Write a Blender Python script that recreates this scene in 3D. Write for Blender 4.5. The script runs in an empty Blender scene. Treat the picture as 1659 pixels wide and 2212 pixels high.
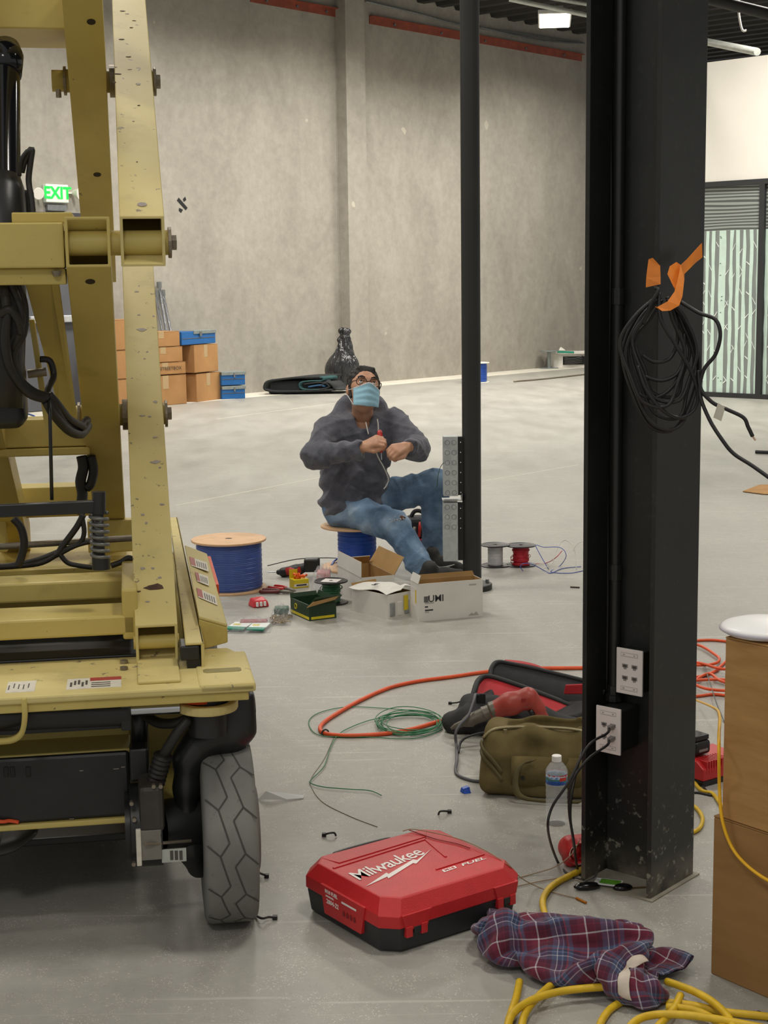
import bpy, bmesh, math, random
import numpy as np
from mathutils import Matrix, Vector
random.seed(7); np.random.seed(7)
S = bpy.context.scene
COL = S.collection
# ---------------------------------------------------------------- camera (image frame 1659 x 2212)
F_PX, CAM_H, TILT, ROLL = 3300.0, 1.55, math.radians(8.53), math.radians(0.76)
FW = np.array([0, math.cos(TILT), -math.sin(TILT)]); DN = np.array([0, -math.sin(TILT), -math.cos(TILT)]); XR = np.array([1., 0, 0])
CAM = np.array([0, 0, CAM_H])
cr, sr = math.cos(ROLL), math.sin(ROLL)
cd = bpy.data.cameras.new('camera'); cam = bpy.data.objects.new('camera', cd); COL.objects.link(cam)
cx = XR*cr + DN*sr; cy = XR*sr - DN*cr; cz = -FW
cam.matrix_world = Matrix(((cx[0], cy[0], cz[0], 0), (cx[1], cy[1], cz[1], 0), (cx[2], cy[2], cz[2], CAM_H), (0, 0, 0, 1)))
cd.sensor_fit = 'VERTICAL'; cd.sensor_height = 36.0; cd.sensor_width = 27.0; cd.lens = F_PX/2212*36.0
cd.clip_start = 0.05; cd.clip_end = 200
S.camera = cam
# ---------------------------------------------------------------- world, exposure
w = bpy.data.worlds.new('world'); S.world = w; w.use_nodes = True
w.node_tree.nodes['Background'].inputs[0].default_value = (1.0, 0.98, 0.94, 1)
w.node_tree.nodes['Background'].inputs[1].default_value = 0.40
S.view_settings.view_transform = 'Standard'; S.view_settings.look = 'None'
S.view_settings.gamma = 1.0; S.view_settings.use_curve_mapping = False
S.view_settings.exposure = 0.0
LAMP_W = 160.0
# high bay fixtures of the hall (x, y, z, watt factor): the geometry and light of each are made in high_bay() below
BAYS = [(2.585, 23.11, 5.3, 0.75), (-0.97, 19.05, 5.6, 0.85), (0.81, 21.08, 5.6, 0.9), (-2.75, 17.02, 5.6, 0.75), (4.37, 25.15, 5.6, 0.8), (-4.6, 10.2, 5.6, 0.65), (-0.2, 14.0, 5.6, 0.6), (4.6, 17.4, 5.6, 1.2), (3.6, 9.6, 5.6, 0.65), (-1.6, 7.6, 5.6, 0.45), (1.4, 3.4, 5.6, 0.34), (-3.6, 3.0, 5.6, 0.2), (5.4, 3.8, 5.6, 0.3), (-0.8, -2.5, 5.6, 0.55)]  # strongest one, by the white wall, is unseen and added to brighten it
# ---------------------------------------------------------------- pixel to place helpers
def ray(px, py):
    dx = px-829.5; dy = py-1106
    return (dx*cr-dy*sr)*XR + F_PX*FW + (dx*sr+dy*cr)*DN
def G(px, py, z=0.):
    d = ray(px, py); return CAM + d*((z-CAM_H)/d[2])
def D(px, py, y):
    d = ray(px, py); return CAM + d*(y/d[1])
def PL(px, py, p0, n):
    d = ray(px, py); n = np.array(n, float); return CAM + d*(((np.array(p0)-CAM)@n)/(d@n))
# ---------------------------------------------------------------- materials
def lin(c):
    if isinstance(c, str):
        c = c.lstrip('#'); c = [int(c[i:i+2], 16) for i in (0, 2, 4)]
    return tuple(((v/255)/12.92 if v/255 <= .04045 else (((v/255)+.055)/1.055)**2.4) for v in c) + (1,)
MATS = {}
class NT:
    def __init__(s, name):
        s.m = bpy.data.materials.new(name); s.m.use_nodes = True; s.t = s.m.node_tree; s.b = s.t.nodes['Principled BSDF']
        s.out = s.t.nodes['Material Output']; MATS[name] = s.m
    def n(s, typ, ins=None, **kw):
        nd = s.t.nodes.new(typ)
        for k, v in kw.items(): setattr(nd, k, v)
        for k, v in (ins or {}).items():
            if hasattr(v, 'outputs'): v = v.outputs[0]
            if isinstance(v, bpy.types.NodeSocket): s.t.links.new(v, nd.inputs[k])
            else: nd.inputs[k].default_value = v
        return nd
    def l(s, a, b):
        s.t.links.new(a.outputs[0] if hasattr(a, 'outputs') else a, s.b.inputs[b] if isinstance(b, str) else b)
    def co(s, kind='Object'): return s.n('ShaderNodeTexCoord').outputs[kind]
    def world(s): return s.n('ShaderNodeNewGeometry').outputs['Position']
    def mapv(s, v, scale=(1,1,1), rot=(0,0,0), loc=(0,0,0)): return s.n('ShaderNodeMapping', {'Vector': v, 'Scale': scale, 'Rotation': rot, 'Location': loc}).outputs[0]
    def noise(s, v, scale=5., detail=4., rough=.55, dist=0.): return s.n('ShaderNodeTexNoise', {'Vector': v, 'Scale': scale, 'Detail': detail, 'Roughness': rough, 'Distortion': dist}).outputs[0]
    def ramp(s, f, stops, interp='LINEAR'):
        r = s.n('ShaderNodeValToRGB', {'Fac': f}); r.color_ramp.interpolation = interp
        e = r.color_ramp.elements
        while len(e) < len(stops): e.new(0.5)
        for el, (p, c) in zip(e, stops): el.position = p; el.color = c if len(c) == 4 else tuple(c)+(1,)
        return r.outputs[0]
    def mix(s, f, a, b, mode='MIX'):
        m = s.n('ShaderNodeMix', data_type='RGBA', blend_type=mode)
        for i, v in ((0, f), (6, a), (7, b)):
            if isinstance(v, bpy.types.NodeSocket): s.t.links.new(v, m.inputs[i])
            else: m.inputs[i].default_value = v
        return m.outputs[2]
    def math(s, op, a, b=0.):
        m = s.n('ShaderNodeMath', operation=op)
        for i, v in ((0, a), (1, b)):
            if isinstance(v, bpy.types.NodeSocket): s.t.links.new(v, m.inputs[i])
            else: m.inputs[i].default_value = v
        return m.outputs[0]
    def bump(s, h, strength=.3, dist=.01):
        b = s.n('ShaderNodeBump', {'Height': h, 'Strength': strength, 'Distance': dist}); s.l(b, 'Normal')
    def set(s, **kw):
        for k, v in kw.items(): s.b.inputs[{'rough': 'Roughness', 'metal': 'Metallic', 'spec': 'Specular IOR Level', 'color': 'Base Color', 'trans': 'Transmission Weight', 'alpha': 'Alpha', 'ior': 'IOR', 'coat': 'Coat Weight', 'sheen': 'Sheen Weight', 'sss': 'Subsurface Weight'}[k]].default_value = v
        return s
def M(name, col=None, rough=.5, metal=0., var=.12, scale=14., bump=0., bscale=60., **kw):
    """plain surface: base colour with a little mottling, optional fine relief"""
    if name in MATS: return MATS[name]
    t = NT(name); c = lin(col); t.set(rough=rough, metal=metal, **kw)
    v = t.co()
    if var:
        d = tuple(x*(1-var) for x in c[:3])+(1,); u = tuple(min(1, x*(1+var)) for x in c[:3])+(1,)
        t.l(t.ramp(t.noise(v, scale), [(.3, d), (.7, u)]), 'Base Color')
    else: t.set(color=c)
    if bump: t.bump(t.noise(v, bscale, 3), bump, .004)
    return t.m
def EM(name, col, strength):
    if name in MATS: return MATS[name]
    t = NT(name); t.set(color=lin(col)); t.b.inputs['Emission Color'].default_value = lin(col); t.b.inputs['Emission Strength'].default_value = strength
    return t.m
# ---------------------------------------------------------------- objects
RM = {}
def tag(o, label=None, cat=None, group=None, kind=None):
    if label: o['label'] = label
    if cat: o['category'] = cat
    if group: o['group'] = group
    if kind: o['kind'] = kind
    return o
def thing(name, label, cat, loc=(0,0,0), rz=0., group=None, kind=None):
    o = bpy.data.objects.new(name, None); COL.objects.link(o); o.empty_display_size = .1
    o.location = loc; o.rotation_euler = (0, 0, rz)
    RM[o.name] = Matrix.Translation(Vector(loc)) @ Matrix.Rotation(rz, 4, 'Z')
    return tag(o, label, cat, group, kind)
def rootm(o):
    while o.parent: o = o.parent
    return RM.get(o.name, Matrix())
class MB:
    """collects primitive shapes; build() links them as one mesh object"""
    def __init__(s): s.v = []; s.f = []; s.mi = []; s.uv = None; s.X = None; s.m = 0
    def add(s, vs, fs):
        k = len(s.v)
        for p in vs:
            p = Vector(p)
            s.v.append(s.X @ p if s.X else p)
        for f in fs: s.f.append(tuple(i+k for i in f)); s.mi.append(s.m)
        return s
    def box(s, a, b, X=None):
        (x0,y0,z0),(x1,y1,z1) = a, b
        if x0 > x1: x0, x1 = x1, x0
        if y0 > y1: y0, y1 = y1, y0
        if z0 > z1: z0, z1 = z1, z0
        vs = [Vector(p) for p in ((x0,y0,z0),(x1,y0,z0),(x1,y1,z0),(x0,y1,z0),(x0,y0,z1),(x1,y0,z1),(x1,y1,z1),(x0,y1,z1))]
        if X: vs = [X @ p for p in vs]
        return s.add(vs, [(3,2,1,0),(4,5,6,7),(0,1,5,4),(1,2,6,5),(2,3,7,6),(3,0,4,7)])
    def hexa(s, p8): return s.add(p8, [(3,2,1,0),(4,5,6,7),(0,1,5,4),(1,2,6,5),(2,3,7,6),(3,0,4,7)])
    def prism(s, pts, ext):
        """polygon pts (3-D list) extruded along ext"""
        n = len(pts); e = Vector(ext); a = [Vector(p) for p in pts]; vs = a+[p+e for p in a]
        return s.add(vs, [tuple(range(n-1,-1,-1)), tuple(range(n,2*n))]+[(i,(i+1)%n,(i+1)%n+n,i+n) for i in range(n)])
    def beam(s, a, b, wx, wz, side=None, hollow=0.):
        """rectangular bar from a to b; wx along `side`, wz across"""
        a, b = Vector(a), Vector(b); d = (b-a).normalized(); sd = Vector(side or (1,0,0)); sd = (sd-d*sd.dot(d)).normalized(); u = sd.cross(d)
        def ring(p, x, z): return [p+sd*(i*x/2)+u*(j*z/2) for i, j in ((-1,-1),(1,-1),(1,1),(-1,1))]
        if not hollow: return s.add(ring(a,wx,wz)+ring(b,wx,wz), [(3,2,1,0),(4,5,6,7)]+[(i,(i+1)%4,(i+1)%4+4,i+4) for i in range(4)])
        o = ring(a,wx,wz)+ring(b,wx,wz)+ring(a,wx-hollow*2,wz-hollow*2)+ring(b,wx-hollow*2,wz-hollow*2)
        fs = []
        for i in range(4):
            j = (i+1)%4; fs += [(i,j,j+4,i+4),(i+8,i+12,j+12,j+8),(i,i+8,j+8,j),(i+4,j+4,j+12,i+12)]
        return s.add(o, fs)
    def tube(s, pts, r, n=8, cap=True, closed=False):
        P = [Vector(p) for p in pts]; k = len(P); rr = r if hasattr(r, '__len__') else [r]*k
        vs = []; nrm = None
        for i in range(k):
            if closed: t = P[(i+1)%k]-P[i-1]
            else: t = P[min(i+1,k-1)]-P[max(i-1,0)]
            t = t.normalized() if t.length > 1e-9 else Vector((0,0,1))
            if nrm is None:
                nrm = t.orthogonal().normalized()
            else:
                nrm = nrm-t*nrm.dot(t); nrm = nrm.normalized() if nrm.length > 1e-6 else t.orthogonal().normalized()
            bn = t.cross(nrm)
            for j in range(n):
                a = 2*math.pi*j/n; vs.append(P[i]+(nrm*math.cos(a)+bn*math.sin(a))*rr[i])
        fs = []
        for i in range(k if closed else k-1):
            for j in range(n):
                a, b = i*n+j, i*n+(j+1)%n; i2 = (i+1)%k
                fs.append((a, b, i2*n+(j+1)%n, i2*n+j))
        if cap and not closed: fs += [tuple(range(n-1,-1,-1)), tuple((k-1)*n+j for j in range(n))]
        return s.add(vs, fs)
    def cyl(s, a, b, r, n=20, r2=None): return s.tube([a, b], [r, r if r2 is None else r2], n)
    def lathe(s, prof, n=24, X=None, cap=True):
        """prof: (radius, z) list about local z"""
        vs = []; k = len(prof)
        for (r, z) in prof:
            for j in range(n):
                a = 2*math.pi*j/n; p = Vector((r*math.cos(a), r*math.sin(a), z)); vs.append(X @ p if X else p)
        fs = [(i*n+j, i*n+(j+1)%n, (i+1)*n+(j+1)%n, (i+1)*n+j) for i in range(k-1) for j in range(n)]
        if cap: fs += [tuple(range(n-1,-1,-1)), tuple((k-1)*n+j for j in range(n))]
        return s.add(vs, fs)
    def sheet(s, grid, thick=0.):
        """grid[i][j] of points -> surface (double sided when thick)"""
        a, b = len(grid), len(grid[0]); vs = [Vector(p) for r in grid for p in r]
        return s.add(vs, [(i*b+j, i*b+j+1, (i+1)*b+j+1, (i+1)*b+j) for i in range(a-1) for j in range(b-1)])
    def build(s, name, mat, parent=None, world=False, smooth=False, bevel=0., seg=2, solid=0., label=None, sub=0, cat=None, kind=None, origin=None, group=None, sharp=None):
        vs = s.v
        if parent is not None and world:
            mi = rootm(parent).inverted(); vs = [mi @ p for p in vs]
        o_loc = None
        if parent is None and origin is not None:
            o_loc = Vector(origin); vs = [p-o_loc for p in vs]
        me = bpy.data.meshes.new(name); me.from_pydata([tuple(p) for p in vs], [], s.f); me.update()
        bm = bmesh.new(); bm.from_mesh(me); bmesh.ops.recalc_face_normals(bm, faces=bm.faces[:]); bm.to_mesh(me); bm.free()
        ms = mat if isinstance(mat, (list, tuple)) else [mat]
        for m in ms: me.materials.append(MATS[m] if isinstance(m, str) else m)
        if len(ms) > 1: me.polygons.foreach_set('material_index', s.mi)
        if smooth:
            me.polygons.foreach_set('use_smooth', [True]*len(me.polygons))
            if sharp is not None: me.set_sharp_from_angle(angle=math.radians(sharp))
        o = bpy.data.objects.new(name, me); COL.objects.link(o)
        if o_loc is not None: o.location = o_loc
        if parent is not None: o.parent = parent
        if solid:
            md = o.modifiers.new('solid', 'SOLIDIFY'); md.thickness = solid; md.offset = 0
        if bevel:
            md = o.modifiers.new('bevel', 'BEVEL'); md.width = bevel; md.segments = seg; md.limit_method = 'ANGLE'; md.angle_limit = math.radians(40)
        if sub:
            md = o.modifiers.new('sub', 'SUBSURF'); md.levels = sub; md.render_levels = sub
        return tag(o, label, cat, group, kind)
def copy_tree(o, parent=None):
    c = o.copy(); COL.objects.link(c)
    if parent is not None: c.parent = parent
    elif o.name in RM: RM[c.name] = RM[o.name]
    for ch in list(o.children): copy_tree(ch, c)
    return c
def smooth_path(pts, n=8, closed=False):
    """Catmull-Rom through pts"""
    P = [np.array(p, float) for p in pts]; k = len(P); out = []
    for i in range(k if closed else k-1):
        if closed: p0,p1,p2,p3 = P[i-1],P[i],P[(i+1)%k],P[(i+2)%k]
        else: p0,p1,p2,p3 = P[max(i-1,0)],P[i],P[i+1],P[min(i+2,k-1)]
        for j in range(n):
            t = j/n; out.append(.5*((2*p1)+(-p0+p2)*t+(2*p0-5*p1+4*p2-p3)*t*t+(-p0+3*p1-3*p2+p3)*t**3))
    if not closed: out.append(P[-1])
    return out
def X_at(loc, rz=0., rx=0., ry=0.): return Matrix.Translation(Vector(loc)) @ Matrix.Rotation(rz,4,'Z') @ Matrix.Rotation(rx,4,'X') @ Matrix.Rotation(ry,4,'Y')
def frame(o, x, y):
    """matrix with origin o, x axis and (roughly) y axis given"""
    x = Vector(x).normalized(); y = Vector(y); y = (y-x*y.dot(x)).normalized(); z = x.cross(y)
    return Matrix(((x[0],y[0],z[0],o[0]),(x[1],y[1],z[1],o[1]),(x[2],y[2],z[2],o[2]),(0,0,0,1)))
def text_mb(txt, size, X, mb=None, extrude=0.0006, res=2, shear=0., bold=0., space=1.):
    """lettering as a thin mesh laid out in matrix X (x right, y up)"""
    cu = bpy.data.curves.new('t', 'FONT'); cu.body = txt; cu.size = size; cu.extrude = extrude; cu.resolution_u = res; cu.align_x = 'CENTER'; cu.align_y = 'CENTER'
    cu.shear = shear; cu.offset = bold; cu.space_character = space
    o = bpy.data.objects.new('t', cu); COL.objects.link(o)
    dg = bpy.context.evaluated_depsgraph_get(); dg.update(); me = o.evaluated_get(dg).to_mesh()
    mb = mb or MB(); vs = [X @ v.co for v in me.vertices]; mb.add(vs, [tuple(p.vertices) for p in me.polygons])
    o.evaluated_get(dg).to_mesh_clear(); bpy.data.objects.remove(o); bpy.data.curves.remove(cu)
    return mb
# ---------------------------------------------------------------- soft shapes: distance fields meshed by surface nets
class SD:
    """P is a (3,nx,ny,nz) grid; primitives return distance arrays"""
    def __init__(s, lo, hi, h):
        s.lo = np.array(lo, np.float32); s.h = h
        ax = [np.arange(lo[i], hi[i]+h, h, dtype=np.float32) for i in range(3)]
        s.X, s.Y, s.Z = np.meshgrid(*ax, indexing='ij'); s.d = None
    def cone(s, a, b, r1, r2=None, sq=None):
        r2 = r1 if r2 is None else r2
        a = np.array(a, np.float32); b = np.array(b, np.float32); ab = b-a; L2 = float(ab@ab)+1e-12
        px, py, pz = s.X-a[0], s.Y-a[1], s.Z-a[2]
        t = np.clip((px*ab[0]+py*ab[1]+pz*ab[2])/L2, 0, 1)
        return np.sqrt((px-t*ab[0])**2+(py-t*ab[1])**2+(pz-t*ab[2])**2)-(r1+t*(r2-r1))
    def ell(s, c, r, R=None):
        px, py, pz = s.X-c[0], s.Y-c[1], s.Z-c[2]
        if R is not None:
            R = np.array(R, np.float32)
            px, py, pz = px*R[0,0]+py*R[1,0]+pz*R[2,0], px*R[0,1]+py*R[1,1]+pz*R[2,1], px*R[0,2]+py*R[1,2]+pz*R[2,2]
        k0 = np.sqrt((px/r[0])**2+(py/r[1])**2+(pz/r[2])**2); k1 = np.sqrt((px/r[0]**2)**2+(py/r[1]**2)**2+(pz/r[2]**2)**2)+1e-9
        return k0*(k0-1)/k1
    def box(s, c, b, r=0., R=None):
        px, py, pz = s.X-c[0], s.Y-c[1], s.Z-c[2]
        if R is not None:
            R = np.array(R, np.float32)
            px, py, pz = px*R[0,0]+py*R[1,0]+pz*R[2,0], px*R[0,1]+py*R[1,1]+pz*R[2,1], px*R[0,2]+py*R[1,2]+pz*R[2,2]
        qx, qy, qz = np.abs(px)-(b[0]-r), np.abs(py)-(b[1]-r), np.abs(pz)-(b[2]-r)
        return np.sqrt(np.maximum(qx,0)**2+np.maximum(qy,0)**2+np.maximum(qz,0)**2)+np.minimum(np.maximum(qx,np.maximum(qy,qz)),0)-r
    def u(s, d, k=.02):
        if s.d is None: s.d = d
        else: s.d = smin(s.d, d, k)
        return s
    def cut(s, d, k=.01): s.d = -smin(-s.d, d, k); return s
    def plane(s, p, n):
        n = np.array(n, float); n = n/np.linalg.norm(n); return (s.X-p[0])*n[0]+(s.Y-p[1])*n[1]+(s.Z-p[2])*n[2]
    def wave(s, amp, kx, ky, kz, ph=0.): return amp*np.sin(kx*s.X+ky*s.Y+kz*s.Z+ph)
    def mesh(s, mb=None):
        mb = mb or MB(); V = s.d; h = s.h; ins = V < 0
        nx, ny, nz = V.shape
        c = [ins[i:nx-1+i, j:ny-1+j, k:nz-1+k] for i in (0,1) for j in (0,1) for k in (0,1)]
        cnt = sum(x.astype(np.int8) for x in c); act = (cnt > 0) & (cnt < 8)
        idx = np.full(act.shape, -1, np.int64); I, J, K = np.nonzero(act); idx[I,J,K] = np.arange(len(I))
        acc = np.zeros((len(I),3)); num = np.zeros(len(I))
        cor = [(i,j,k) for i in (0,1) for j in (0,1) for k in (0,1)]
        for a in cor:
            for ax in range(3):
                if a[ax]: continue
                b = list(a); b[ax] = 1
                va = V[I+a[0],J+a[1],K+a[2]]; vb = V[I+b[0],J+b[1],K+b[2]]; m = (va < 0) != (vb < 0)
                t = np.where(m, va/(va-vb+1e-12), 0)
                p = np.zeros((len(I),3)); p[:,0] = a[0]; p[:,1] = a[1]; p[:,2] = a[2]; p[:,ax] += t
                acc += p*m[:,None]; num += m
        pos = (np.stack([I,J,K],1)+acc/num[:,None])*h+s.lo
        fs = []
        for ax in range(3):
            sl0 = [slice(1,-1)]*3; sl1 = [slice(1,-1)]*3; sl0[ax] = slice(0,-1); sl1[ax] = slice(1,None)
            A = ins[tuple(sl0)]; B = ins[tuple(sl1)]; i, j, k = np.nonzero(A != B); fl = A[i,j,k]
            g = np.stack([i,j,k],1); o = np.ones(3, int); o[ax] = 0; g = g+o
            e1 = np.zeros(3,int); e2 = np.zeros(3,int); e1[(ax+1)%3] = 1; e2[(ax+2)%3] = 1
            q = [idx[tuple((g-x).T)] for x in (0*e1, e1, e1+e2, e2)]
            Q = np.stack(q,1); Q[~fl] = Q[~fl][:,::-1]; fs.append(Q[(Q >= 0).all(1)])
        mb.add(pos.tolist(), np.concatenate(fs).tolist()); return mb
def smin(a, b, k):
    if k <= 0: return np.minimum(a, b)
    h = np.clip(.5+.5*(b-a)/k, 0, 1); return b+(a-b)*h-k*h*(1-h)
# ================================================================ THE SETTING
WD = np.array([math.cos(math.radians(48.8)), math.sin(math.radians(48.8)), 0])     # along the back wall, left to right
WN = np.array([WD[1], -WD[0], 0])                                                   # its normal, towards the camera
W0 = np.array([-0.208, 24.02, 0])
def onwall(px, py, off=0.): return PL(px, py, W0+WN*off, WN)
def wx(p): return float((np.array(p)-W0)@WD)
WALLM = frame(W0, WD, (0,0,1))      # x along the wall, y up, z... towards the camera
# ---- materials of the shell
t = NT('floor_concrete'); v = t.world()
n1 = t.noise(v, .55, 5, .6); n2 = t.noise(t.mapv(v, (1.,.35,1), (0,0,.85)), 3.2, 5, .6); n3 = t.noise(v, 28, 3, .6); n4 = t.noise(v, 150, 2, .5)
c = t.ramp(n1, [(.3, lin('#989690')), (.7, lin('#b1afa8'))])
c = t.mix(.35, c, t.ramp(n2, [(.28, lin('#8c8a83')), (.72, lin('#bdbbb2'))]))
c = t.mix(t.ramp(n3, [(.35, (.22,)*3), (.75, (0,)*3)]), c, lin('#7f7c73'))
for sc_, lo_, hi_, col_, k_, ns in ((150., .16, .30, '#ddd8cc', .8, 11), (120., .10, .22, '#6f6b62', .55, 17), (70., .12, .26, '#cbc6ba', .6, 7)):
    vo = t.n('ShaderNodeTexVoronoi', {'Vector': t.mapv(v, (1,1,1), (0,0,0), (ns*.37,ns*.11,0)), 'Scale': sc_}); sp = t.math('MULTIPLY', t.ramp(vo.outputs['Distance'], [(lo_, (1,)*3), (hi_, (0,)*3)]), t.ramp(t.noise(t.mapv(v, (1,1,1), (0,0,0), (ns,0,0)), ns, 3, .6), [(.47, (0,)*3), (.60, (k_,)*3)]))
    c = t.mix(sp, c, lin(col_))
# fine trowel scratches
sc = t.ramp(t.noise(t.mapv(v, (.5,14.,1), (0,0,-.55)), 2.2, 3, .5), [(.63, (0,)*3), (.70, (.35,)*3)])
c = t.mix(sc, c, lin('#d2d0c6'))
t.l(c, 'Base Color'); t.l(t.ramp(n2, [(.3, (.36,)*3), (.75, (.55,)*3)]), 'Roughness'); t.set(spec=.35)
t.bump(n4, .06, .003)
t = NT('wall_concrete'); v = t.world()
n1 = t.noise(v, .8, 6, .62); n2 = t.noise(t.mapv(v, (1.1,1.1,.55)), 1.3, 6, .62, 1.2); n3 = t.noise(v, 9, 5, .65)
c = t.ramp(n1, [(.3, lin('#97928a')), (.72, lin('#b3aea4'))])
c = t.mix(.45, c, t.ramp(n2, [(.3, lin('#8b867c')), (.7, lin('#bdb8ac'))]))
c = t.mix(.3, c, t.ramp(n3, [(.3, lin('#827d74')), (.7, lin('#b1aca2'))]))
c = t.mix(t.ramp(t.noise(v, 3.1, 2, .4), [(.765, (0,)*3), (.78, (.6,)*3)]), c, lin('#cfc9b8'))
t.l(c, 'Base Color'); t.set(rough=.75, spec=.25); t.bump(n3, .25, .02)
M('deck_black', '#2b2a28', .7, 0, .25, 3)
M('ledger_red', '#8d4632', .6, 0, .25, 6)
M('white_paint', '#e9e5dc', .7, 0, .03, 2)
M('black_frame', '#2a2b2d', .5, 0, .1, 8)
M('galv', '#a9adad', .38, .85, .2, 25)
M('steel_grey', '#8d9093', .35, .7, .15, 20)
# ---- floor
mb = MB(); mb.box((-16,-9,-.12), (16,40,0)); tag(mb.build('floor', 'floor_concrete'), 'grey polished concrete warehouse floor with pale scratches', 'floor', kind='structure')
# pale unpolished strip along the foot of the back wall
mb = MB(); mb.X = WALLM; mb.box((-14,0,0), (12,.002,.62)); tag(mb.build('trim_1', M('pale_slab', '#d6d1c4', .8, 0, .1, 3)), 'pale unpolished concrete strip along the foot of the back wall', 'floor strip', kind='structure')
# ---- saw cut joints across the floor
jm = M('joint', '#d9d4c6', .8, 0, .1, 5)
k = 2
for a, b in (((380,1092),(760,1018)), ((1040,1040),(1252,1004)), ((470,905),(745,868))):
    p, q = Vector(G(*a)), Vector(G(*b)); mb = MB(); d = (q-p).normalized(); sd = Vector((-d.y, d.x, 0))*.006
    mb.prism([p-sd, q-sd, q+sd, p+sd], (0,0,.001)); tag(mb.build('trim_%d' % k, jm), 'thin pale saw cut line in the concrete floor', 'floor joint', 'saw cut floor joints', 'structure'); k += 1
# ---- back wall and pilaster
mb = MB(); mb.X = WALLM; mb.box((-16,0,-.3), (9.5,7.5,0)); back = tag(mb.build('wall_back', 'wall_concrete'), 'tall bare concrete tilt-up wall at the back', 'wall', kind='structure')
PO = .21
pl0, pl1 = wx(onwall(752, 420, PO)), wx(onwall(793, 420, PO))
mb = MB(); mb.X = WALLM; mb.box((pl0,0,0), (pl1,7.5,PO))
mb.box((pl0-.012,0,0), (pl0,5.2,.012))
tag(mb.build('wall_pilaster', 'wall_concrete', bevel=.02), 'square concrete pilaster standing out from the back wall', 'pilaster', kind='structure')
# ---- ledger angles of red steel, bolted high on the wall
def ledger(a, b, n, lab):
    p, q = onwall(*a), onwall(*b)
    t_ = thing('ledger_angle', lab, 'steel angle', p, 0, 'red steel ledger angles')
    mb = MB(); mb.X = WALLM; x0, x1 = wx(p), wx(q); z = (p[2]+q[2])/2
    mb.box((x0,z-.06,0), (x1,z+.06,.012)); mb.box((x0,z+.048,.012), (x1,z+.06,.075)); mb.build('angle_bar', 'ledger_red', t_, world=True)
    for i in range(n):
        x = x0+(x1-x0)*(i+.5)/n; m2 = MB(); m2.X = WALLM; m2.cyl((x,z-.01,.012), (x,z-.01,.03), .022, 6); m2.build('bolt', 'steel_grey', t_, world=True)
ledger((540,-6), (734,30), 3, 'red steel angle high on the wall left of the pilaster')
ledger((797,42), (1256,126), 5, 'red steel angle high on the wall right of the pilaster')
# ---- thin conduit along the top of the wall
mb = MB(); mb.tube(smooth_path([onwall(790,2,.05), onwall(900,28,.05), onwall(990,52,.05), onwall(1120,72,.05), onwall(1255,92,.05)], 6), .022, 6)
mb.tube(smooth_path([onwall(1037,58,.06), onwall(1160,86,.06), onwall(1262,94,.06)], 6), .018, 6)
mb.build('wall_conduit', 'galv', label='thin grey conduit running along the top of the back wall', cat='conduit', origin=onwall(900,28,.05))
# ---- ceiling: corrugated black deck, joists and a girder
ZC = 6.02
mb = MB(); NC = 90; P = []
mb.X = frame((W0[0],W0[1],ZC), WD, WN)
x = -16.; prof = []
while x < 14: prof += [(x,0), (x+.16,0), (x+.24,.11), (x+.40,.11)]; x += .48
for (a,za),(b,zb) in zip(prof[:-1], prof[1:]): mb.add([(a,-.3,-za+.11),(b,-.3,-zb+.11),(b,34,-zb+.11),(a,34,-za+.11)], [(0,1,2,3)])
ceil = tag(mb.build('ceiling', 'deck_black', solid=.004), 'black corrugated steel roof deck above the hall', 'ceiling', kind='structure')
for i, (off, h) in enumerate(((3.2,.5), (7.4,.5), (11.6,.5), (16.,.5))):
    mb = MB(); mb.X = frame((W0[0],W0[1],0), WD, WN); mb.box((-16,off,ZC-.55), (12,off+.14,ZC-.49)); mb.box((-16,off,ZC-.06), (12,off+.14,ZC-.01))
    x = -16.
    while x < 11.5: mb.beam((x,off+.07,ZC-.5), (x+.5,off+.07,ZC-.05), .03, .03); mb.beam((x+.5,off+.07,ZC-.05), (x+1.,off+.07,ZC-.5), .03, .03); x += 1.
    tag(mb.build('roof_joist', 'deck_black'), ('black open web roof joist under the deck, nearest the back wall','second black open web roof joist from the back wall','third black open web roof joist from the back wall','fourth black open web roof joist from the back wall')[i], 'joist', 'open web roof joists', 'structure')
# ---- white wall with the printed glass front on the right
MR0, MR1 = G(1517,856), G(1659,866)
MD = np.array([math.cos(math.radians(-44)), math.sin(math.radians(-44)), 0]); MN = np.array([MD[1], -MD[0], 0]); MN = MN if MN[1] < 0 else -MN
def onm(px, py, off=0.): return PL(px, py, MR0+MN*off, MN)
def mxx(p): return float((np.array(p)-MR0)@MD)
MM = frame(MR0, MD, (0,0,1))
ztop = onm(1527,135)[2]; zf1 = onm(1520,394)[2]; zf0 = onm(1522,405)[2]; zb = onm(1517,846)[2]; zw = onm(1560,498)[2]
x_m0, x_m1 = mxx(onm(1638,600)), mxx(onm(1650,600))
XL, XR_ = -1.0, 7.0
mb = MB(); mb.X = MM; mb.box((XL,zf1,-.2), (XR_,ztop,0)); mb.box((XL,0,-.2), (XL+.1,zf1,0)); mb.box((XL,0,-2.5),(XL+.1,ztop,-.2)); mb.box((XL,ztop-.02,-2.5),(XR_,ztop,-.2)); tag(mb.build('wall_right', 'white_paint'), 'white painted upper wall above the printed glass front on the right', 'wall', kind='structure')
win = thing('window_1', 'black framed glass front printed with pale birch trunks under a wood grain band', 'glass front', MR0, 0, kind='structure')
mb = MB(); mb.X = MM; mb.box((XL+.1,zf0,-.12), (XR_,zf1,.02)); mb.box((XL+.1,0,-.12), (XR_,zb,.02)); mb.build('frame_rail', 'black_frame', win, world=True)
PW = x_m0-(XL+.1); xs = []; x = x_m0
step = 1.45
mull = [x_m0+i*step for i in range(-2, 5)]
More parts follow.
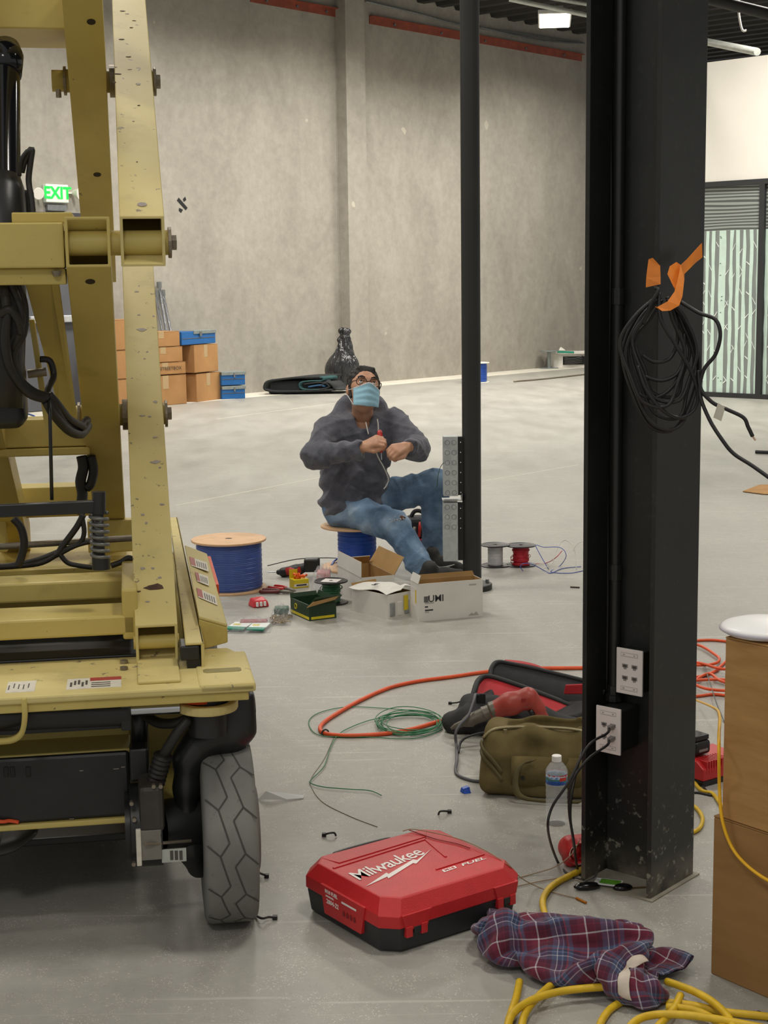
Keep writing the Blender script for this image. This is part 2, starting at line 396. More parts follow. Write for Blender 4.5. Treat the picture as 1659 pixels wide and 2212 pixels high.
for x in mull:
    if x < XL+.1: continue
    mb = MB(); mb.X = MM; mb.box((x,zb,-.12), (x+.075,zf0,.02)); mb.build('mullion', 'black_frame', win, world=True)
t = NT('film_grey'); t.l(t.ramp(t.noise(t.world(), 2.), [(.3, lin('#7f8583')), (.7, lin('#8b918e'))]), 'Base Color'); t.set(rough=.25)
t = NT('film_wood'); v = t.mapv(t.co('Generated'), (1.2,1.,5.2))
wv = t.n('ShaderNodeTexWave', {'Vector': v, 'Scale': .75, 'Distortion': 9., 'Detail': 1.5, 'Detail Scale': .55, 'Detail Roughness': .4}, wave_type='BANDS', bands_direction='Z')
t.l(t.ramp(wv.outputs['Fac'], [(.42, lin('#5c605e')), (.56, lin('#9da39f'))]), 'Base Color'); t.set(rough=.25)
M('film_mint', '#cfe6da', .3, 0, .06, 9); M('film_white', '#eef6f0', .3, 0, 0); M('film_dark', '#5f6a66', .3, 0, 0)
rnd = random.Random(3)
edges = [XL+.1]+[x for x in mull if x > XL+.1]+[XR_]
for a, b in zip(edges[:-1], edges[1:]):
    a2 = a if a == XL+.1 else a+.075
    mb = MB(); mb.X = MM; mb.box((a2,zb,-.05), (b,zw,-.03)); mb.build('pane', 'film_grey', win, world=True)
    mb = MB(); mb.X = MM; mb.box((a2,zw,-.05), (b,zf0,-.03)); mb.build('wood_print_pane', 'film_wood', win, world=True)
    if a > 3: continue
    tr = MB(); br = MB(); dk = MB(); x = a2+.01
    for q in (tr, br, dk): q.X = MM
    while x < b-.04:
        wd = rnd.choice((.045,.05,.055,.05,.10)); wd = min(wd, b-.005-x); pts = []; N = 10
        jl = [rnd.uniform(-.008,.008) for _ in range(N+1)]; jr = [rnd.uniform(-.008,.008) for _ in range(N+1)]
        tilt = rnd.uniform(-.01,.01)
        g = [[(max(a2, x+jl[i]+tilt*i/N), zb+(zw-zb)*i/N, -.027), (min(b, x+wd+jr[i]+tilt*i/N), zb+(zw-zb)*i/N, -.027)] for i in range(N+1)]
        tr.sheet(g)
        z = zb+rnd.uniform(.1,.3)
        while z < zw-.15:
            sgn = rnd.choice((-1,1)); x0 = x+(wd if sgn > 0 else 0); ln = rnd.uniform(.035,.055); h = rnd.uniform(.05,.11)
            x1 = min(max(x0+sgn*ln, a2+.005), b-.005)
            br.prism([(x0,z,-.026),(x0,z+.02,-.026),(x1,z+h,-.026),(x1,z+h-.012,-.026)], (0,0,.001))
            if wd > .09:
                for _ in range(2):
                    zz = z+rnd.uniform(0,.25); xx = x+rnd.uniform(.005, wd-.035); dk.prism([(xx,zz,-.026),(xx+.03,zz+.006,-.026),(xx+.012,zz+.016,-.026)], (0,0,.001))
            z += rnd.uniform(.22,.42)
        x += wd+rnd.uniform(.042,.062)
    tr.build('birch_print', 'film_mint', win, world=True); br.build('twig_print', 'film_white', win, world=True); dk.build('bark_print', 'film_dark', win, world=True)
# pipes and conduits above the white wall
def pipe(a, b, r, mat, label, cat='pipe'):
    mb = MB(); mb.cyl(a, b, r, 10)
    d = Vector(b)-Vector(a)
    mb.build('ceiling_pipe', mat, label=label, cat=cat, origin=a, smooth=True, sharp=40)
pipe(D(1525,90,20.), D(1636,112,18.5), .045, M('pipe_grey', '#b9bdb6', .5, .3), 'pale grey pipe under the ceiling above the white wall')
pipe(D(1100,-2,22.), D(1275,34,22.), .035, 'pipe_grey', 'pale grey conduit under the ceiling left of the big column')
pipe(D(1060,-26,22.), D(1275,10,22.), .03, 'pipe_grey', 'upper thin conduit beside the ceiling lamp')
pipe(D(1420,-30,17.), D(1700,40,16.), .06, 'deck_black', 'black sprinkler pipe in the dark ceiling at top right')
mb = MB(); mb.tube(smooth_path([D(1596,-5,17.5), D(1596,30,17.5), D(1603,64,17.5), D(1612,66,17.5)], 6), .012, 6); mb.build('hanging_wire', 'white_paint', label='short white wire hanging from the dark ceiling', cat='wire', origin=D(1596,30,17.5))
# ---- lamps
lampm = EM('lamp_face', '#fff4e2', 9.)
M('lamp_body', '#d8d8d4', .45, .2)
LAMPS = ['lit high bay lamp hanging under the roof deck left of the big column', 'high bay lamp above the view, over the back wall left of the pilaster', 'high bay lamp above the view, in front of the pilaster', 'high bay lamp above the view, over the stacked cardboard boxes', 'high bay lamp hidden behind the top of the big column', 'high bay lamp above the view, far left beyond the scissor lift', 'high bay lamp above the view, over the bare floor behind the man', 'unseen high bay lamp added to brighten the white wall above the birch print glass', 'high bay lamp above the view, right of the thin black pole', 'high bay lamp above the view, over the big blue cable reel', 'high bay lamp above the view, over the big black column foot', 'high bay lamp above the view, left of the scissor lift wheel', 'high bay lamp above the view, right of the cardboard boxes at the edge', 'high bay lamp behind the viewer']
for i, (x, y, zl, k) in enumerate(BAYS):
    rz = math.radians(-6 if i == 0 else 48.8)
    lab = LAMPS[i]
    t_ = thing('high_bay_lamp', lab, 'ceiling lamp', (x,y,zl), rz, 'high bay lamps')
    mb = MB(); mb.box((-.24,-.62,.0), (.24,.62,.06)); mb.box((-.12,-.5,.06), (.12,.5,.13)); mb.build('housing', 'lamp_body', t_, bevel=.01)
    mb = MB(); mb.box((-.215,-.59,-.006), (.215,.59,.0)); mb.build('diffuser', lampm, t_)
    for yy in (-.4,.4): mb = MB(); mb.cyl((0,yy,.13), (0,yy,6.0-zl), .008, 6); mb.build('hanger', 'steel_grey', t_)
    ld = bpy.data.lights.new('high_bay_light', 'AREA'); ld.shape = 'RECTANGLE'; ld.size = .43; ld.size_y = 1.18; ld.energy = LAMP_W*k; ld.spread = math.radians(155); ld.color = (1.0, .955, .87)
    lo = bpy.data.objects.new('high_bay_light', ld); COL.objects.link(lo); lo.location = (x,y,zl-.015); lo.rotation_euler = (0,0,rz)
# ---- steel door, exit sign
dp = onwall(70,888,0.); xd1 = wx(onwall(184,700)); zt = onwall(130,460)[2]
xd0 = xd1-1.05
door = thing('door_1', 'dark grey steel exit door with a pale push bar, behind the lift', 'door', W0+WD*xd0, 0, kind='structure')
mb = MB(); mb.X = WALLM; mb.box((xd0,.01,0), (xd1,zt-.06,.05)); mb.build('door_leaf', M('door_grey', '#5b5d63', .5, 0, .06, 4), door, world=True)
mb = MB(); mb.X = WALLM; mb.box((xd0-.06,zt-.06,0), (xd1+.06,zt,.09)); mb.box((xd0-.06,0,0), (xd0,zt-.06,.09)); mb.box((xd1,0,0), (xd1+.06,zt-.06,.09)); mb.build('door_frame', M('door_frame_grey', '#3b3c42', .5), door, world=True)
zp = onwall(150,688)[2]
mb = MB(); mb.X = WALLM; mb.box((xd0+.12,zp-.045,.05), (xd1-.05,zp+.045,.12)); mb.build('push_bar', M('bar_white', '#c9ccd0', .35, .3), door, world=True, bevel=.01)
p = onwall(118,418,0.); ex = thing('exit_sign', 'white exit sign with green letters and two lamp heads above the door', 'exit sign', p)
sx0, sx1 = wx(onwall(92,418)), wx(onwall(141,418)); sz0, sz1 = onwall(118,438)[2], onwall(118,399)[2]
mb = MB(); mb.X = WALLM; mb.box((sx0,sz0,.0), (sx1,sz1,.07)); mb.build('housing', EM('sign_white', '#dfe8dc', .12), ex, world=True, bevel=.01)
mb = text_mb('EXIT', (sz1-sz0)*.92, WALLM @ Matrix.Translation(((sx0+sx1)/2, (sz0+sz1)/2, .075)), space=1.0, bold=.006); mb.build('letters', EM('exit_green', '#10d848', .8), ex, world=True)
for sgn, px in ((-1,74), (1,155)):
    q = onwall(px,417,.0); x = wx(q); z = q[2]
    mb = MB(); mb.lathe([(.035,0),(.06,.06),(.075,.10),(.07,.11),(.0,.112)], 14, WALLM @ X_at((x,z,.03), 0, .15, sgn*.3)); mb.build('lamp_head', 'white_paint', ex, world=True, smooth=True, sharp=40)
    mb = MB(); mb.X = WALLM; mb.box((min(x,(sx0+sx1)/2),z-.012,.02), (max(x,(sx0+sx1)/2),z+.012,.045)); mb.build('arm', 'white_paint', ex, world=True)
mb = MB(); mb.X = WALLM; q = onwall(117,445); mb.box((sx0+.03,q[2]-.06,0), (sx1-.02,q[2]+.01,.05)); mb.build('back_box', 'steel_grey', ex, world=True)
# black sticker shaped like a bar between two squares
q = onwall(394,441,.002); mk = thing('wall_sticker', 'black slanted bar with two small squares stuck on the concrete wall', 'sticker', q)
def deco(pl, name):
    mb = MB(); mb.prism([onwall(a,b,.001) for a, b in pl], WN*.004); mb.build(name, M('sticker_black', '#17171a', .5, 0, 0), mk, world=True)
deco([(386,427),(405,449),(401,454),(382,433)], 'bar'); deco([(395,430),(400,425),(402,432),(397,436)], 'square'); deco([(387,449),(395,453),(391,460),(386,455)], 'square')
# ================================================================ BIG BLACK STEEL COLUMN AND WHAT HANGS ON IT
t = NT('column_black'); v = t.world()
z = t.n('ShaderNodeSeparateXYZ', {'Vector': v}).outputs[2]
base = t.ramp(t.noise(v, 3, 4), [(.3, lin('#1d1e1d')), (.7, lin('#2a2b29'))])
chip = t.math('MULTIPLY', t.ramp(t.noise(v, 42, 3, .6), [(.60, (0,)*3), (.66, (1,)*3)]), t.ramp(z, [(.02, (1,)*3), (.3, (.03,)*3)]))
c = t.mix(chip, base, lin('#8d8d80'))
dust = t.math('MULTIPLY', t.ramp(t.noise(v, 9, 4, .6), [(.35, (0,)*3), (.6, (1,)*3)]), t.ramp(z, [(.0, (.8,)*3), (.10, (0,)*3)]))
c = t.mix(dust, c, lin('#7b7567')); t.l(c, 'Base Color'); t.set(rough=.42, spec=.45); t.bump(t.noise(v, 25, 3), .08, .004)
P1 = np.array([.659,3.666,0]); CA = np.array([math.cos(math.radians(49)), math.sin(math.radians(49)), 0]); CB = np.array([-CA[1], CA[0], 0])
CM = frame(P1, CA, CB)               # local: x = along the flange, y = towards the far flange, z up
colm = thing('steel_column', 'big black painted steel H column in the right foreground', 'column', P1)
FBW, CDP, FT = .215, .209, .013
for nm, a, b in (('flange', (0,0,0), (FBW,FT,6.0)), ('flange', (0,CDP-FT,0), (FBW,CDP,6.0)), ('web', (FBW/2-.005,FT,0), (FBW/2+.005,CDP-FT,6.0))):
    mb = MB(); mb.X = CM; mb.box(a, b); mb.build(nm, 'column_black', colm, world=True, bevel=.002)
mb = MB(); mb.X = CM; mb.box((-.012,-.012,-.001), (FBW+.012,CDP+.012,.004)); mb.build('base_grout', M('grout', '#8f8a7c', .9, 0, .25, 12), colm, world=True)
def web(px, py, off=0.): return PL(px, py, P1+CA*(FBW/2-.005-off), -CA)
def fl1(px, py, off=0.): return PL(px, py, P1-CB*off, -CB)
# conduit down the channel corner with couplings
M('blk_paint', '#232422', .4, 0, .1, 12); M('blk_plastic', '#1b1b1c', .45, 0, .1, 20); M('blk_rubber', '#222120', .55, 0, .12, 20)
pt, pb = web(1341,0,.018), web(1327,1500,.018)
cdt = thing('conduit', 'black painted conduit running down inside the big column', 'conduit', (pb[0],pb[1],pb[2]))
mb = MB(); mb.cyl(pb, Vector(pb)+(Vector(pt)-Vector(pb))*1.6, .0135, 14); mb.build('pipe', 'blk_paint', cdt, world=True, smooth=True, sharp=40)
for py in (640,1235):
    q = Vector(web(1331,py,.018)); q = Vector((pb[0],pb[1],q.z)); mb = MB(); mb.cyl(q-Vector((0,0,.02)), q+Vector((0,0,.02)), .0165, 14); mb.build('coupling', 'blk_paint', cdt, world=True)
mb = MB(); mb.lathe([(.016,0),(.022,.005),(.022,.02),(.017,.022),(.017,.045)], 8, X_at((pb[0],pb[1],pb[2]-.02))); mb.build('connector', 'blk_paint', cdt, world=True)
for i, px in enumerate((1322,1316)):
    q, q0 = web(px,0,.006), web(px-13,1530,.006); mb = MB()
    mb.tube(smooth_path([Vector(q0)+(Vector(q)-Vector(q0))*(k/9)*1.6+Vector((math.sin(k*2.1+i)*.0025,0,0)) for k in range(10)], 3), .0042, 6)
    mb.build('low_voltage_cable', 'blk_rubber', label=('thin black cable beside the conduit in the column channel','second thin black cable left of the conduit in the column channel')[i], cat='cable', origin=q0, smooth=True)
# data boxes
M('plate_white', '#e3dcd8', .4, 0, .03, 10); M('port_grey', '#8b8683', .5, 0, 0); M('port_dark', '#4a4644', .5, 0, 0); M('plate_line', '#b9b1ad', .5, 0, 0)
def data_box(c4, off, depth, label, plugs, boxw):
    ps = [Vector(web(px, py, off)) for px, py in c4]     # tl tr br bl
    o = (ps[0]+ps[1]+ps[2]+ps[3])/4; w_ = ((ps[1]-ps[0]).length+(ps[2]-ps[3]).length)/2; h_ = ((ps[3]-ps[0]).length+(ps[2]-ps[1]).length)/2
    X = frame(o, -CB, (0,0,1))   # x right in view, y up, z towards the viewer
    r = thing('data_outlet_box', label, 'outlet box', o, 0, 'data outlet boxes')
    mb = MB(); mb.X = X; mb.box((-w_/2+.004,-h_/2+.006,-depth), (w_/2-.004+boxw,h_/2-.006,-.006)); mb.build('back_box', 'blk_paint', r, world=True, bevel=.003)
    mb = MB(); mb.X = X; mb.box((-w_/2,-h_/2,-.006), (w_/2,h_/2,0)); pl = mb.build('face_plate', 'plate_white', r, world=True, bevel=.002)
    for yy in (.37,-.37):
        m2 = MB(); m2.X = X; m2.box((-w_*.32,h_*(yy-.045),0), (w_*.32,h_*(yy+.045),.0006)); m2.build('label_window', 'plate_line', pl, world=True)
        m2 = MB(); m2.X = X; m2.box((-w_*.30,h_*(yy-.03),.0006), (w_*.30,h_*(yy+.03),.001)); m2.build('label_strip', 'plate_white', pl, world=True)
        for xx in (-.2,.2):
            m2 = text_mb('8A' if yy < 0 else '2A', h_*.045, X @ Matrix.Translation((w_*xx,h_*yy,.0012)), extrude=.0001); m2.build('label_print', 'port_dark', pl, world=True)
    for xx in (-.16,.2):
        for yy in (.1,-.16):
            m2 = MB(); m2.X = X; s_ = w_*.11; x0, y0 = w_*xx, h_*yy
            m2.prism([(x0-s_,y0+s_*.9,0),(x0+s_,y0+s_*.9,0),(x0+s_,y0-s_*.2,0),(x0+s_*.5,y0-s_*.2,0),(x0+s_*.5,y0-s_*.7,0),(x0-s_*.5,y0-s_*.7,0),(x0-s_*.5,y0-s_*.2,0),(x0-s_,y0-s_*.2,0)], (0,0,.0005)); m2.build('data_port', 'port_grey', pl, world=True)
            m2 = MB(); m2.X = X; m2.box((x0-s_*.6,y0-s_*.1,.0005), (x0+s_*.6,y0+s_*.65,.001)); m2.build('port_opening', 'port_dark', pl, world=True)
            if plugs and xx > 0:
                m2 = MB(); m2.X = X; m2.box((x0-s_*.75,y0-s_*.6,.001), (x0+s_*.75,y0+s_*.8,.018)); m2.build('plug', 'port_grey', pl, world=True, bevel=.001)
    return X, w_, h_
data_box([(1331,1397),(1388,1408),(1387,1508),(1331,1494)], .05, .049, 'white four port data plate on the black column, upper one', False, 0)
X2, w2, h2 = data_box([(1287,1521),(1340,1535),(1340,1635),(1287,1620)], .09, .085, 'white data plate with two plugged in cables, lower on the column', True, 0.004)
def wcable(name, pts, r, mat, label, cat='cable', n=6, seg=7, **kw):
    mb = MB(); mb.tube(smooth_path(pts, seg), r, n); return mb.build(name, mat, label=label, cat=cat, origin=pts[-1], smooth=True, **kw)
M('cab_black', '#1f1d1f', .45, 0, .1, 30)
A_ = X2 @ Vector((w2*.2,h2*.1,.016)); B_ = X2 @ Vector((w2*.2,h2*-.16,.016))
wcable('patch_cable', [A_, Vector(A_)+Vector((-.012,-.03,-.005)), D(1270,1612,3.66), D(1228,1690,3.62), D(1192,1745,3.62), D(1184,1795,3.64), G(1203,1858,.01), G(1228,1890,.004), G(1262,1902,.004)], .0036, 'cab_black', 'black patch cable from the upper plugged port of the lower data plate')
wcable('patch_cable', [B_, Vector(B_)+Vector((-.012,-.03,-.005)), D(1270,1640,3.68), D(1235,1690,3.66), D(1229,1745,3.66), D(1236,1800,3.68), G(1248,1880,.01), G(1256,1893,.004)], .0036, 'cab_black', 'black patch cable from the lower plugged port of the lower data plate')
wcable('drop_cable', [web(1306,1490,.02), web(1290,1535,.03), web(1264,1600,.06), D(1240,1690,3.72), D(1232,1760,3.7), D(1240,1820,3.7), G(1245,1870,.004)], .003, 'cab_black', 'thin black cable falling from the conduit past the lower plate')
wcable('drop_cable', [web(1297,1636,.012), web(1276,1690,.012), web(1270,1760,.012), web(1275,1820,.012), web(1287,1860,.012), G(1286,1893,.004), G(1262,1905,.004)], .0032, M('cab_grey', '#5d5c58', .5), 'grey cable hanging down the dark channel of the column')
# ---- coil of black cable on orange tape
ct = thing('cable_coil', 'coil of black cable hung on orange tape from the big column', 'cable coil', D(1425,640,3.58))
def dpath(px, seg=7): return smooth_path([D(a, b, c) for a, b, c in px], seg)
CR = .0046
mb = MB(); rnd = random.Random(11)
loops = [(1425,640,1345,1508,932,3.60), (1424,645,1352,1512,928,3.585), (1428,642,1362,1500,905,3.59), (1418,636,1366,1505,870,3.575), (1430,648,1372,1490,860,3.60), (1420,640,1340,1480,880,3.57)]
for (xt,yt,xl,xr,yb,dd) in loops:
    cxp = (xl+xr)/2; k = rnd.uniform(-8,8)
    pts = [(xt,yt,dd), (xl+30,yt+45,dd+.004), (xl,yt+(yb-yt)*.42,dd+.01), (xl+22,yt+(yb-yt)*.72,dd-.004), (cxp-22+k,yb-12,dd-.012), (cxp+30+k,yb-4,dd-.014), (xr-16,yt+(yb-yt)*.78,dd-.008), (xr,yt+(yb-yt)*.5,dd), (xr-28,yt+(yb-yt)*.2,dd+.004), (xt+22,yt+6,dd)]
    mb.tube(dpath(pts), CR, 7)
for pts in ([(1424,632,3.565),(1428,690,3.555),(1460,745,3.55),(1492,800,3.55),(1508,850,3.56),(1500,885,3.565),(1468,903,3.56),(1430,885,3.555),(1395,840,3.56),(1378,790,3.57)],
            [(1452,660,3.59),(1462,700,3.59),(1463,740,3.588),(1446,775,3.585),(1415,782,3.585),(1388,767,3.59)], [(1478,775,3.585),(1462,808,3.58),(1428,822,3.58),(1390,812,3.585)],
            [(1478,720,3.59),(1476,790,3.585),(1448,840,3.58),(1410,860,3.58),(1380,850,3.585)], [(1415,622,3.57),(1422,628,3.56),(1405,660,3.565),(1390,700,3.58)]):
    mb.tube(dpath(pts), CR, 7)
mb.build('coiled_cable', 'cab_black', ct, world=True, smooth=True)
mb = MB(); mb.tube(dpath([(1470,652,3.585),(1510,676,3.57),(1545,690,3.55),(1556,722,3.54),(1546,765,3.54),(1520,800,3.55),(1512,850,3.55),(1532,905,3.53),(1560,950,3.51),(1585,980,3.50),(1625,1006,3.48),(1680,1045,3.45),(1760,1100,3.42)])+smooth_path([D(1760,1100,3.42), (1.08,3.5,.72), (1.16,3.72,.3), (1.22,3.85,.02), (1.5,3.95,.006)], 7)[1:], CR, 7); mb.build('loose_end', 'cab_black', ct, world=True, smooth=True)
mb = MB(); mb.tube(dpath([(1508,800,3.555),(1514,840,3.55),(1535,866,3.54),(1553,877,3.535),(1572,885,3.53),(1606,902,3.52),(1616,922,3.515),(1626,943,3.51)]), CR, 7); le = mb.build('loose_end', 'cab_black', ct, world=True, smooth=True)
mb = MB(); mb.tube([D(1626,943,3.51), D(1632,951,3.51)], .0025, 6); mb.build('bare_tip', M('skin_pink', '#d7b7a4', .6), le, world=True)
mb = MB(); mb.prism([D(a,b,3.528) for a, b in ((1551,870),(1567,880),(1558,910),(1541,902))], (0,.001,0)); mb.build('paper_tag', M('tag_paper', '#cfcabb', .7), le, world=True)
def tape(quads, label, y):
    mb = MB(); mb.sheet([[D(a,b,c), D(d,e,f_)] for (a,b,c,d,e,f_) in quads])
    mb.build('orange_tape', M('tape_orange', '#e58325', .55, 0, .12, 18), solid=.0008, label=label, cat='tape', origin=D(quads[0][0],quads[0][1],quads[0][2]), smooth=False)
tape([(1401,560,3.646,1410,557,3.643),(1398,582,3.644,1426,574,3.640),(1396,600,3.642,1427,598,3.636),(1395,621,3.64,1427,614,3.632)], 'short torn piece of orange tape on the column edge', 3.64)
tape([(1516,525,3.73,1517,556,3.73),(1502,540,3.71,1503,567,3.71),(1484,560,3.68,1494,576,3.69),(1470,573,3.65,1478,592,3.66),(1465,600,3.61,1478,604,3.62),(1457,630,3.575,1474,640,3.585),(1442,651,3.555,1467,660,3.56),(1420,663,3.555,1448,671,3.55),(1414,662,3.56,1430,672,3.55)], 'long orange tape strip looped round the hanging cable coil', 3.6)
tape([(1461,566,3.655,1474,575,3.655),(1447,575,3.635,1470,600,3.65),(1442,592,3.62,1464,618,3.625),(1456,620,3.59,1460,630,3.60)], 'folded orange tape end beside the long strip on the column', 3.62)
# ================================================================ FOREGROUND THINGS ON THE FLOOR
# ---- red and black tool case
TR = M('case_red', '#c3262a', .42, 0, .06, 30, .15, 300); TB = M('case_black', '#26282a', .5, 0, .08, 20, .15, 300)
ca = math.radians(35.5); CC = (.057,3.6235,0)
case = thing('tool_case', 'red and black plastic tool case with white lettering lying on the floor', 'tool case', CC, ca)
HX, HY = .213, .192
def octo(hx, hy, c, z): return [(-hx+c,-hy,z),(hx-c,-hy,z),(hx,-hy+c,z),(hx,hy-c,z),(hx-c,hy,z),(-hx+c,hy,z),(-hx,hy-c,z),(-hx,-hy+c,z)]
def loft(mb, rings):
    n = len(rings[0]); vs = [p for r in rings for p in r]
    fs = [(i*n+j, i*n+(j+1)%n, (i+1)*n+(j+1)%n, (i+1)*n+j) for i in range(len(rings)-1) for j in range(n)]+[tuple(range(n-1,-1,-1)), tuple((len(rings)-1)*n+j for j in range(n))]
    return mb.add(vs, fs)
mb = MB(); loft(mb, [octo(HX-.022,HY-.022,.036,0), octo(HX-.009,HY-.009,.036,.006), octo(HX-.003,HY-.003,.036,.058), octo(HX-.003,HY-.003,.036,.066)]); mb.build('bottom_shell', TB, case, bevel=.003)
mb = MB(); loft(mb, [octo(HX,HY,.036,.064), octo(HX,HY,.036,.094), octo(HX-.022,HY-.024,.036,.127), octo(HX-.027,HY-.029,.034,.128)]); lid = mb.build('lid', TR, case, bevel=.002)
# lid steps along the front edge and the latch tabs
for x0, x1, z0 in ((-.172,-.085,.046), (.105,.182,.046)):
    mb = MB(); mb.prism([(x0,-HY-.003,.096),(x0+.012,-HY-.003,.056),(x0+.02,-HY-.003,.056),(x1-.02,-HY-.003,.056),(x1-.012,-HY-.003,.056),(x1,-HY-.003,.096)], (0,.012,0)); mb.build('front_step', TR, lid, bevel=.002)
    for k in (.12,.62):
        mb = MB(); xm = x0+(x1-x0)*k; mb.box((xm,-HY-.006,z0-.006), (xm+.018,-HY+.006,.066)); mb.build('hinge_lug', TR, lid, bevel=.0015)
    mb = MB(); xm = x0+(x1-x0)*.38; mb.box((xm,-HY-.005,z0), (xm+.02,-HY+.006,.062)); mb.build('hinge_knuckle', TB, case, bevel=.0015)
mb = MB(); mb.prism([(-HX-.004,-.105,.098),(-HX-.004,.085,.098),(-HX-.004,.068,.026),(-HX-.004,-.088,.026)], (.014,0,0)); flap = mb.build('side_flap', TR, lid, bevel=.002)
# raised ribs in the lid top
zt_ = .1284
for a, b, c, d in (((-.180,.085),(.124,.106),(.122,.097),(-.180,.077)), ((.124,.106),(.089,-.03),(.082,-.028),(.115,.10))):
    mb = MB(); mb.prism([(p[0],p[1],zt_-.001) for p in (a,b,c,d)], (0,0,.003)); mb.build('lid_rib', TR, lid, bevel=.001)
mb = MB(); mb.prism([(-.165,.155,zt_-.004),(.165,.155,zt_-.004),(.13,.112,zt_-.002),(-.15,.098,zt_-.002)], (0,0,.004)); mb.build('lid_panel', TR, lid, bevel=.001)
# handle on the far side
mb = MB(); mb.tube(smooth_path([(-.08,HY-.004,.075),(-.078,HY+.03,.088),(-.066,HY+.036,.091),(.01,HY+.037,.092),(0.085,HY+.036,.091),(.098,HY+.03,.088),(.10,HY-.004,.075)], 4), .011, 8); mb.build('handle', M('blk_plastic2', '#1d1d1f', .35), case, smooth=True)
# lettering
M('print_white', '#efe9e4', .5, 0, 0)
mb = text_mb('Milwaukee', .060, X_at((-.062,.020,zt_+.0006), math.radians(10)) @ Matrix.Scale(1.2,4,(0,1,0)), extrude=.0004, shear=.25, bold=.0005, space=.92)
mb.build('brand_lettering', 'print_white', lid)
mb = MB(); mb.prism([(x,y,zt_) for x, y in ((-.182,-.063),(-.094,-.024),(-.095,-.034),(.0093,.0061),(.0139,-.004),(.0866,.0337),(-.0013,-.021),(-.005,-.013),(-.1113,-.056),(-.1068,-.045))], (0,0,.0012)); mb.build('lightning_bolt_print', 'print_white', lid)
mb = text_mb('FUEL', .019, X_at((.117,-.096,zt_+.0006), .03) @ Matrix.Scale(1.9,4,(1,0,0)), extrude=.0004, shear=.3, bold=.0003); mb.build('model_lettering', 'print_white', lid)
mb = MB(); mb.prism([(.020,-.106,zt_),(.062,-.103,zt_),(.066,-.089,zt_),(.024,-.091,zt_)], (0,0,.0008)); mb.build('badge', 'print_white', lid)
mb = text_mb('M18', .012, X_at((.043,-.0975,zt_+.001), .05) @ Matrix.Scale(1.5,4,(1,0,0)), extrude=.0003, bold=.0003); mb.build('badge_lettering', TR, lid)
mb = MB(); mb.prism([(.015,-.078,zt_-.0005),(.168,-.072,zt_-.0005),(.172,-.076,zt_-.0005),(.015,-.082,zt_-.0005)], (0,0,.0025)); mb.build('lid_rib', TR, lid)
# side flap print, on the short left side
XS = frame((-HX-.0046,-.01,.066), (0,-1,0), (0,0,1))
for txt, sz, u, v_ in (('M18 FUEL', .013, -.045, .020), ('HAMMER DRILL', .005, -.052, .009), ('2804-22', .016, -.04, -.004)):
    mb = text_mb(txt, sz, XS @ Matrix.Translation((u,v_,0)), extrude=.0003, bold=.0003); mb.build('side_lettering', 'print_white', flap)
mb = MB(); mb.X = XS; mb.box((.0,.012,0), (.062,.017,.0006)); mb.build('side_print_bar', 'print_white', flap)
for i in range(4):
    mb = MB(); mb.X = XS; x0 = .004+i*.015; mb.prism([(x0,-.018,0),(x0+.009,-.018,0),(x0+.009,-.010,0),(x0+.005,-.004,0),(x0,-.008,0)], (0,0,.0006)); mb.build('tool_pictogram', M('dark_red', '#7e1a1d', .5), flap)
# ---- cardboard boxes at the right edge with the access point
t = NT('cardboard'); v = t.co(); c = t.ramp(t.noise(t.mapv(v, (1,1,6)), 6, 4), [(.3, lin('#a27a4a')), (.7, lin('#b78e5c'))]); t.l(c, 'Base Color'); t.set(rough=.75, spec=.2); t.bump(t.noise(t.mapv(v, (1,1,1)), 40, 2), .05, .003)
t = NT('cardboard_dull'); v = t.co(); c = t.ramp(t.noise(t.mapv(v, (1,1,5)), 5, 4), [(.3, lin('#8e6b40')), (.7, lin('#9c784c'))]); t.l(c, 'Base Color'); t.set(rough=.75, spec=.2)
M('cardboard_inner', '#b8925f', .8, 0, .1, 6); M('packing_tape', '#b59a72', .25, 0, .05, 5)
def carton(name, corner, d1, w_, d_, h_, label, mat='cardboard', z0=0., group=None, parts=True, tape_side=True):
    """closed carton: corner = front left bottom, d1 = unit direction of the front edge, depth goes to its left-hand side"""
    d1 = Vector(d1).normalized(); X = frame((corner[0],corner[1],z0), d1, Vector((-d1.y,d1.x,0)))
    r = thing(name, label, 'box', (corner[0],corner[1],z0), 0, group)
    mb = MB(); mb.X = X; mb.box((0,0,0), (w_,d_,h_-.003)); mb.build('body', mat, r, world=True, bevel=.003)
    for a, b in (((0,.0),(w_,d_/2-.001)), ((0,d_/2+.001),(w_,d_))):
        mb = MB(); mb.X = X; mb.box((a[0],a[1],h_-.003), (b[0],b[1],h_+.001)); mb.build('top_flap', mat, r, world=True, bevel=.0015)
    if parts:
        mb = MB(); mb.X = X; tw = min(.03, d_*.12); mb.box((-.0006,d_/2-tw,h_+.001), (w_+.0006,d_/2+tw,h_+.0016)); mb.box((-.0008,d_/2-tw,h_-.07), (0,d_/2+tw,h_+.0016)); mb.build('tape_strip', 'packing_tape', r, world=True)
    return r, X
bd = np.array([.62,-.785,0])
b0 = G(1535,2103); zlow = D(1535,1762,b0[1])[2]
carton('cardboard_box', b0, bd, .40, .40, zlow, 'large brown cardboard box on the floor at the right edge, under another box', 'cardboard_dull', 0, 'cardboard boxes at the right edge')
u0 = PL(1559,1772,b0-np.array([bd[1],-bd[0],0])*(-.012),np.array([bd[1],-bd[0],0])); u0 = G(1559,1768,zlow)
hup = D(1557,1378,u0[1])[2]-zlow
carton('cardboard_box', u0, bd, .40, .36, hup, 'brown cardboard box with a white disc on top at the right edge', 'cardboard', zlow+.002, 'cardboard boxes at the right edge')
zt2 = zlow+hup+.004
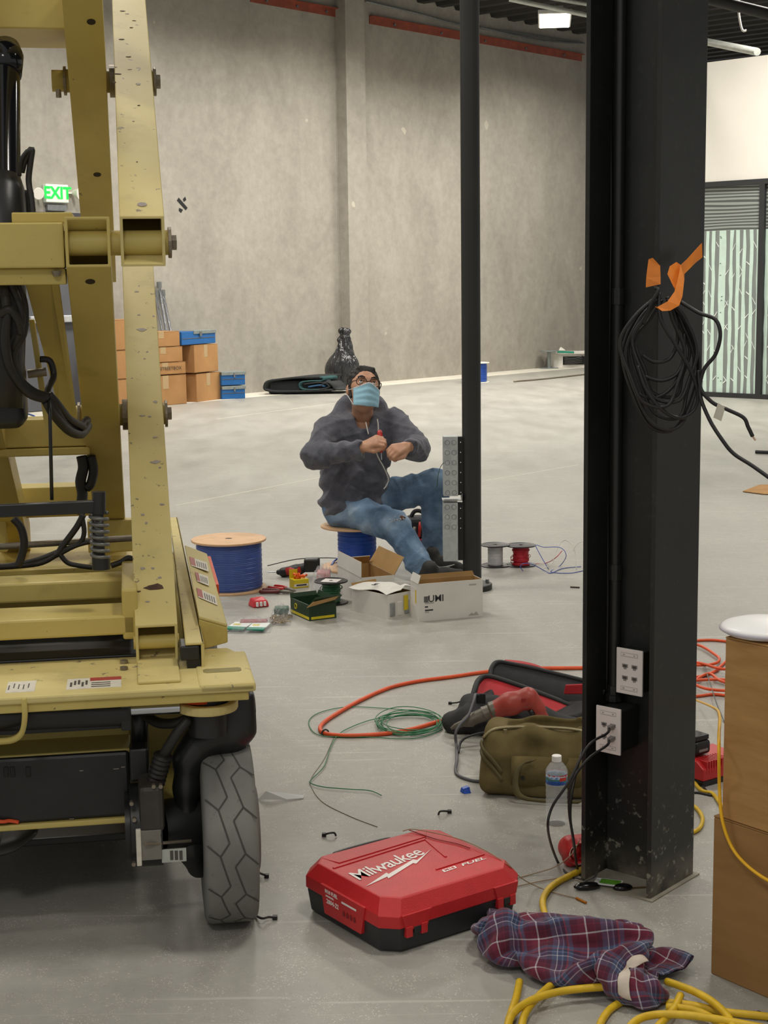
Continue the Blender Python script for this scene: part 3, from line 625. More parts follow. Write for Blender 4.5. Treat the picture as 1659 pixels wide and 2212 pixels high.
ap = G(1656,1350,zt2+.02); r = thing('access_point', 'round white wireless access point lying on the cardboard box', 'access point', (ap[0],ap[1],zt2))
mb = MB(); mb.lathe([(.05,0),(.088,.003),(.098,.010),(.1,.016),(.092,.022),(.07,.029),(.04,.033),(.012,.0345)], 40, X_at((ap[0],ap[1],zt2))); mb.build('dome', M('ap_white', '#f2f2f2', .35, 0, 0), r, world=True, smooth=True)
mb = MB(); mb.lathe([(.0975,.0085),(.101,.011),(.101,.0145),(.099,.017)], 40, X_at((ap[0],ap[1],zt2)), cap=False); mb.build('rim', M('ap_rim', '#c9c6d0', .4, 0, 0), r, world=True, smooth=True)
# yellow data cable hanging over the boxes
M('cab_yellow', '#f0b81c', .4, 0, .06, 20); M('cord_yellow', '#d3ae21', .5, 0, .14, 30); M('cord_orange', '#e4582a', .45, 0, .1, 20)
bn = np.array([bd[1],-bd[0],0]); bn = bn if bn[1] < 0 else -bn
def onb(px, py, off): return PL(px, py, b0+bn*off, bn)
wcable('data_cable', [G(1502,1512,.03), D(1540,1528,4.2), D(1554,1545,3.6), onb(1553,1600,.02), onb(1554,1700,.016), onb(1560,1770,.02), onb(1580,1828,.016), onb(1612,1868,.02), onb(1660,1902,.03), onb(1720,1925,.03), onb(1790,1990,.03), (.96,2.86,.05), (1.02,2.80,.005), (1.3,2.85,.005)], .0038, 'cab_yellow', 'bright yellow data cable hanging in front of the cardboard boxes', n=8)
# ---- red charger with a battery
q = G(1560,1690); ch = thing('battery_charger', 'red and black battery charger on the floor right of the column', 'charger', (q[0],q[1],0), math.radians(35))
s_ = q[1]/3300.
mb = MB(); mb.box((-.085,0,0), (.085,.12,.018)); mb.build('base', 'blk_plastic', ch, bevel=.004)
mb = MB(); mb.prism([(-.085,0,.018),(-.085,0,.055),(-.085,.03,.075),(-.085,.12,.082),(-.085,.12,.018)], (.17,0,0)); bdy = mb.build('body', TR, ch, bevel=.004)
for i in range(9):
    mb = MB(); mb.box((-.07+i*.011,-.001,.04), (-.064+i*.011,.05,.0785)); mb.build('vent_rib', TR, bdy)
mb = MB(); mb.prism([(.03,-.0012,.042),(.05,-.0012,.042),(.048,-.0012,.052),(.03,-.0012,.05)], (0,.002,0)); mb.build('status_light', EM('led_green', '#18d070', 1.), bdy)
bt = thing('battery_pack', 'black battery pack standing on the red charger', 'battery', (q[0]-.055,q[1]+.02,.082), math.radians(35))
mb = MB(); mb.box((-.035,0,0), (.035,.07,.045)); mb.build('shell', 'blk_plastic', bt, bevel=.012, seg=3)
mb = MB(); mb.box((-.03,.005,.045), (.03,.06,.062)); mb.build('terminal_block', 'blk_plastic', bt, bevel=.004)
mb = MB(); mb.box((-.02,-.001,.012), (.018,0,.02)); mb.build('badge', 'port_grey', bt)
# ---- orange cords and yellow cord behind / right of the column
def fcable(name, pts, r, mat, label, cat='cord', z=None, n=8, seg=8, **kw):
    z = r if z is None else z
    return wcable(name, [G(p[0], p[1], (p[2] if len(p) > 2 else z)) for p in pts], r, mat, label, cat, n, seg, **kw)
oc = [[(1440,1392),(1500,1384),(1545,1383),(1600,1390)], [(1440,1410),(1500,1392),(1545,1414),(1553,1428),(1530,1436),(1470,1440),(1440,1470)],
      [(1440,1425),(1510,1432),(1560,1445),(1600,1440)], [(1440,1462),(1505,1462),(1545,1450),(1556,1440),(1590,1410)], [(1440,1480),(1500,1470),(1560,1468),(1620,1475)],
      [(1440,1440),(1500,1478),(1540,1490),(1600,1492)], [(1440,1505),(1500,1504),(1545,1500),(1600,1507)], [(1440,1490),(1490,1475),(1530,1455),(1555,1470),(1590,1480)]]
mb = MB(); hl = 0.0
for i, pp in enumerate(oc):
    mb.tube(smooth_path([G(a,b,.006+.007*(i%3)) for a, b in pp], 8), .006, 7)
mb.build('orange_cord_heap', 'cord_orange', label='heap of orange extension cord loops on the floor behind the column', cat='cord', origin=G(1500,1450), smooth=True)
fcable('grey_wire', [(1520,1432,.01),(1535,1480,.02),(1548,1520,.02),(1565,1560,.003)], .0022, 'cab_grey', 'thin grey wire crossing the orange cord heap', 'wire')
fcable('yellow_cord_loop', [(1440,1560),(1500,1690),(1540,1715),(1560,1740),(1600,1760)], .006, 'cord_yellow', 'yellow cord passing under the charger towards the boxes')
fcable('yellow_cord_loop', [(1470,1730),(1500,1742),(1517,1765),(1512,1788),(1490,1800),(1460,1800)], .006, 'cord_yellow', 'yellow cord bend showing at the right foot of the column')
fcable('charger_lead', [(1500,1680),(1515,1695),(1530,1713),(1535,1718),(1505,1712),(1480,1715)], .0035, 'cab_black', 'thin black lead of the battery charger on the floor')
# ---- orange cord sweeping across the floor
fcable('extension_cord', [(1300,1442),(1245,1443),(1150,1444),(1060,1450),(975,1462),(900,1472),(840,1486),(780,1512),(730,1540),(698,1562),(692,1577),(710,1586),(760,1589),(830,1585),(890,1575),(935,1562),(960,1556)], .0075, 'cord_orange', 'long orange extension cord sweeping in a loop across the floor', n=9)
r = G(703,1584,.008); mb = MB(); mb.tube(smooth_path([r+np.array([math.cos(a)*.012,math.sin(a)*.004,math.sin(a)*.012]) for a in np.linspace(0,5.8,8)], 3), .003, 6); mb.build('cable_tie', 'blk_plastic', label='black tie round the bend of the orange cord', cat='cable tie', origin=r)
# ---- green wire coil and tails
M('wire_green', '#2b7d50', .4, 0, .1, 30)
gc = G(884,1567); mb = MB(); rnd = random.Random(5)
for i in range(9):
    rx, ry = rnd.uniform(.085,.117), rnd.uniform(.115,.165); ox, oy = rnd.uniform(-.012,.012), rnd.uniform(-.03,.03); z = .002+.0022*i; ph = rnd.uniform(0,6.28)
    mb.tube([(gc[0]+ox+rx*math.cos(a+ph), gc[1]+oy+ry*math.sin(a+ph), z+.002*math.sin(3*a+i)) for a in np.linspace(0,6.2,40)], .0017, 5)
mb.tube(smooth_path([G(a,b,.004) for a, b in ((940,1545),(900,1536),(830,1530),(755,1527),(700,1536),(670,1552),(670,1572),(690,1588),(740,1592),(800,1592),(870,1596),(920,1590),(955,1575))], 8), .0017, 5)
mb.tube(smooth_path([G(a,b,.006) for a, b in ((935,1548),(880,1546),(810,1553),(755,1572),(728,1590),(712,1620),(700,1655),(672,1684),(672,1692),(700,1700),(760,1705),(800,1708),(824,1718))], 8), .0017, 5)
mb.build('green_wire_coil', 'wire_green', label='loose coil of green wire with trailing ends on the floor', cat='wire coil', origin=gc, smooth=True)
fcable('thin_wire', [(722,1590),(700,1640),(672,1682),(675,1705),(700,1735),(760,1765),(815,1786)], .0012, M('wire_olive', '#7d7a62', .5), 'thin dull wire trailing from the green coil towards the tool case', 'wire', n=5)
# ---- black cut cable ties, blue clip, plastic offcuts
def ziptie(pts, label, head=True):
    o = G(*pts[0][:2]); mb = MB(); P = smooth_path([G(p[0],p[1],p[2]) for p in pts], 5); mb.tube(P, .003, 5)
    if head: h = P[-1]; mb.box(h-np.array([.006,.006,.004]), h+np.array([.006,.006,.005]))
    mb.build('cut_cable_tie', 'blk_plastic', label=label, cat='cable tie', origin=o, group='cut black cable ties')
ziptie([(1000,1506,.004),(1001,1511,.02),(990,1517,.012),(972,1519,.004)], 'black cut cable tie left of the red tool bag')
ziptie([(947,1760,.003),(950,1753,.014),(960,1752,.012),(971,1753,.005)], 'black cut cable tie between tool case and canvas bag')
ziptie([(726,1806,.003),(722,1799,.012),(710,1800,.012),(700,1803,.005)], 'black cut cable tie behind the tool case handle')
ziptie([(556,1884,.005),(566,1888,.012),(576,1892,.005)], 'small black tie scrap right of the lift wheel')
ziptie([(553,1978,.004),(566,1984,.014),(580,1981,.01),(594,1982,.005)], 'black cut cable tie at the foot of the lift wheel')
ziptie([(1630,2190,.004),(1640,2186,.012),(1650,2196,.004),(1662,2200,.004)], 'black scrap on the floor near the bottom right corner')
q = G(1008,1713); cl = thing('blue_clip', 'small blue plastic clip on the floor beside the canvas bag', 'clip', (q[0],q[1],0), .4)
M('blue_plastic', '#1f4fb4', .4)
mb = MB(); mb.prism([(-.014,0,0),(.014,0,0),(.011,.0,.018),(-.010,0,.014)], (0,.02,0)); mb.build('shell', 'blue_plastic', cl, bevel=.002)
mb = MB(); mb.prism([(-.012,-.008,.0),(.012,-.008,0),(.010,0,.012),(-.010,0,.010)], (0,.008,0)); mb.build('lip', 'blue_plastic', cl, bevel=.001)
t = NT('clear_film'); t.set(color=(.93,.95,.97,1), rough=.12, alpha=.62, spec=.9)
mb = MB(); mb.sheet([[G(556,1716,.004), G(558,1727,.003)], [G(575,1709,.030), G(585,1727,.006)], [G(605,1712,.02), G(620,1727,.006)], [G(657,1718,.005), G(655,1724,.003)]])
mb.build('plastic_offcut', 'clear_film', label='clear folded plastic offcut on the floor right of the wheel', cat='plastic', solid=.0012, origin=G(600,1720))
# ---- water bottle
q = G(1202,1779); bt = thing('water_bottle', 'clear plastic water bottle with white cap in front of the canvas bag', 'bottle', (q[0],q[1],0))
t = NT('pet'); t.set(color=(.9,.94,.97,1), rough=.04, alpha=.24, spec=1.); t.bump(t.noise(t.co(), 60, 3), .5, .01); M('cap_white', '#f4f2ee', .4, 0, 0)
t = NT('water'); t.set(color=(1,1,1,1), rough=.0, trans=1., ior=1.33)
k = .2/160*3300/q[1]; HB = 158*q[1]/3300*1.01; RB = 25*q[1]/3300
prof = [(.3,0),(.8,.0),(.96,.02),(1,.06)]
for i in range(7): z = .10+i*.065; prof += [(1.0,z),(.93,z+.032)]
prof += [(1.,.56),(1.,.60),(.98,.61),(.98,.74),(1.,.75),(1.,.78),(.86,.83),(.6,.885),(.42,.91),(.40,.93)]
mb = MB(); mb.lathe([(a*RB,b*HB) for a, b in prof], 28); mb.build('body', 'pet', bt, smooth=True)
mb = MB(); mb.lathe([(.44*RB,.915*HB),(.44*RB,.99*HB),(.40*RB,HB),(.0,HB)], 20); mb.build('cap', 'cap_white', bt, bevel=.001)
t = NT('bottle_label'); v = t.co('Generated'); g = t.n('ShaderNodeSeparateXYZ', {'Vector': v}).outputs
hz = t.math('ADD', g[2], t.math('MULTIPLY', t.math('SUBTRACT', t.noise(v, 4, 2), .5), .7))
c = t.ramp(hz, [(.0, lin('#2b4f9a')), (.30, lin('#3f77b5')), (.42, lin('#3f7a55')), (.58, lin('#6f93c6')), (.75, lin('#c7d6e6')), (.92, lin('#e5e8ec')), (.93, lin('#b9323c'))], 'CONSTANT')
t.l(c, 'Base Color'); t.set(rough=.3)
mb = MB(); mb.lathe([(RB*.992,.605*HB),(RB*.992,.745*HB)], 28, cap=False); lb = mb.build('label', 'bottle_label', bt, smooth=True)
mb = MB(); X = Matrix.Rotation(math.radians(-62),4,'Z')
mb.add([X @ Vector((math.cos(a)*RB*1.002, math.sin(a)*RB*1.002, z*HB)) for z in (.665,.715) for a in np.linspace(-.32,.42,6)], [(i,i+1,i+7,i+6) for i in range(5)]); mb.build('label_emblem', M('label_red', '#c5392e', .4), lb)
# ---- red object behind the left column edge, key fobs
q = G(1238,1872); rt = thing('tape_measure', 'red tape measure on the floor behind the column foot', 'tape measure', (q[0]+.012,q[1]+.015,0), math.radians(20))
mb = MB(); sd = SD((-.05,-.035,-.005), (.05,.035,.1), .004); sd.u(sd.box((0,0,.04), (.038,.022,.04), .014), 0); sd.u(sd.cone((-.01,-.018,.042), (-.01,.018,.042), .034), .006); sd.mesh(mb); bd_ = mb.build('case', TR, rt, smooth=True)
mb = MB(); mb.tube([(-.01+.02*math.cos(a),-.024,.042+.02*math.sin(a)) for a in np.linspace(0,6.0,18)], .0025, 6); mb.build('side_ring', M('dark_red2', '#8f1b1e', .5), bd_)
def fob(px, py, L_, label, ang):
    q = G(px,py); r = thing('key_fob', label, 'key fob', (q[0],q[1],0), ang)
    sd = SD((-.045,-.025,-.004), (.045,.025,.025), .0025); sd.u(sd.ell((0,0,.009), (L_,.015,.010)), 0); mb = sd.mesh(); mb.build('shell', 'blk_shiny', r, smooth=True); return r
M('blk_shiny', '#101012', .15, 0, 0)
fob(1268,1921,.036, 'long glossy black key fob at the column foot', .15); r = fob(1345,1924,.026, 'round glossy black key head beside the green tag at the column foot', .1)
mb = MB(); mb.box((.024,-.003,.005), (.085,.003,.007)); mb.build('key_blade', M('brassy', '#8d7a52', .35, .8), r)
q = G(1315,1917); kt = thing('key_tag', 'clear key tag with a green insert between two black fobs', 'key tag', (q[0],q[1],0), -.35)
mb = MB(); mb.box((-.036,-.02,.012), (.034,.02,.015)); mb.build('clear_holder', 'clear_film', kt, bevel=.001)
mb = MB(); mb.box((-.022,-.014,.0152), (.030,.014,.0162)); mb.build('green_insert', M('green_card', '#5c9a2c', .5, 0, .3, 60), kt)
mb = MB(); mb.tube([(-.036+.012*math.cos(a),.012*math.sin(a),.014) for a in np.linspace(0,6.1,14)], .0012, 5); mb.build('split_ring', 'steel_grey', kt)
# ---- thin wires between case and column
M('wire_tan', '#a1886a', .5)
for i, (pp, lab) in enumerate((([(870,1795,.135),(900,1792,.138),(990,1812,.136),(1050,1838,.134),(1100,1870,.118),(1125,1896,.05),(1160,1915,.004),(1205,1930,.003),(1245,1940,.002)], 'tan wire lying over the tool case towards the column'),
        ([(884,1793,.1315),(940,1812,.131),(985,1822,.131),(1015,1832,.131)], 'short dark wire lying on the tool case lid'),
        ([(1112,1898,.004),(1150,1888,.003),(1200,1872,.02),(1235,1845,.05),(1252,1815,.09)], 'tan wire rising from the case towards the column channel'),
        ([(1115,1915,.003),(1160,1905,.003),(1205,1897,.003),(1240,1890,.003)], 'fine wire on the floor right of the tool case'))):
    fcable('thin_wire', pp, .0014, 'wire_tan' if i != 1 else 'dark_red2', lab, 'wire', n=5)
mb = MB(); mb.cyl(G(1245,1940,.004), G(1266,1950,.004), .0035, 10); mb.build('copper_ferrule', M('copper', '#c07a2c', .3, .8), label='small copper tip at the end of the tan wire by the shirt', cat='ferrule', origin=G(1250,1944,.004))
# ---- yellow extension cord under the shirt
ycord = [[(1000,2290),(1085,2240),(1100,2200),(1115,2155),(1122,2120)], [(1090,2260),(1098,2212),(1112,2185),(1150,2160),(1210,2142),(1290,2133),(1340,2134),(1380,2150)],
         [(1125,2260),(1128,2212),(1140,2180),(1165,2150),(1200,2120)], [(1290,2240),(1300,2205),(1325,2175),(1380,2150),(1440,2160)], [(1340,2250),(1370,2208),(1410,2193),(1470,2192),(1540,2200),(1620,2215),(1700,2230)],
         [(1400,2240),(1430,2208),(1455,2180),(1470,2150)], [(1440,2165),(1500,2172),(1560,2185),(1659,2196),(1760,2210)], [(1440,2120),(1495,2140),(1540,2165),(1575,2200),(1590,2240)], [(1440,2175),(1490,2180),(1530,2195),(1570,2225),(1590,2250)]]
mb = MB()
for i, pp in enumerate(ycord): mb.tube(smooth_path([G(a,b,.0085+.011*((i*2)%3)*(1 if 0 < j < len(pp)-1 else .5)) for j, (a, b) in enumerate(pp)], 8), .0085, 9)
mb.build('yellow_extension_cord', 'cord_yellow', label='coiled yellow extension cord under the plaid shirt', cat='cord', origin=G(1300,2150), smooth=True)
fcable('yellow_cord_loop', [(1275,1868),(1245,1885),(1205,1905),(1182,1925),(1172,1950),(1180,1985)], .0085, 'cord_yellow', 'yellow cord curving from the column foot under the plaid shirt')
# ================================================================ SHIRT, CANVAS BAG, TOOL BAG, DRILL
def uvmesh(name, grids, mat, parent=None, origin=(0,0,0), solid=.0015, **kw):
    """grids: list of (points[i][j], uv[i][j]) -> one cloth mesh with a UV map"""
    vs = []; fs = []; uv = []
    for P, U in grids:
        k = len(vs); a, b = len(P), len(P[0])
        for i in range(a):
            for j in range(b): vs.append(tuple(np.array(P[i][j])-np.array(origin))); uv.append(U[i][j])
        fs += [(k+i*b+j, k+i*b+j+1, k+(i+1)*b+j+1, k+(i+1)*b+j) for i in range(a-1) for j in range(b-1)]
    me = bpy.data.meshes.new(name); me.from_pydata(vs, [], fs); l = me.uv_layers.new(name='UVMap')
    for p in me.polygons:
        p.use_smooth = True
        for li in p.loop_indices: l.data[li].uv = uv[me.loops[li].vertex_index]
    me.materials.append(MATS[mat]); o = bpy.data.objects.new(name, me); COL.objects.link(o)
    if parent: o.parent = parent
    if solid: m = o.modifiers.new('solid', 'SOLIDIFY'); m.thickness = solid; m.offset = 0
    return o
t = NT('plaid'); uv = t.n('ShaderNodeUVMap').outputs[0]; g = t.n('ShaderNodeSeparateXYZ', {'Vector': uv}).outputs
def band(s):
    f = t.math('FRACT', s)
    return t.ramp(f, [(.0, lin('#c9c3c8')), (.03, lin('#5a2536')), (.17, lin('#73303f')), (.19, lin('#4b2a3c')), (.30, lin('#4d5570')), (.40, lin('#b9b6c0')), (.42, lin('#3d4663')), (.50, lin('#6a7390')), (.53, lin('#33384f')), (.60, lin('#8f4350')), (.63, lin('#4b5470')), (.72, lin('#5a2536')), (.86, lin('#6f2c3d'))], 'CONSTANT')
c = t.mix(.5, band(g[0]), band(t.math('ADD', t.math('MULTIPLY', g[1], .9), .37)))
tw = t.n('ShaderNodeTexWave', {'Vector': t.mapv(uv, (1,1,1), (0,0,.78)), 'Scale': 26.}); c = t.mix(.12, c, tw.outputs[0], 'OVERLAY')
t.l(c, 'Base Color'); t.set(rough=.9, spec=.15, sheen=.2)
M('shirt_lining', '#cfc3b4', .9, 0, .1, 30)
sh0 = G(1262,2085); sh = thing('plaid_shirt', 'crumpled maroon and blue plaid flannel shirt thrown on the floor', 'shirt', sh0)
# fall of the cloth, in millimetres: each row starts at its first point and goes on by steps
CLOTH_X = [
    [160,-8,11,10,15,-2,-12,-2,-3,-3,-12,-5,-5,-13,-8,-12,-14,-4,-13,-3,0,-6,-11,4,8,7,5,13,6,5,5,4,-2,-4,3,-1,-3,6,2,-3,-6,-10,-1,2,2,6,5,4,-1,-5,6,3],
    [163,-2,4,8,7,8,-2,-8,-10,-11,-6,-6,-8,-3,-10,-13,-6,-12,-12,-5,-9,-10,-4,1,8,12,3,9,4,3,6,6,5,0,-2,-3,0,-2,-2,-1,-4,-4,-6,3,1,4,4,2,3,-3,2,1],
    [176,-3,2,6,6,2,-3,-10,-4,-10,-13,-5,-7,-4,-11,-11,-8,-14,-8,-10,-10,-12,-5,6,5,9,10,4,-1,4,8,3,4,1,-4,-2,-2,0,-3,0,-3,-3,-1,-2,1,2,2,3,2,-1,1,2],
    [189,-3,2,-2,6,-1,-2,-8,-9,-13,-11,-8,-2,-9,-9,-12,-7,-6,-13,-11,-9,-13,-6,8,3,0,6,4,5,4,2,5,4,3,-2,-4,-3,-3,-3,1,-3,-3,-2,4,-1,-3,1,4,1,1,-1,1],
    [193,5,1,0,0,-1,-12,-7,-10,-5,-13,-12,-5,-12,1,-12,-8,-12,-8,-11,-8,-13,-8,4,-2,7,-4,14,1,-4,7,3,5,-2,1,-5,-2,-2,-6,1,-3,-4,1,1,-2,-3,1,6,2,6,-4,-3],
    [203,5,3,0,-9,-4,-12,-7,-10,-2,-13,-11,-14,0,-6,-9,-13,-7,-11,-14,-12,-11,-10,-2,5,0,5,7,2,3,2,2,7,-1,-6,-6,-4,-1,-5,-2,-3,0,0,-1,-1,-1,1,4,4,5,-2,-2],
    [200,3,9,3,-5,-13,-7,-8,-13,1,-12,-11,-10,-14,-6,-7,-11,-12,-13,-12,-8,-11,-12,1,-1,-1,9,4,9,1,-7,10,0,-3,-3,-7,-4,-5,-4,-4,-2,2,2,-3,-3,3,2,5,13,5,-3,-6],
    [201,1,4,9,-6,-10,-8,-6,-13,-9,-8,-8,-7,-12,-14,-12,-7,-11,-14,-14,-12,-4,-10,-4,-4,-3,11,7,13,-3,0,1,-3,-3,-3,-9,-6,-4,-6,-3,1,2,-1,2,4,7,6,8,8,4,2,0],
    [214,-3,-7,10,-3,-13,-7,-12,-1,-11,-12,-10,-5,-13,-11,-13,-12,-13,-12,-13,-10,-11,-12,-4,-4,7,10,3,11,6,-7,-6,-2,-1,-8,-7,-6,-5,-6,3,-2,3,11,7,4,6,10,9,6,5,4,0],
    [209,8,-1,1,-12,-13,-11,-7,0,-11,-6,-12,-8,-14,-11,-11,-14,-13,-13,-10,-15,-9,-5,-12,2,4,7,13,2,2,-8,-6,6,-4,-10,-8,-3,-7,2,3,6,7,6,8,7,8,7,12,6,4,4,4],
    [216,-3,5,-6,-12,-12,-14,-8,-3,-7,-3,-6,-11,-14,-15,-10,-14,-13,-10,-14,-13,-8,-1,-5,-4,-3,12,14,0,-6,2,0,8,-7,-16,-3,-4,2,3,3,6,6,5,8,8,7,7,9,8,4,4,6],
    [217,-6,7,-9,-12,-9,-13,-12,-11,-4,0,-6,-10,-11,-14,-10,-13,-16,-13,-13,-11,-3,4,0,-8,-3,4,13,2,2,-6,10,4,-13,-10,0,1,1,3,4,4,7,6,4,10,6,5,10,6,7,6,5],
    [226,-9,-9,1,-8,-14,-12,-13,-8,-12,-1,-2,-12,-7,-10,-12,-14,-14,-14,-10,-7,-7,7,1,-3,-7,3,1,8,2,7,-2,4,-6,-4,0,1,0,2,5,4,7,7,2,9,5,6,7,7,9,6,5],
    [216,8,-7,-13,-4,-12,-9,-11,-13,-7,0,-15,3,-10,-12,-15,-11,-13,-14,-7,-4,-6,-1,6,-1,-4,-8,3,12,-3,8,4,4,-4,-2,-4,-1,5,4,1,7,4,1,11,4,7,6,7,9,8,6,8],
    [206,8,-1,-11,-7,-2,-11,-13,-13,-2,-7,-8,-9,-8,-6,-11,-15,-8,-11,-6,-4,-2,-4,3,0,-2,-2,0,4,-1,8,3,3,2,-10,4,-1,-1,3,6,9,4,2,4,10,6,7,8,9,7,8,5],
    [208,-2,-3,-6,-2,-1,-10,-12,-13,-8,-6,-6,-10,-6,-8,-10,-10,-7,-9,-5,-3,3,-3,-2,0,1,-1,1,1,0,2,2,6,-2,-1,-3,4,0,2,3,6,4,7,5,9,8,7,8,8,7,8,7],
    [215,-5,-10,-9,3,-2,-14,-10,-6,1,-11,-12,-11,-14,-4,-9,-9,0,-2,-3,-5,0,1,1,0,-4,4,0,0,2,-6,2,6,-1,6,-8,3,3,5,-1,6,5,8,-2,12,11,8,8,7,8,8,6],
    [227,-8,-12,-7,-9,-10,-7,-4,3,-8,-15,-14,-14,-14,-9,-8,1,5,7,-4,-2,0,-2,-5,-1,2,8,1,1,-9,-2,2,-1,6,-1,5,1,1,5,2,1,2,1,10,0,11,11,14,12,9,2,10],
    [237,-12,-8,-9,-9,-10,-2,-6,-4,-15,-13,-14,-15,-11,-6,-2,6,0,0,7,-4,2,-5,-1,-2,2,3,1,-3,-2,-5,-2,-1,3,10,1,1,5,4,2,-2,2,6,1,8,9,11,10,9,3,10,12],
    [241,-13,-9,-6,-9,-9,-8,-9,-4,-14,-13,-13,-14,-4,-7,3,4,4,2,2,0,-2,-1,-2,-4,2,3,-3,-2,-3,-6,-4,7,2,6,9,-1,1,0,-1,3,5,8,1,3,12,10,5,9,4,7,14],
    [234,-6,-8,-7,-4,-10,-7,-10,-9,-14,-10,-15,-8,-4,0,5,5,1,1,1,0,1,-1,-1,-4,0,1,0,-3,-6,-5,0,4,1,6,1,-3,8,-1,3,6,6,6,2,-1,7,9,8,6,5,10,0],
    [242,-10,-10,-6,0,-14,-7,-7,-11,-14,-13,-8,-3,-5,4,4,3,6,-3,1,1,2,-1,-3,-2,1,-1,-3,-4,-4,-1,-1,1,4,6,-15,-4,5,10,10,1,-4,-2,14,6,-3,12,9,13,6,4,1],
    [243,-6,-1,-10,-9,-5,-11,-9,-10,-14,-11,-6,-1,1,2,3,4,-1,3,2,2,3,-3,-4,-1,0,-4,0,-3,-2,-2,-2,-7,4,-6,5,-5,1,10,6,-4,6,1,0,6,6,8,5,7,8,11,7],
    [242,8,-7,-10,-12,-10,0,-11,-12,-14,-9,1,-2,0,5,3,2,1,2,3,2,3,-6,-1,-3,-4,2,-2,-2,-1,-2,-5,-9,-7,6,1,1,-1,1,1,7,8,4,-2,1,8,8,6,3,11,10,7],
    [254,-2,-5,-10,-10,-8,-3,-10,-14,-13,-4,3,0,2,5,3,1,3,0,4,3,-1,-4,-2,-5,0,0,-1,0,-2,-4,-8,-11,-4,2,5,1,0,-3,1,9,1,3,1,8,6,8,9,1,8,7,-4],
    [258,-2,-6,-4,-7,-8,-10,-11,-11,-10,-7,4,7,-1,8,4,2,2,1,2,-1,-3,2,-5,-1,0,0,0,-1,-2,-8,-11,-7,-1,1,3,-1,0,2,-4,-1,3,8,6,7,6,9,1,11,7,2,-5],
    [267,-3,-5,-4,-4,-10,-10,-11,-10,-11,-5,7,0,4,9,3,2,2,4,2,-2,-2,-1,-1,-1,0,0,-1,-1,-8,-10,-8,-3,1,0,-3,-1,0,-2,6,-6,0,9,8,4,10,6,6,5,10,-2,3],
    [276,-7,0,-5,-2,-11,-11,-11,-9,-9,-5,3,5,7,6,6,3,2,2,2,0,-2,-1,-2,0,0,0,-2,-5,-8,-11,-5,-1,0,-1,-2,-4,-3,3,-1,-5,4,4,8,9,6,8,1,11,7,1,0],
    [274,7,0,-8,-2,-15,-12,-7,-8,-6,-1,4,3,6,7,6,3,4,2,1,1,-3,0,-3,1,-1,0,-3,-7,-13,-8,0,-2,1,-2,-2,-6,-2,4,-7,-1,5,2,8,6,8,4,4,9,10,-1,-2],
    [284,1,2,-5,-5,-13,-9,-10,-2,-5,-1,0,7,7,6,3,3,8,3,0,1,-2,-3,0,0,0,-2,-5,-12,-10,-3,-1,-2,-2,2,-7,-1,-3,-1,-2,-5,-2,6,8,6,3,3,10,12,9,0,-11],
    [300,-3,-5,-6,-9,-6,-10,-8,-8,8,-6,1,2,10,5,7,5,8,5,1,-1,-1,-2,0,0,-2,-2,-11,-9,-7,-2,-1,-1,-6,0,-3,-1,-2,-2,-2,-5,-8,6,5,6,3,9,4,12,8,-3,-3],
    [307,-11,-6,-4,-2,-11,-11,-1,-6,6,-1,0,3,4,6,9,5,10,8,3,-1,-1,-2,0,0,-2,-8,-11,-8,-5,0,-2,-4,-3,0,-2,-1,-4,-3,-7,-7,-4,5,9,3,5,0,8,9,9,-1,2],
    [294,-10,-4,1,-4,-7,-13,-5,4,10,3,-1,6,6,5,7,8,6,9,7,1,-1,-2,1,-1,-6,-11,-8,-6,-4,0,-2,-5,-2,-2,1,-2,-6,-3,-6,-10,-5,6,5,2,4,5,9,3,0,9,-1],
    [279,-4,-9,2,1,-11,-11,-5,6,8,8,8,11,7,7,7,9,5,7,9,5,-2,0,1,-4,-9,-9,-8,-5,-2,-1,-3,-6,-1,-1,1,-3,-5,-5,-7,-7,-8,3,6,3,2,2,13,0,-11,7,10],
    [286,-14,-8,-5,-2,-10,0,3,3,7,8,11,12,12,8,7,3,6,12,9,6,-1,1,-2,-5,-8,-9,-11,-2,0,-9,-3,3,-6,3,1,-4,-7,-11,0,-8,-6,-5,2,10,5,0,-4,0,-5,10,13],
    [287,-10,-9,0,0,-11,-1,7,6,4,6,9,5,7,10,10,11,10,9,11,8,1,0,-3,-7,-9,-11,-6,-6,-7,0,-5,-3,1,6,-3,-4,-8,-10,-8,0,-2,-5,-2,7,6,-5,1,-12,-7,6,13],
    [291,-8,-4,-7,1,-9,5,5,7,6,2,10,8,4,11,10,10,10,10,10,10,5,-1,-6,-12,-12,-2,-6,-6,-6,-4,-1,-4,1,0,-9,-5,-4,-6,-4,2,-6,-3,-5,1,-5,2,-10,-8,-8,7,14],
    [295,-5,-8,-6,0,3,2,1,10,1,7,6,6,6,14,12,10,11,10,9,6,0,-2,1,-11,-7,-8,-5,-5,-3,-1,-5,0,-7,-3,-1,-9,-8,-2,-3,-4,1,-3,-8,-7,-2,-9,-6,-11,-7,7,13],
    [307,-7,-11,1,-1,1,5,-1,2,9,7,2,6,8,11,15,6,4,13,4,0,-5,0,9,0,-5,-8,-4,-2,0,-5,-5,-2,-5,-8,-8,-4,-6,-2,-1,-1,-7,5,-7,-11,-12,-2,-12,-15,-11,7,10],
    [319,-11,-7,-1,3,-1,4,2,4,1,2,10,8,9,10,9,11,2,-6,-1,0,-2,6,-2,3,6,-2,-2,-3,8,-3,-6,-4,-5,-8,-6,-6,-7,0,0,-2,-9,-9,2,-13,-7,-9,-14,-14,-11,-2,4],
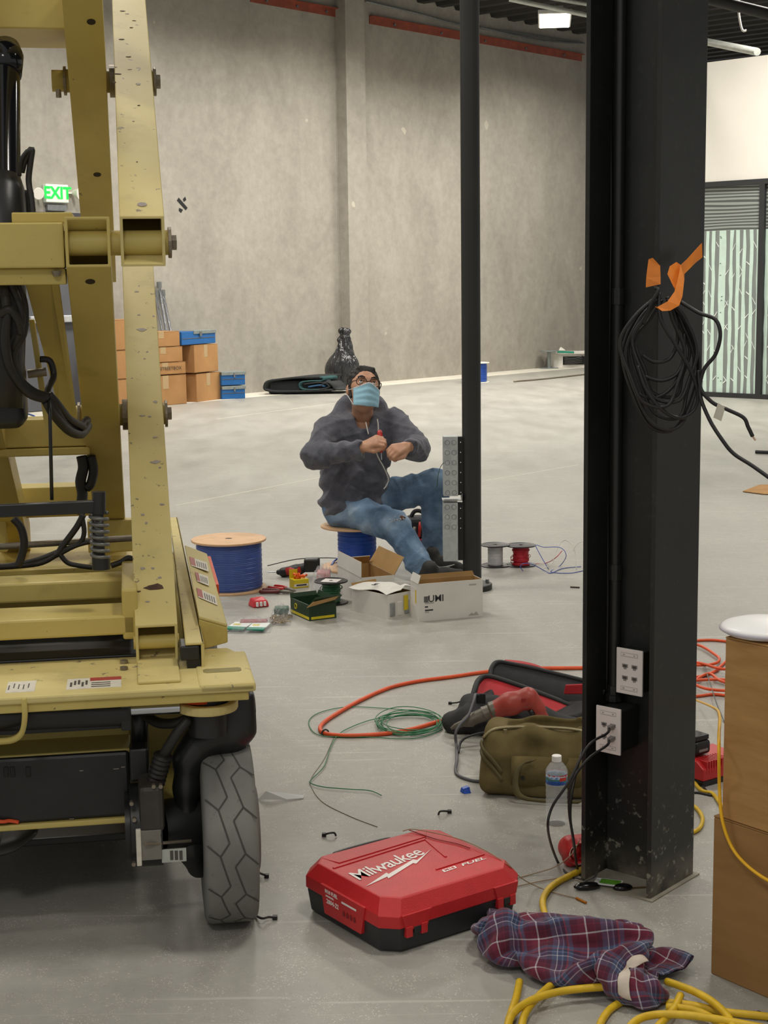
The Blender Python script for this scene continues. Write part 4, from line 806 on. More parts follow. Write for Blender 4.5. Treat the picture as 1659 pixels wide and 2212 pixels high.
    [324,-8,-3,0,0,2,4,1,1,-2,8,7,7,9,11,4,3,-3,-5,-3,-1,2,-1,0,11,0,-7,-1,8,12,0,-2,-7,-2,-7,-4,-6,-6,-2,-5,0,-5,-9,-8,-12,-10,-11,-13,-10,-11,-11,6],
    [334,-2,-4,-2,-1,4,-5,2,3,3,9,6,2,8,-2,-4,4,-3,5,-5,-7,2,-2,3,7,6,-9,3,11,6,5,-6,-2,8,0,-4,-6,-8,-6,-5,-6,-1,-10,-12,-6,-13,-9,-11,-11,-11,-16,-6],
    [350,-3,-4,-2,-5,-1,0,5,-4,8,10,7,1,-9,-9,1,-4,2,-1,-2,-2,-4,3,-2,10,7,3,0,7,12,0,-4,0,14,-2,1,-2,-8,-7,-4,-8,-10,-8,-8,-7,-15,-6,-13,-13,-13,-10,-13],
    [363,-5,-4,-8,3,-7,3,-2,7,-4,8,7,-1,-9,-5,-4,-7,-5,-4,-2,0,-3,3,10,9,12,13,-6,8,6,-9,2,9,13,6,1,-5,-6,-5,-12,-5,-10,-8,-14,-10,-8,-11,-15,-12,-7,-13,-13],
    [371,-5,-8,2,-1,-1,-3,0,3,-4,-4,0,-5,-6,-8,-4,-2,-7,-5,-2,2,9,3,12,9,8,10,4,8,-1,2,5,6,7,11,2,-6,-10,-4,-9,-10,-10,-9,-11,-8,-12,-14,-12,-12,-10,-12,-11],
    [378,-6,-1,4,-1,0,-4,-7,-9,-7,-7,-3,-3,-5,-7,-6,-3,1,-7,3,8,9,9,8,9,8,0,11,10,5,3,2,6,8,3,5,-5,-4,-8,-8,-10,-11,-12,-7,-13,-12,-15,-12,-10,-11,-11,-10],
    [383,5,-2,4,-10,-1,-8,-6,-12,-13,-2,-10,-6,-6,-5,-5,0,-4,9,7,11,11,9,6,2,7,8,9,10,5,5,1,5,6,7,1,1,-4,-10,-9,-11,-11,-10,-12,-13,-13,-14,-9,-10,-11,-13,-15],
    [385,5,10,-6,-2,-13,-9,-14,-10,1,-9,-6,-14,-12,-2,4,0,6,6,9,7,13,8,4,1,13,6,8,10,8,8,2,4,5,8,-1,0,-5,-9,-9,-12,-11,-13,-12,-14,-12,-14,-8,-12,-13,-11,-11],
    [375,15,10,-1,-10,-13,-10,-11,-7,-5,-8,-10,-11,-8,5,5,5,4,8,5,9,9,7,1,9,11,11,6,8,8,8,5,4,6,8,1,-5,-6,-10,-8,-12,-12,-14,-14,-13,-13,-13,-9,-12,-10,-14,-13],
    [373,13,6,-1,-9,-6,-8,-12,-11,-7,-10,-6,-7,3,6,3,5,8,6,5,6,8,5,8,7,8,11,8,10,6,7,5,7,5,10,0,-8,-10,-8,-8,-12,-12,-14,-13,-14,-13,-14,-13,-9,-11,-13,-11],
    [366,10,9,-4,-10,0,-8,-7,-6,-12,-12,-6,5,9,4,3,5,7,7,5,5,5,4,6,11,8,10,10,8,7,5,8,6,6,10,-1,-10,-10,-9,-8,-11,-13,-13,-14,-14,-14,-13,-12,-14,-12,-10,-9],
    [364,1,7,-3,-10,0,3,-7,-13,2,-9,-4,5,9,10,-3,1,6,13,0,8,9,4,-1,2,13,15,10,10,7,9,8,6,2,11,-4,-10,-6,-10,-9,-12,-13,-15,-13,-16,-13,-12,-13,-13,-12,-13,-15],
]
CLOTH_Y = [
    [328,6,11,-5,-1,15,9,11,7,1,4,8,-3,-3,4,2,-5,-10,7,4,6,8,-6,-7,-2,6,-11,3,-14,-13,-14,6,11,14,15,13,6,15,16,15,15,9,8,14,12,8,12,15,11,8,14,16],
    [315,10,9,8,8,3,9,5,2,3,3,3,1,-3,3,0,-1,4,-2,1,8,11,-7,2,-2,-7,4,-10,-12,-13,-9,12,10,14,15,1,15,14,14,14,13,10,11,9,11,13,15,13,13,13,12,13],
    [308,11,9,8,6,4,8,6,-1,3,4,-3,3,-6,4,3,4,-1,-3,8,7,6,0,-5,2,-3,-3,-10,-9,-4,1,3,11,12,11,9,9,13,14,13,13,9,10,12,15,14,13,12,14,15,13,13],
    [310,2,8,7,2,12,8,6,-3,6,-1,1,-2,3,4,-5,2,0,-4,7,7,2,1,3,-6,8,-3,-8,2,-5,-12,12,10,8,13,9,12,7,11,13,13,11,13,13,15,13,13,14,14,13,15,13],
    [306,9,5,12,5,2,0,5,-4,8,-5,5,-5,6,3,-7,4,-4,7,-1,6,-3,8,4,-2,2,6,-3,1,-5,-11,7,4,14,15,13,7,9,8,13,11,13,15,15,15,13,14,12,14,10,14,13],
    [299,12,7,10,-6,2,3,5,2,0,-2,2,-1,3,2,5,5,-8,0,-2,5,2,12,9,4,-6,1,-7,0,12,-8,-6,11,12,7,15,9,10,10,14,8,15,16,16,15,13,15,12,14,8,7,13],
    [296,6,2,11,1,3,-4,4,-2,1,3,0,4,-3,5,5,2,6,0,-4,-3,8,6,7,6,6,-7,-7,-1,4,8,-5,5,12,9,13,7,11,14,13,11,15,15,14,15,14,14,13,7,7,11,13],
    [289,-1,10,5,8,5,-8,-1,-1,-3,6,0,5,2,2,1,2,3,5,1,-1,1,5,10,5,9,-7,-8,-3,2,7,6,9,10,9,7,10,10,14,14,15,15,13,14,15,13,12,10,6,15,11,13],
    [280,6,1,6,9,4,-9,-1,-3,0,3,1,4,2,3,0,4,-2,7,1,0,5,8,7,6,2,-2,-10,-1,10,9,6,7,12,2,11,9,13,14,15,15,15,9,13,16,14,7,12,11,14,14,8],
    [267,6,5,5,4,5,-2,-6,-5,6,-3,0,4,2,4,1,3,6,-2,2,1,5,9,6,8,8,-11,-3,8,3,7,14,14,4,-7,12,14,13,16,16,14,11,10,12,14,14,13,6,13,13,14,16],
    [265,-2,3,2,2,7,1,-3,-3,-1,-1,5,-1,3,3,2,1,2,1,1,2,7,8,10,6,8,-5,-2,6,9,11,9,8,3,2,14,11,13,14,14,13,14,11,8,11,13,13,12,13,12,12,14],
    [255,-5,2,0,4,6,0,2,5,-4,-2,0,-1,10,-2,0,2,-1,1,1,2,11,9,11,4,8,4,1,6,7,12,6,7,1,7,15,11,13,13,12,12,11,12,11,9,11,12,11,13,12,13,14],
    [242,6,-6,0,2,3,3,1,4,3,-5,-4,5,6,2,-3,-1,-2,2,5,5,8,12,13,7,2,12,7,5,8,-2,9,-1,9,13,15,13,12,9,12,10,8,14,7,12,8,11,14,13,11,13,13],
    [231,4,-2,3,-8,5,4,4,1,2,6,-5,5,8,-8,-1,9,-3,3,3,0,8,12,11,12,8,7,15,7,5,-10,6,12,7,11,8,12,13,14,13,8,6,12,8,9,6,13,14,13,12,10,15],
    [235,-5,-8,5,-1,-5,5,2,-4,8,3,4,10,-3,9,4,2,-3,4,6,2,3,-1,12,11,11,13,13,11,11,-5,-3,0,13,8,7,12,11,13,11,11,12,7,7,9,14,12,7,12,14,12,9],
    [244,-15,-6,-2,-5,-8,6,4,-5,9,9,3,2,-4,10,6,5,8,7,6,-4,-3,0,13,10,12,12,15,15,15,-2,-3,0,6,14,0,5,12,13,10,12,11,9,13,7,11,12,9,6,14,10,9],
    [232,-6,0,-5,-8,-10,3,2,2,12,4,-1,-2,6,-1,9,10,8,15,1,3,0,-1,4,13,14,9,15,15,14,6,1,3,2,10,2,5,4,12,10,7,14,13,8,9,9,13,13,0,12,10,6],
    [229,-9,-5,-2,-3,-7,-8,-3,10,9,2,0,3,4,5,4,7,12,14,6,11,-3,-7,15,13,14,3,13,15,8,13,9,1,4,-12,15,8,9,1,15,10,7,15,10,10,13,10,-2,7,11,4,7],
    [216,-5,-6,-6,-1,-6,-2,-4,5,3,3,2,1,4,6,8,12,12,6,15,5,4,7,7,12,13,11,7,12,14,6,8,13,-2,-9,-2,13,8,8,10,10,11,11,12,9,8,10,6,0,11,1,3],
    [201,-2,-2,-7,0,-4,-8,-2,-1,3,4,1,1,7,6,13,11,12,10,11,13,10,4,9,6,9,15,12,11,13,11,10,11,-3,-9,-4,9,1,6,10,12,14,12,9,9,4,11,3,9,3,0,-1],
    [189,-2,-2,-2,-7,-2,-6,-2,-1,-1,3,0,5,7,12,13,12,8,13,13,14,12,11,1,2,13,12,13,13,10,12,15,10,0,-9,4,1,3,6,8,8,12,12,9,10,4,2,3,9,4,-1,-4],
    [181,-9,-1,-2,-7,0,-4,-3,0,-5,1,5,8,7,15,11,12,13,13,14,13,14,9,-2,5,11,12,13,11,13,15,12,4,10,1,2,7,4,4,-6,6,13,16,4,9,13,4,-11,4,9,-6,-3],
    [167,6,-6,-7,-5,-4,-7,-3,0,-4,4,4,9,14,12,12,14,10,15,15,14,14,8,-1,1,13,12,14,12,14,15,8,1,10,0,13,9,10,-1,-2,8,5,8,13,11,11,2,1,-1,5,-2,0],
    [156,8,-6,-5,-7,-8,-4,-2,-4,-3,6,9,10,13,14,12,11,15,14,14,15,14,1,5,1,12,14,13,13,15,14,4,1,4,13,8,11,15,2,-1,4,-3,8,11,9,12,13,-5,14,2,-4,-4],
    [145,8,0,-6,-8,-8,-7,-6,-2,-1,9,11,13,12,13,13,13,14,14,13,16,9,0,8,2,14,13,14,15,15,7,1,-1,9,12,12,12,13,2,-4,2,2,10,9,5,12,12,8,9,10,-5,-4],
    [150,-8,1,-3,-5,-11,-10,-9,-1,10,8,15,11,14,9,11,15,15,14,12,9,4,9,3,9,14,15,14,15,13,0,-2,4,13,8,13,12,8,10,-8,-1,5,10,15,5,5,11,11,8,14,6,-6],
    [140,10,-8,-12,-6,-9,-10,-3,8,0,10,14,15,14,6,14,15,15,11,15,10,-3,6,12,9,13,14,15,14,2,-2,3,9,15,5,10,11,8,7,6,-10,3,12,9,10,8,10,13,7,9,3,6],
    [133,5,-1,-5,-12,-9,-4,4,-3,3,9,14,15,10,12,10,16,12,16,12,10,-4,8,10,11,14,14,14,8,1,-2,5,14,14,15,1,14,13,2,-7,-7,1,10,8,12,12,9,6,9,8,6,2],
    [119,9,4,-3,-13,1,-4,3,-8,-1,11,13,15,12,9,13,15,13,14,13,10,-4,9,7,14,13,16,11,3,-5,2,14,14,15,13,9,13,2,7,-11,-6,1,3,9,12,11,6,7,9,10,3,1],
    [111,3,6,-3,-1,1,4,-1,-10,5,4,14,9,11,12,15,14,11,15,12,9,-1,5,11,13,16,11,9,-5,-2,13,15,13,13,14,9,13,-2,-3,0,-8,-3,1,10,10,11,6,9,9,9,2,-3],
    [113,2,-5,-3,-5,7,3,2,6,-4,10,9,15,8,11,10,11,13,14,11,6,10,-3,13,15,12,13,-3,1,5,14,15,14,9,13,14,12,-5,3,-9,-9,-6,2,6,11,11,11,6,8,5,1,1],
    [100,3,-7,0,2,-2,4,12,9,1,4,13,11,12,12,10,10,7,13,14,7,6,-2,15,14,13,3,-4,5,12,15,12,10,13,15,14,9,-2,-4,-11,-8,-4,-3,7,12,11,8,9,9,0,1,4],
    [90,9,-6,-4,-4,7,4,7,4,6,14,13,8,10,11,11,8,14,11,13,8,1,3,15,14,6,-2,4,12,8,14,14,11,12,14,15,12,2,-12,-10,-12,-11,0,9,11,11,6,8,9,2,-1,3],
    [85,6,0,-7,0,-1,7,6,9,10,13,10,4,8,13,10,10,16,12,9,14,-5,8,15,10,5,-2,10,9,13,13,12,9,15,15,12,9,1,-10,-13,-13,-13,4,14,12,2,6,5,7,5,0,3],
    [80,-1,-3,-3,11,-5,2,6,9,12,13,10,2,8,13,14,15,15,7,13,11,-4,14,9,12,3,7,-1,13,15,9,13,15,13,10,14,5,-2,-10,-12,-14,-9,3,14,11,0,8,2,7,1,6,-3],
    [65,0,-2,3,6,-4,1,10,12,14,13,6,8,13,12,12,11,9,13,5,13,3,14,12,9,2,-2,10,12,13,14,11,14,9,12,12,3,-4,-8,-13,-12,-6,3,10,6,6,6,8,-1,5,-1,-5],
    [53,1,1,1,3,-3,11,10,11,11,10,10,8,13,6,13,12,12,12,8,9,10,15,10,0,2,10,13,14,9,12,14,8,9,13,5,6,-2,-10,-11,-8,-9,8,0,8,4,5,4,4,-1,-3,-4],
    [37,10,-4,4,-2,8,7,14,10,14,9,11,12,14,-2,7,12,12,12,12,13,14,11,4,7,8,11,7,14,9,13,12,10,6,13,8,1,-1,-10,-12,-11,-1,4,2,-1,4,2,7,4,-3,-5,-6],
    [34,2,-5,8,1,11,13,11,13,7,12,13,7,12,9,0,10,15,7,15,16,12,12,0,15,6,14,12,4,11,10,13,16,0,3,11,11,-1,-15,-14,-12,-3,9,1,-6,-3,8,2,2,2,-4,-8],
    [25,-4,0,8,8,5,14,14,15,14,13,7,9,3,10,7,9,15,13,11,10,14,12,9,7,10,16,11,8,8,11,12,8,6,5,11,9,-4,-16,-11,-11,-9,-3,3,-4,7,-1,1,1,1,-3,8],
    [10,0,3,8,7,11,13,15,16,13,6,10,10,8,4,13,13,11,11,10,12,14,14,12,9,7,13,12,8,6,13,11,11,12,4,0,11,-5,-14,-13,-10,-13,-3,4,7,1,-2,-4,-1,-2,0,2],
    [3,4,4,10,12,9,11,15,15,13,7,5,11,9,10,11,11,11,13,13,9,12,12,11,9,9,11,13,7,6,10,9,15,8,6,8,6,-7,-11,-12,-10,-9,0,-1,7,-6,-5,-5,-1,-2,-3,2],
    [0,5,7,9,13,13,8,9,11,12,11,11,12,9,7,11,13,8,15,15,13,11,11,13,10,-3,12,10,6,4,12,12,9,6,11,11,5,-9,-12,-8,-8,-12,-2,1,-1,-7,-3,-4,0,-6,1,0],
    [10,5,3,10,9,1,14,15,12,11,7,4,13,4,13,17,6,11,15,15,14,13,13,11,9,6,0,3,7,10,8,12,10,6,13,9,3,-5,-11,-8,-13,-2,-9,-6,-1,-2,-3,-3,-6,-2,-2,0],
    [24,-1,6,1,-2,12,12,14,8,11,2,7,14,10,11,14,13,7,14,14,14,11,12,11,10,2,-4,7,9,4,12,14,11,9,7,9,3,-6,-11,-10,-3,-9,-5,-9,-1,-5,-1,-6,-7,-3,-3,1],
    [36,-6,4,-6,3,10,15,5,4,10,5,9,9,11,14,13,12,12,13,12,12,12,7,12,10,8,2,9,-1,5,14,14,9,5,13,0,4,-3,-13,-10,-5,-5,-7,-6,-5,-1,-5,-5,-6,-5,-2,0],
    [44,-8,3,-5,3,10,4,8,6,-2,10,6,13,12,11,13,13,11,12,13,11,10,12,11,7,5,11,7,-1,12,10,13,9,12,5,7,-7,-5,-12,-11,-6,-5,-2,-6,-7,-5,-6,-6,-4,-3,-3,-4],
    [52,-3,-3,-1,0,0,7,-2,4,13,5,8,8,4,13,13,13,13,11,12,12,9,12,8,8,9,7,10,8,11,7,12,8,13,13,-3,-3,-13,-7,-12,-7,-5,-5,-9,-6,-8,-5,-6,-4,-4,0,-4],
    [63,0,-1,-5,2,-6,-8,-4,6,11,1,9,5,11,13,12,14,14,10,10,10,10,11,10,9,9,8,6,8,12,11,8,11,13,12,1,-9,-11,-11,-7,-9,-7,-7,-7,-8,-8,-6,-5,-3,-1,-5,-2],
    [76,-1,0,-4,-7,-11,-3,-4,2,0,-1,11,10,12,11,13,14,11,9,13,9,9,12,11,5,7,7,9,9,11,9,11,12,12,12,1,-11,-10,-10,-10,-9,-9,-8,-7,-7,-8,-5,-3,-4,-3,-3,-2],
    [84,0,4,-6,-12,-2,-7,-4,-3,-6,3,8,12,3,13,13,14,12,7,10,13,13,3,10,6,9,2,10,9,10,12,13,11,9,11,2,-10,-11,-11,-11,-9,-9,-9,-7,-8,-6,-5,-3,-4,-2,-1,-6],
    [82,13,-3,-3,-8,-8,0,-7,-2,-7,-1,7,1,9,10,12,11,8,9,16,12,13,5,4,8,2,3,10,11,12,13,13,11,10,5,1,-7,-10,-12,-12,-11,-8,-7,-11,-5,-5,-6,-3,-5,1,-6,-4],
]
CLOTH_Z = [
    [8,-6,3,-3,-2,1,6,12,-8,12,2,-2,-15,2,-6,5,1,-10,3,8,-7,9,8,-3,5,2,-6,2,0,6,3,9,-11,-6,-6,-5,-9,0,0,1,1,8,-6,-4,5,0,2,-8,4,-2,0,0],
    [2,11,-1,-2,-4,7,0,1,4,4,9,-9,-7,-12,8,-5,3,2,1,-8,2,-1,9,9,-1,-4,9,-1,-1,4,7,5,0,-7,-3,-13,-2,-6,-6,6,0,-6,1,6,-6,2,-4,6,5,-4,-2,-4],
    [12,-1,-1,2,1,2,4,0,9,-1,2,-8,-7,-6,-1,-3,3,1,4,-5,-2,-1,12,4,6,2,-3,-2,3,2,10,11,-7,-8,-3,-6,-9,-6,-3,3,3,-6,4,3,-1,-3,-3,8,-6,3,-6,5],
    [17,-12,1,4,6,2,10,-3,-4,4,8,-4,-12,3,-8,-3,5,-7,-3,1,0,-3,11,0,9,10,-16,1,7,8,6,6,-3,0,-3,-8,-5,-10,-3,-2,1,-1,5,-1,1,-4,1,0,-4,-4,1,7],
    [6,-4,10,-5,10,14,-1,-2,-4,7,1,0,-6,-4,-10,0,-4,-1,8,-6,-2,-4,0,13,3,4,1,-1,4,10,-8,13,1,-5,-4,4,-11,-7,-10,4,-9,4,-1,-1,3,1,0,-8,2,8,3,-8],
    [2,6,1,6,6,8,-2,9,1,-13,5,6,-2,-12,-9,8,1,-1,-10,-4,-2,7,-1,1,10,5,9,-9,5,3,7,8,3,-2,-9,-4,-7,-5,-6,-1,-13,-2,1,1,1,-1,-1,7,-2,6,-1,5],
    [10,5,-2,10,2,1,1,8,2,-12,4,-2,-2,-3,-10,1,9,7,-6,-4,-10,-3,-2,11,8,12,-4,3,-6,8,10,7,4,-8,-6,1,-11,-9,2,-7,-7,1,4,-3,-4,0,5,6,0,0,7,4],
    [8,12,6,5,5,6,-6,-5,-2,-6,-3,5,-6,-5,-1,-2,7,9,-3,0,-5,-9,3,4,10,12,-2,-4,0,6,9,4,-3,-7,0,-3,-5,-6,-1,-4,-1,0,2,-1,1,2,3,-2,7,2,-1,5],
    [13,12,11,8,6,3,-11,-8,-11,-8,2,2,-7,0,-9,6,4,8,-5,7,-4,-4,-3,11,11,5,6,-10,1,11,7,-6,1,-3,-6,4,-4,-2,-2,0,0,1,-4,1,3,3,-6,-1,-3,4,6,-8],
    [20,10,11,12,-1,4,-5,-9,-14,-4,-13,1,-4,2,-5,5,-3,0,9,5,-2,-9,12,7,11,13,-6,-1,3,9,-4,3,-2,2,-6,2,0,-2,0,-1,-2,-8,4,2,-1,-5,3,-8,0,4,-5,-2],
    [25,12,5,10,1,3,-1,-8,-12,-6,-14,-8,-2,3,-2,2,2,-6,10,4,-2,5,11,7,12,12,0,-1,2,-1,6,-1,-4,5,0,-1,-4,-6,-7,-5,1,-1,-9,4,1,-1,-1,2,-3,-8,-4,-2],
    [24,5,8,14,-4,5,-1,-8,-3,-8,-15,-7,-3,1,-2,-1,3,1,-1,7,7,10,7,8,13,11,9,-3,3,-4,4,-7,3,5,1,-3,-11,-7,-3,-10,-7,3,-2,-9,4,-1,-6,4,-5,-2,-2,-6],
    [20,1,9,11,7,-2,1,1,-9,-5,-14,-11,2,-9,10,-2,-4,3,4,8,13,11,5,8,11,13,6,5,2,-12,-2,0,2,6,-6,1,-9,-11,-12,2,-9,-3,1,-13,0,-1,-4,-2,-1,2,-4,-8],
    [11,12,14,3,7,-5,8,-8,1,-12,-7,-1,-8,3,3,-2,-2,5,5,4,12,12,9,4,10,11,13,3,-4,-4,-4,-12,3,0,4,-13,-10,-5,-6,-6,3,-14,-8,2,2,-11,-6,-3,2,5,-7,-4],
    [20,6,4,1,6,9,-5,-5,4,-11,-8,6,-2,2,2,-3,4,4,-1,-4,13,14,14,8,9,10,5,8,4,-4,-12,-10,-8,-1,-4,-9,-8,-9,-3,5,-4,-6,-13,9,-2,-3,-6,-12,2,-1,0,-12],
    [13,-1,4,6,11,5,0,-3,-4,-8,-5,-4,6,10,-1,1,4,5,-4,3,11,11,14,10,12,7,9,4,4,-6,-14,-7,-12,-12,4,-10,-7,-7,3,-10,-6,-6,2,1,4,2,-5,-11,-9,3,-4,-10],
    [2,7,-5,6,9,7,7,-5,-12,-2,-6,0,7,4,11,6,4,12,-7,-3,8,12,15,12,8,5,10,3,0,-3,-8,-11,-8,-12,-8,-7,1,-9,-1,-9,-8,1,1,-9,2,3,3,0,-12,-1,-6,-12],
    [9,-6,2,4,-5,10,11,-3,-9,-8,1,-2,-1,7,12,13,13,-5,-2,-6,12,15,11,4,8,7,13,7,-2,-7,-6,-7,-10,-9,-5,-7,-3,0,-17,-4,-5,-8,-3,0,-7,3,3,10,3,-8,-13,-8],
    [14,-1,-8,3,-2,2,12,-2,-15,2,0,6,-3,8,13,9,8,8,-14,2,7,12,11,8,1,5,8,6,-5,0,-9,10,-6,-8,-10,-11,-4,-6,-9,-12,-9,-10,0,-2,-1,-2,1,8,4,-8,-2,-7],
    [20,-2,-3,-4,4,-8,0,7,-8,0,3,-2,5,12,12,8,9,-6,-6,5,3,10,10,10,12,3,0,-3,-4,-1,3,2,-2,-6,-11,-8,-9,-9,-13,-13,-9,-3,-4,10,-8,-2,2,2,0,2,-8,1],
    [20,7,-4,-4,-10,4,-5,4,5,-3,-6,2,10,13,7,2,10,-9,6,3,6,1,9,15,12,7,-7,-6,1,4,0,1,-1,-5,-11,-12,-6,-11,-12,-13,-11,-4,3,-3,4,2,-3,-10,8,1,-5,-5],
    [19,8,-4,-2,-12,0,4,1,-2,-1,-6,10,13,13,-4,7,1,1,9,4,3,-4,12,13,15,2,-8,3,1,1,1,-2,-2,0,-12,-5,-13,-14,-10,-8,-10,-1,-2,0,4,-1,-4,-4,3,1,-3,-14],
    [10,4,5,-6,8,-10,-2,0,-4,3,7,9,14,1,-5,8,5,10,4,1,5,-5,12,14,11,-1,4,-2,-1,0,4,-9,-8,-5,-6,-4,-5,-10,-5,-11,-9,-11,3,9,0,1,0,-12,4,-1,-5,-15],
    [2,8,9,4,-2,-1,-8,-4,2,5,2,11,9,-6,2,7,10,3,5,3,2,4,13,12,11,6,-3,-5,-2,6,-3,-14,-9,-8,-2,-3,2,-2,-9,-12,-9,-8,-1,4,9,-1,1,-7,-5,-5,0,-8],
    [4,7,11,7,-5,5,-10,-6,2,7,7,1,5,-7,8,2,8,9,4,4,-1,10,13,12,13,4,-8,-5,3,2,-12,-13,-9,-10,3,6,-2,1,-11,-10,-10,-10,-10,9,9,3,6,-4,-8,-6,-6,-3],
    [15,-5,11,1,6,2,-2,-7,6,8,7,-1,-5,0,-2,9,5,5,2,4,3,15,11,14,12,-2,-4,-4,3,-7,-13,-10,-12,-8,12,1,6,-8,-10,-12,-14,-13,-3,3,10,9,7,-9,-4,1,-8,-13],
    [20,-3,4,-5,10,-6,1,8,8,12,4,-5,1,-2,-10,-2,4,4,10,4,7,15,13,10,13,-2,-6,3,-5,-11,-11,-14,-8,-3,11,10,-3,-13,-12,-9,-9,-5,-1,-5,7,1,2,2,10,-8,-15,-13],
    [15,0,12,-3,-5,3,9,8,10,10,5,-3,-3,-9,-6,-4,-2,8,0,11,12,13,13,12,11,-3,-4,-2,-9,-13,-11,-10,-6,3,5,11,-5,-5,-11,-9,-8,-11,-10,8,-1,-5,5,13,2,-8,-13,-16],
    [11,2,15,8,-5,4,6,9,6,11,3,-7,1,-7,-11,-5,0,2,6,8,12,15,12,14,7,-6,1,-11,-11,-7,-12,-7,1,0,7,8,1,-11,-11,-7,-9,-13,-13,5,1,-4,10,13,-8,-5,-11,-16],
    [5,14,14,5,8,5,-5,2,8,13,9,-6,-2,-9,-8,-1,0,-8,6,8,13,15,14,11,3,0,-9,-10,-7,-11,-5,-5,2,6,3,7,-6,-7,-13,-12,2,-14,-13,4,-8,4,12,0,-1,-3,-15,-10],
    [5,15,11,12,9,-8,7,2,12,5,8,5,-3,-7,-6,-4,-5,-2,-3,9,14,13,14,10,3,-9,-6,-9,-8,-13,-4,3,1,12,6,-5,-3,-11,-13,-9,1,-10,-5,-13,-1,5,5,12,-4,-11,-10,-15],
    [8,10,8,8,11,5,2,4,2,9,6,8,7,-6,-7,-5,-2,-3,-3,2,13,15,13,7,1,-8,-10,-7,-11,-3,-4,-1,10,3,2,5,-7,-15,-12,-1,-1,-5,-14,-9,3,2,7,-5,-1,-5,-12,-13],
    [4,4,13,14,12,8,3,-2,9,6,2,1,4,-2,3,-3,-2,3,-3,-3,8,15,13,4,-2,-8,-10,-10,-2,-11,0,6,5,6,-1,0,-7,-14,-5,0,4,-9,-12,-4,-2,-2,8,-5,-5,-13,-8,-2],
    [3,10,6,12,12,8,1,10,10,9,4,-3,-7,8,1,-9,-4,0,4,5,5,10,12,2,-4,-9,-11,-5,-4,-6,-4,8,5,0,-2,5,-12,-12,4,5,-2,-6,-7,-4,-4,-8,-4,3,-11,-11,-3,-2],
    [11,-5,10,13,4,9,14,13,10,10,5,0,-7,-1,-3,-2,1,-2,-7,3,8,12,7,5,-8,-11,-9,-7,-7,2,8,5,-2,8,-9,1,-14,-12,2,9,4,-8,-15,-7,2,-3,0,-12,-8,0,-13,1],
    [10,-4,11,7,14,8,11,11,9,2,4,5,8,2,-2,-1,-2,-6,-2,-3,4,11,7,-2,-9,-11,-5,-6,4,7,4,7,0,-10,-3,-6,-14,-9,-5,4,9,-4,-13,2,-8,-5,-6,-5,-3,-10,-6,8],
    [1,11,7,9,10,6,10,10,8,8,3,0,6,5,0,0,-1,-1,-2,-4,3,7,4,-5,-6,-8,-3,-1,3,7,7,3,-5,-8,-8,-5,-12,-15,1,6,3,-7,-2,-8,-5,-6,-9,5,-7,-6,-5,1],
    [6,3,9,10,12,5,10,4,7,5,3,1,3,1,6,3,2,2,-3,-4,-1,4,5,-7,-1,-8,4,6,1,8,-1,-1,-6,-8,-7,-8,-8,-4,4,3,-5,-9,-8,-9,-3,-2,-5,-4,6,-7,-10,-1],
    [2,11,8,10,13,8,3,-2,-2,10,6,-3,5,1,1,7,0,2,-3,-4,-1,8,1,-9,-1,15,3,0,2,6,-11,-5,0,-8,-11,-7,-7,-2,1,4,1,-13,-7,-11,11,-5,-11,1,3,-5,-5,-9],
    [7,9,8,13,12,12,-1,-5,-3,-1,3,9,0,8,-3,-4,4,1,-3,1,3,-1,0,0,-3,4,3,6,7,1,-5,-4,0,-12,-13,-2,-11,-6,1,9,-1,-3,-8,-12,4,-4,-3,5,2,-6,-7,-9],
    [6,9,15,12,13,7,2,-1,0,1,-9,0,1,4,1,-6,2,-3,4,3,3,-4,3,3,-7,5,5,2,1,-1,2,-6,-1,-3,-11,-12,-10,-6,2,3,6,-3,-5,-12,-2,-4,-3,6,8,-3,-6,-7],
    [3,15,13,9,10,7,6,2,5,-6,-3,-10,0,0,1,4,-3,-5,-3,4,9,-3,3,-5,2,0,3,1,1,0,2,-5,-5,3,-7,-12,-12,-10,5,8,0,-3,-8,-5,-4,-4,6,10,0,-10,3,-10],
    [6,15,12,11,-4,6,12,9,-6,2,-1,-8,-7,-8,6,2,0,-10,3,4,2,9,-6,4,0,-9,2,-1,6,3,-4,-7,-1,4,-7,-11,-12,-6,6,11,-9,-1,-11,9,-12,-1,10,4,-7,2,-4,2],
    [6,13,10,4,11,8,0,3,5,-11,0,-7,-8,7,-8,-1,8,5,0,-1,-1,4,-5,-4,-2,0,4,7,-1,-5,-3,-8,0,4,3,-12,-14,-1,10,-4,0,-3,-1,0,-4,-1,-3,-1,5,4,-2,-7],
    [2,11,8,12,13,9,8,-1,-10,-5,-8,-5,5,-7,5,-2,-1,7,0,-3,-4,-3,0,-3,-5,5,7,7,5,-7,-9,0,-3,-5,3,-9,-7,-5,4,3,-7,3,-3,-1,8,0,4,-5,-2,5,-4,-6],
    [8,0,11,13,14,11,3,-5,-5,-2,-6,-2,0,-3,2,2,-6,-7,1,-2,-3,-4,9,-6,-6,6,-2,5,10,3,1,-1,-7,-7,1,-9,-10,-4,3,0,2,2,-2,5,1,1,0,3,-7,3,-5,-7],
    [3,6,9,12,9,9,1,-7,0,-1,-2,5,-1,-6,6,-7,-8,-10,1,-4,1,0,7,-3,0,-1,0,-2,9,6,7,-3,4,-5,-8,-9,-9,-7,2,3,7,-6,3,-2,-3,3,0,8,-8,0,-6,4],
    [13,-10,10,8,12,1,3,4,-4,-6,-4,4,-1,9,-8,-7,-9,1,-6,6,8,0,5,-8,-3,4,-9,3,-3,8,10,2,8,-5,-2,-15,-7,-3,5,-1,-8,3,-2,3,-2,0,-1,9,-6,-3,3,-6],
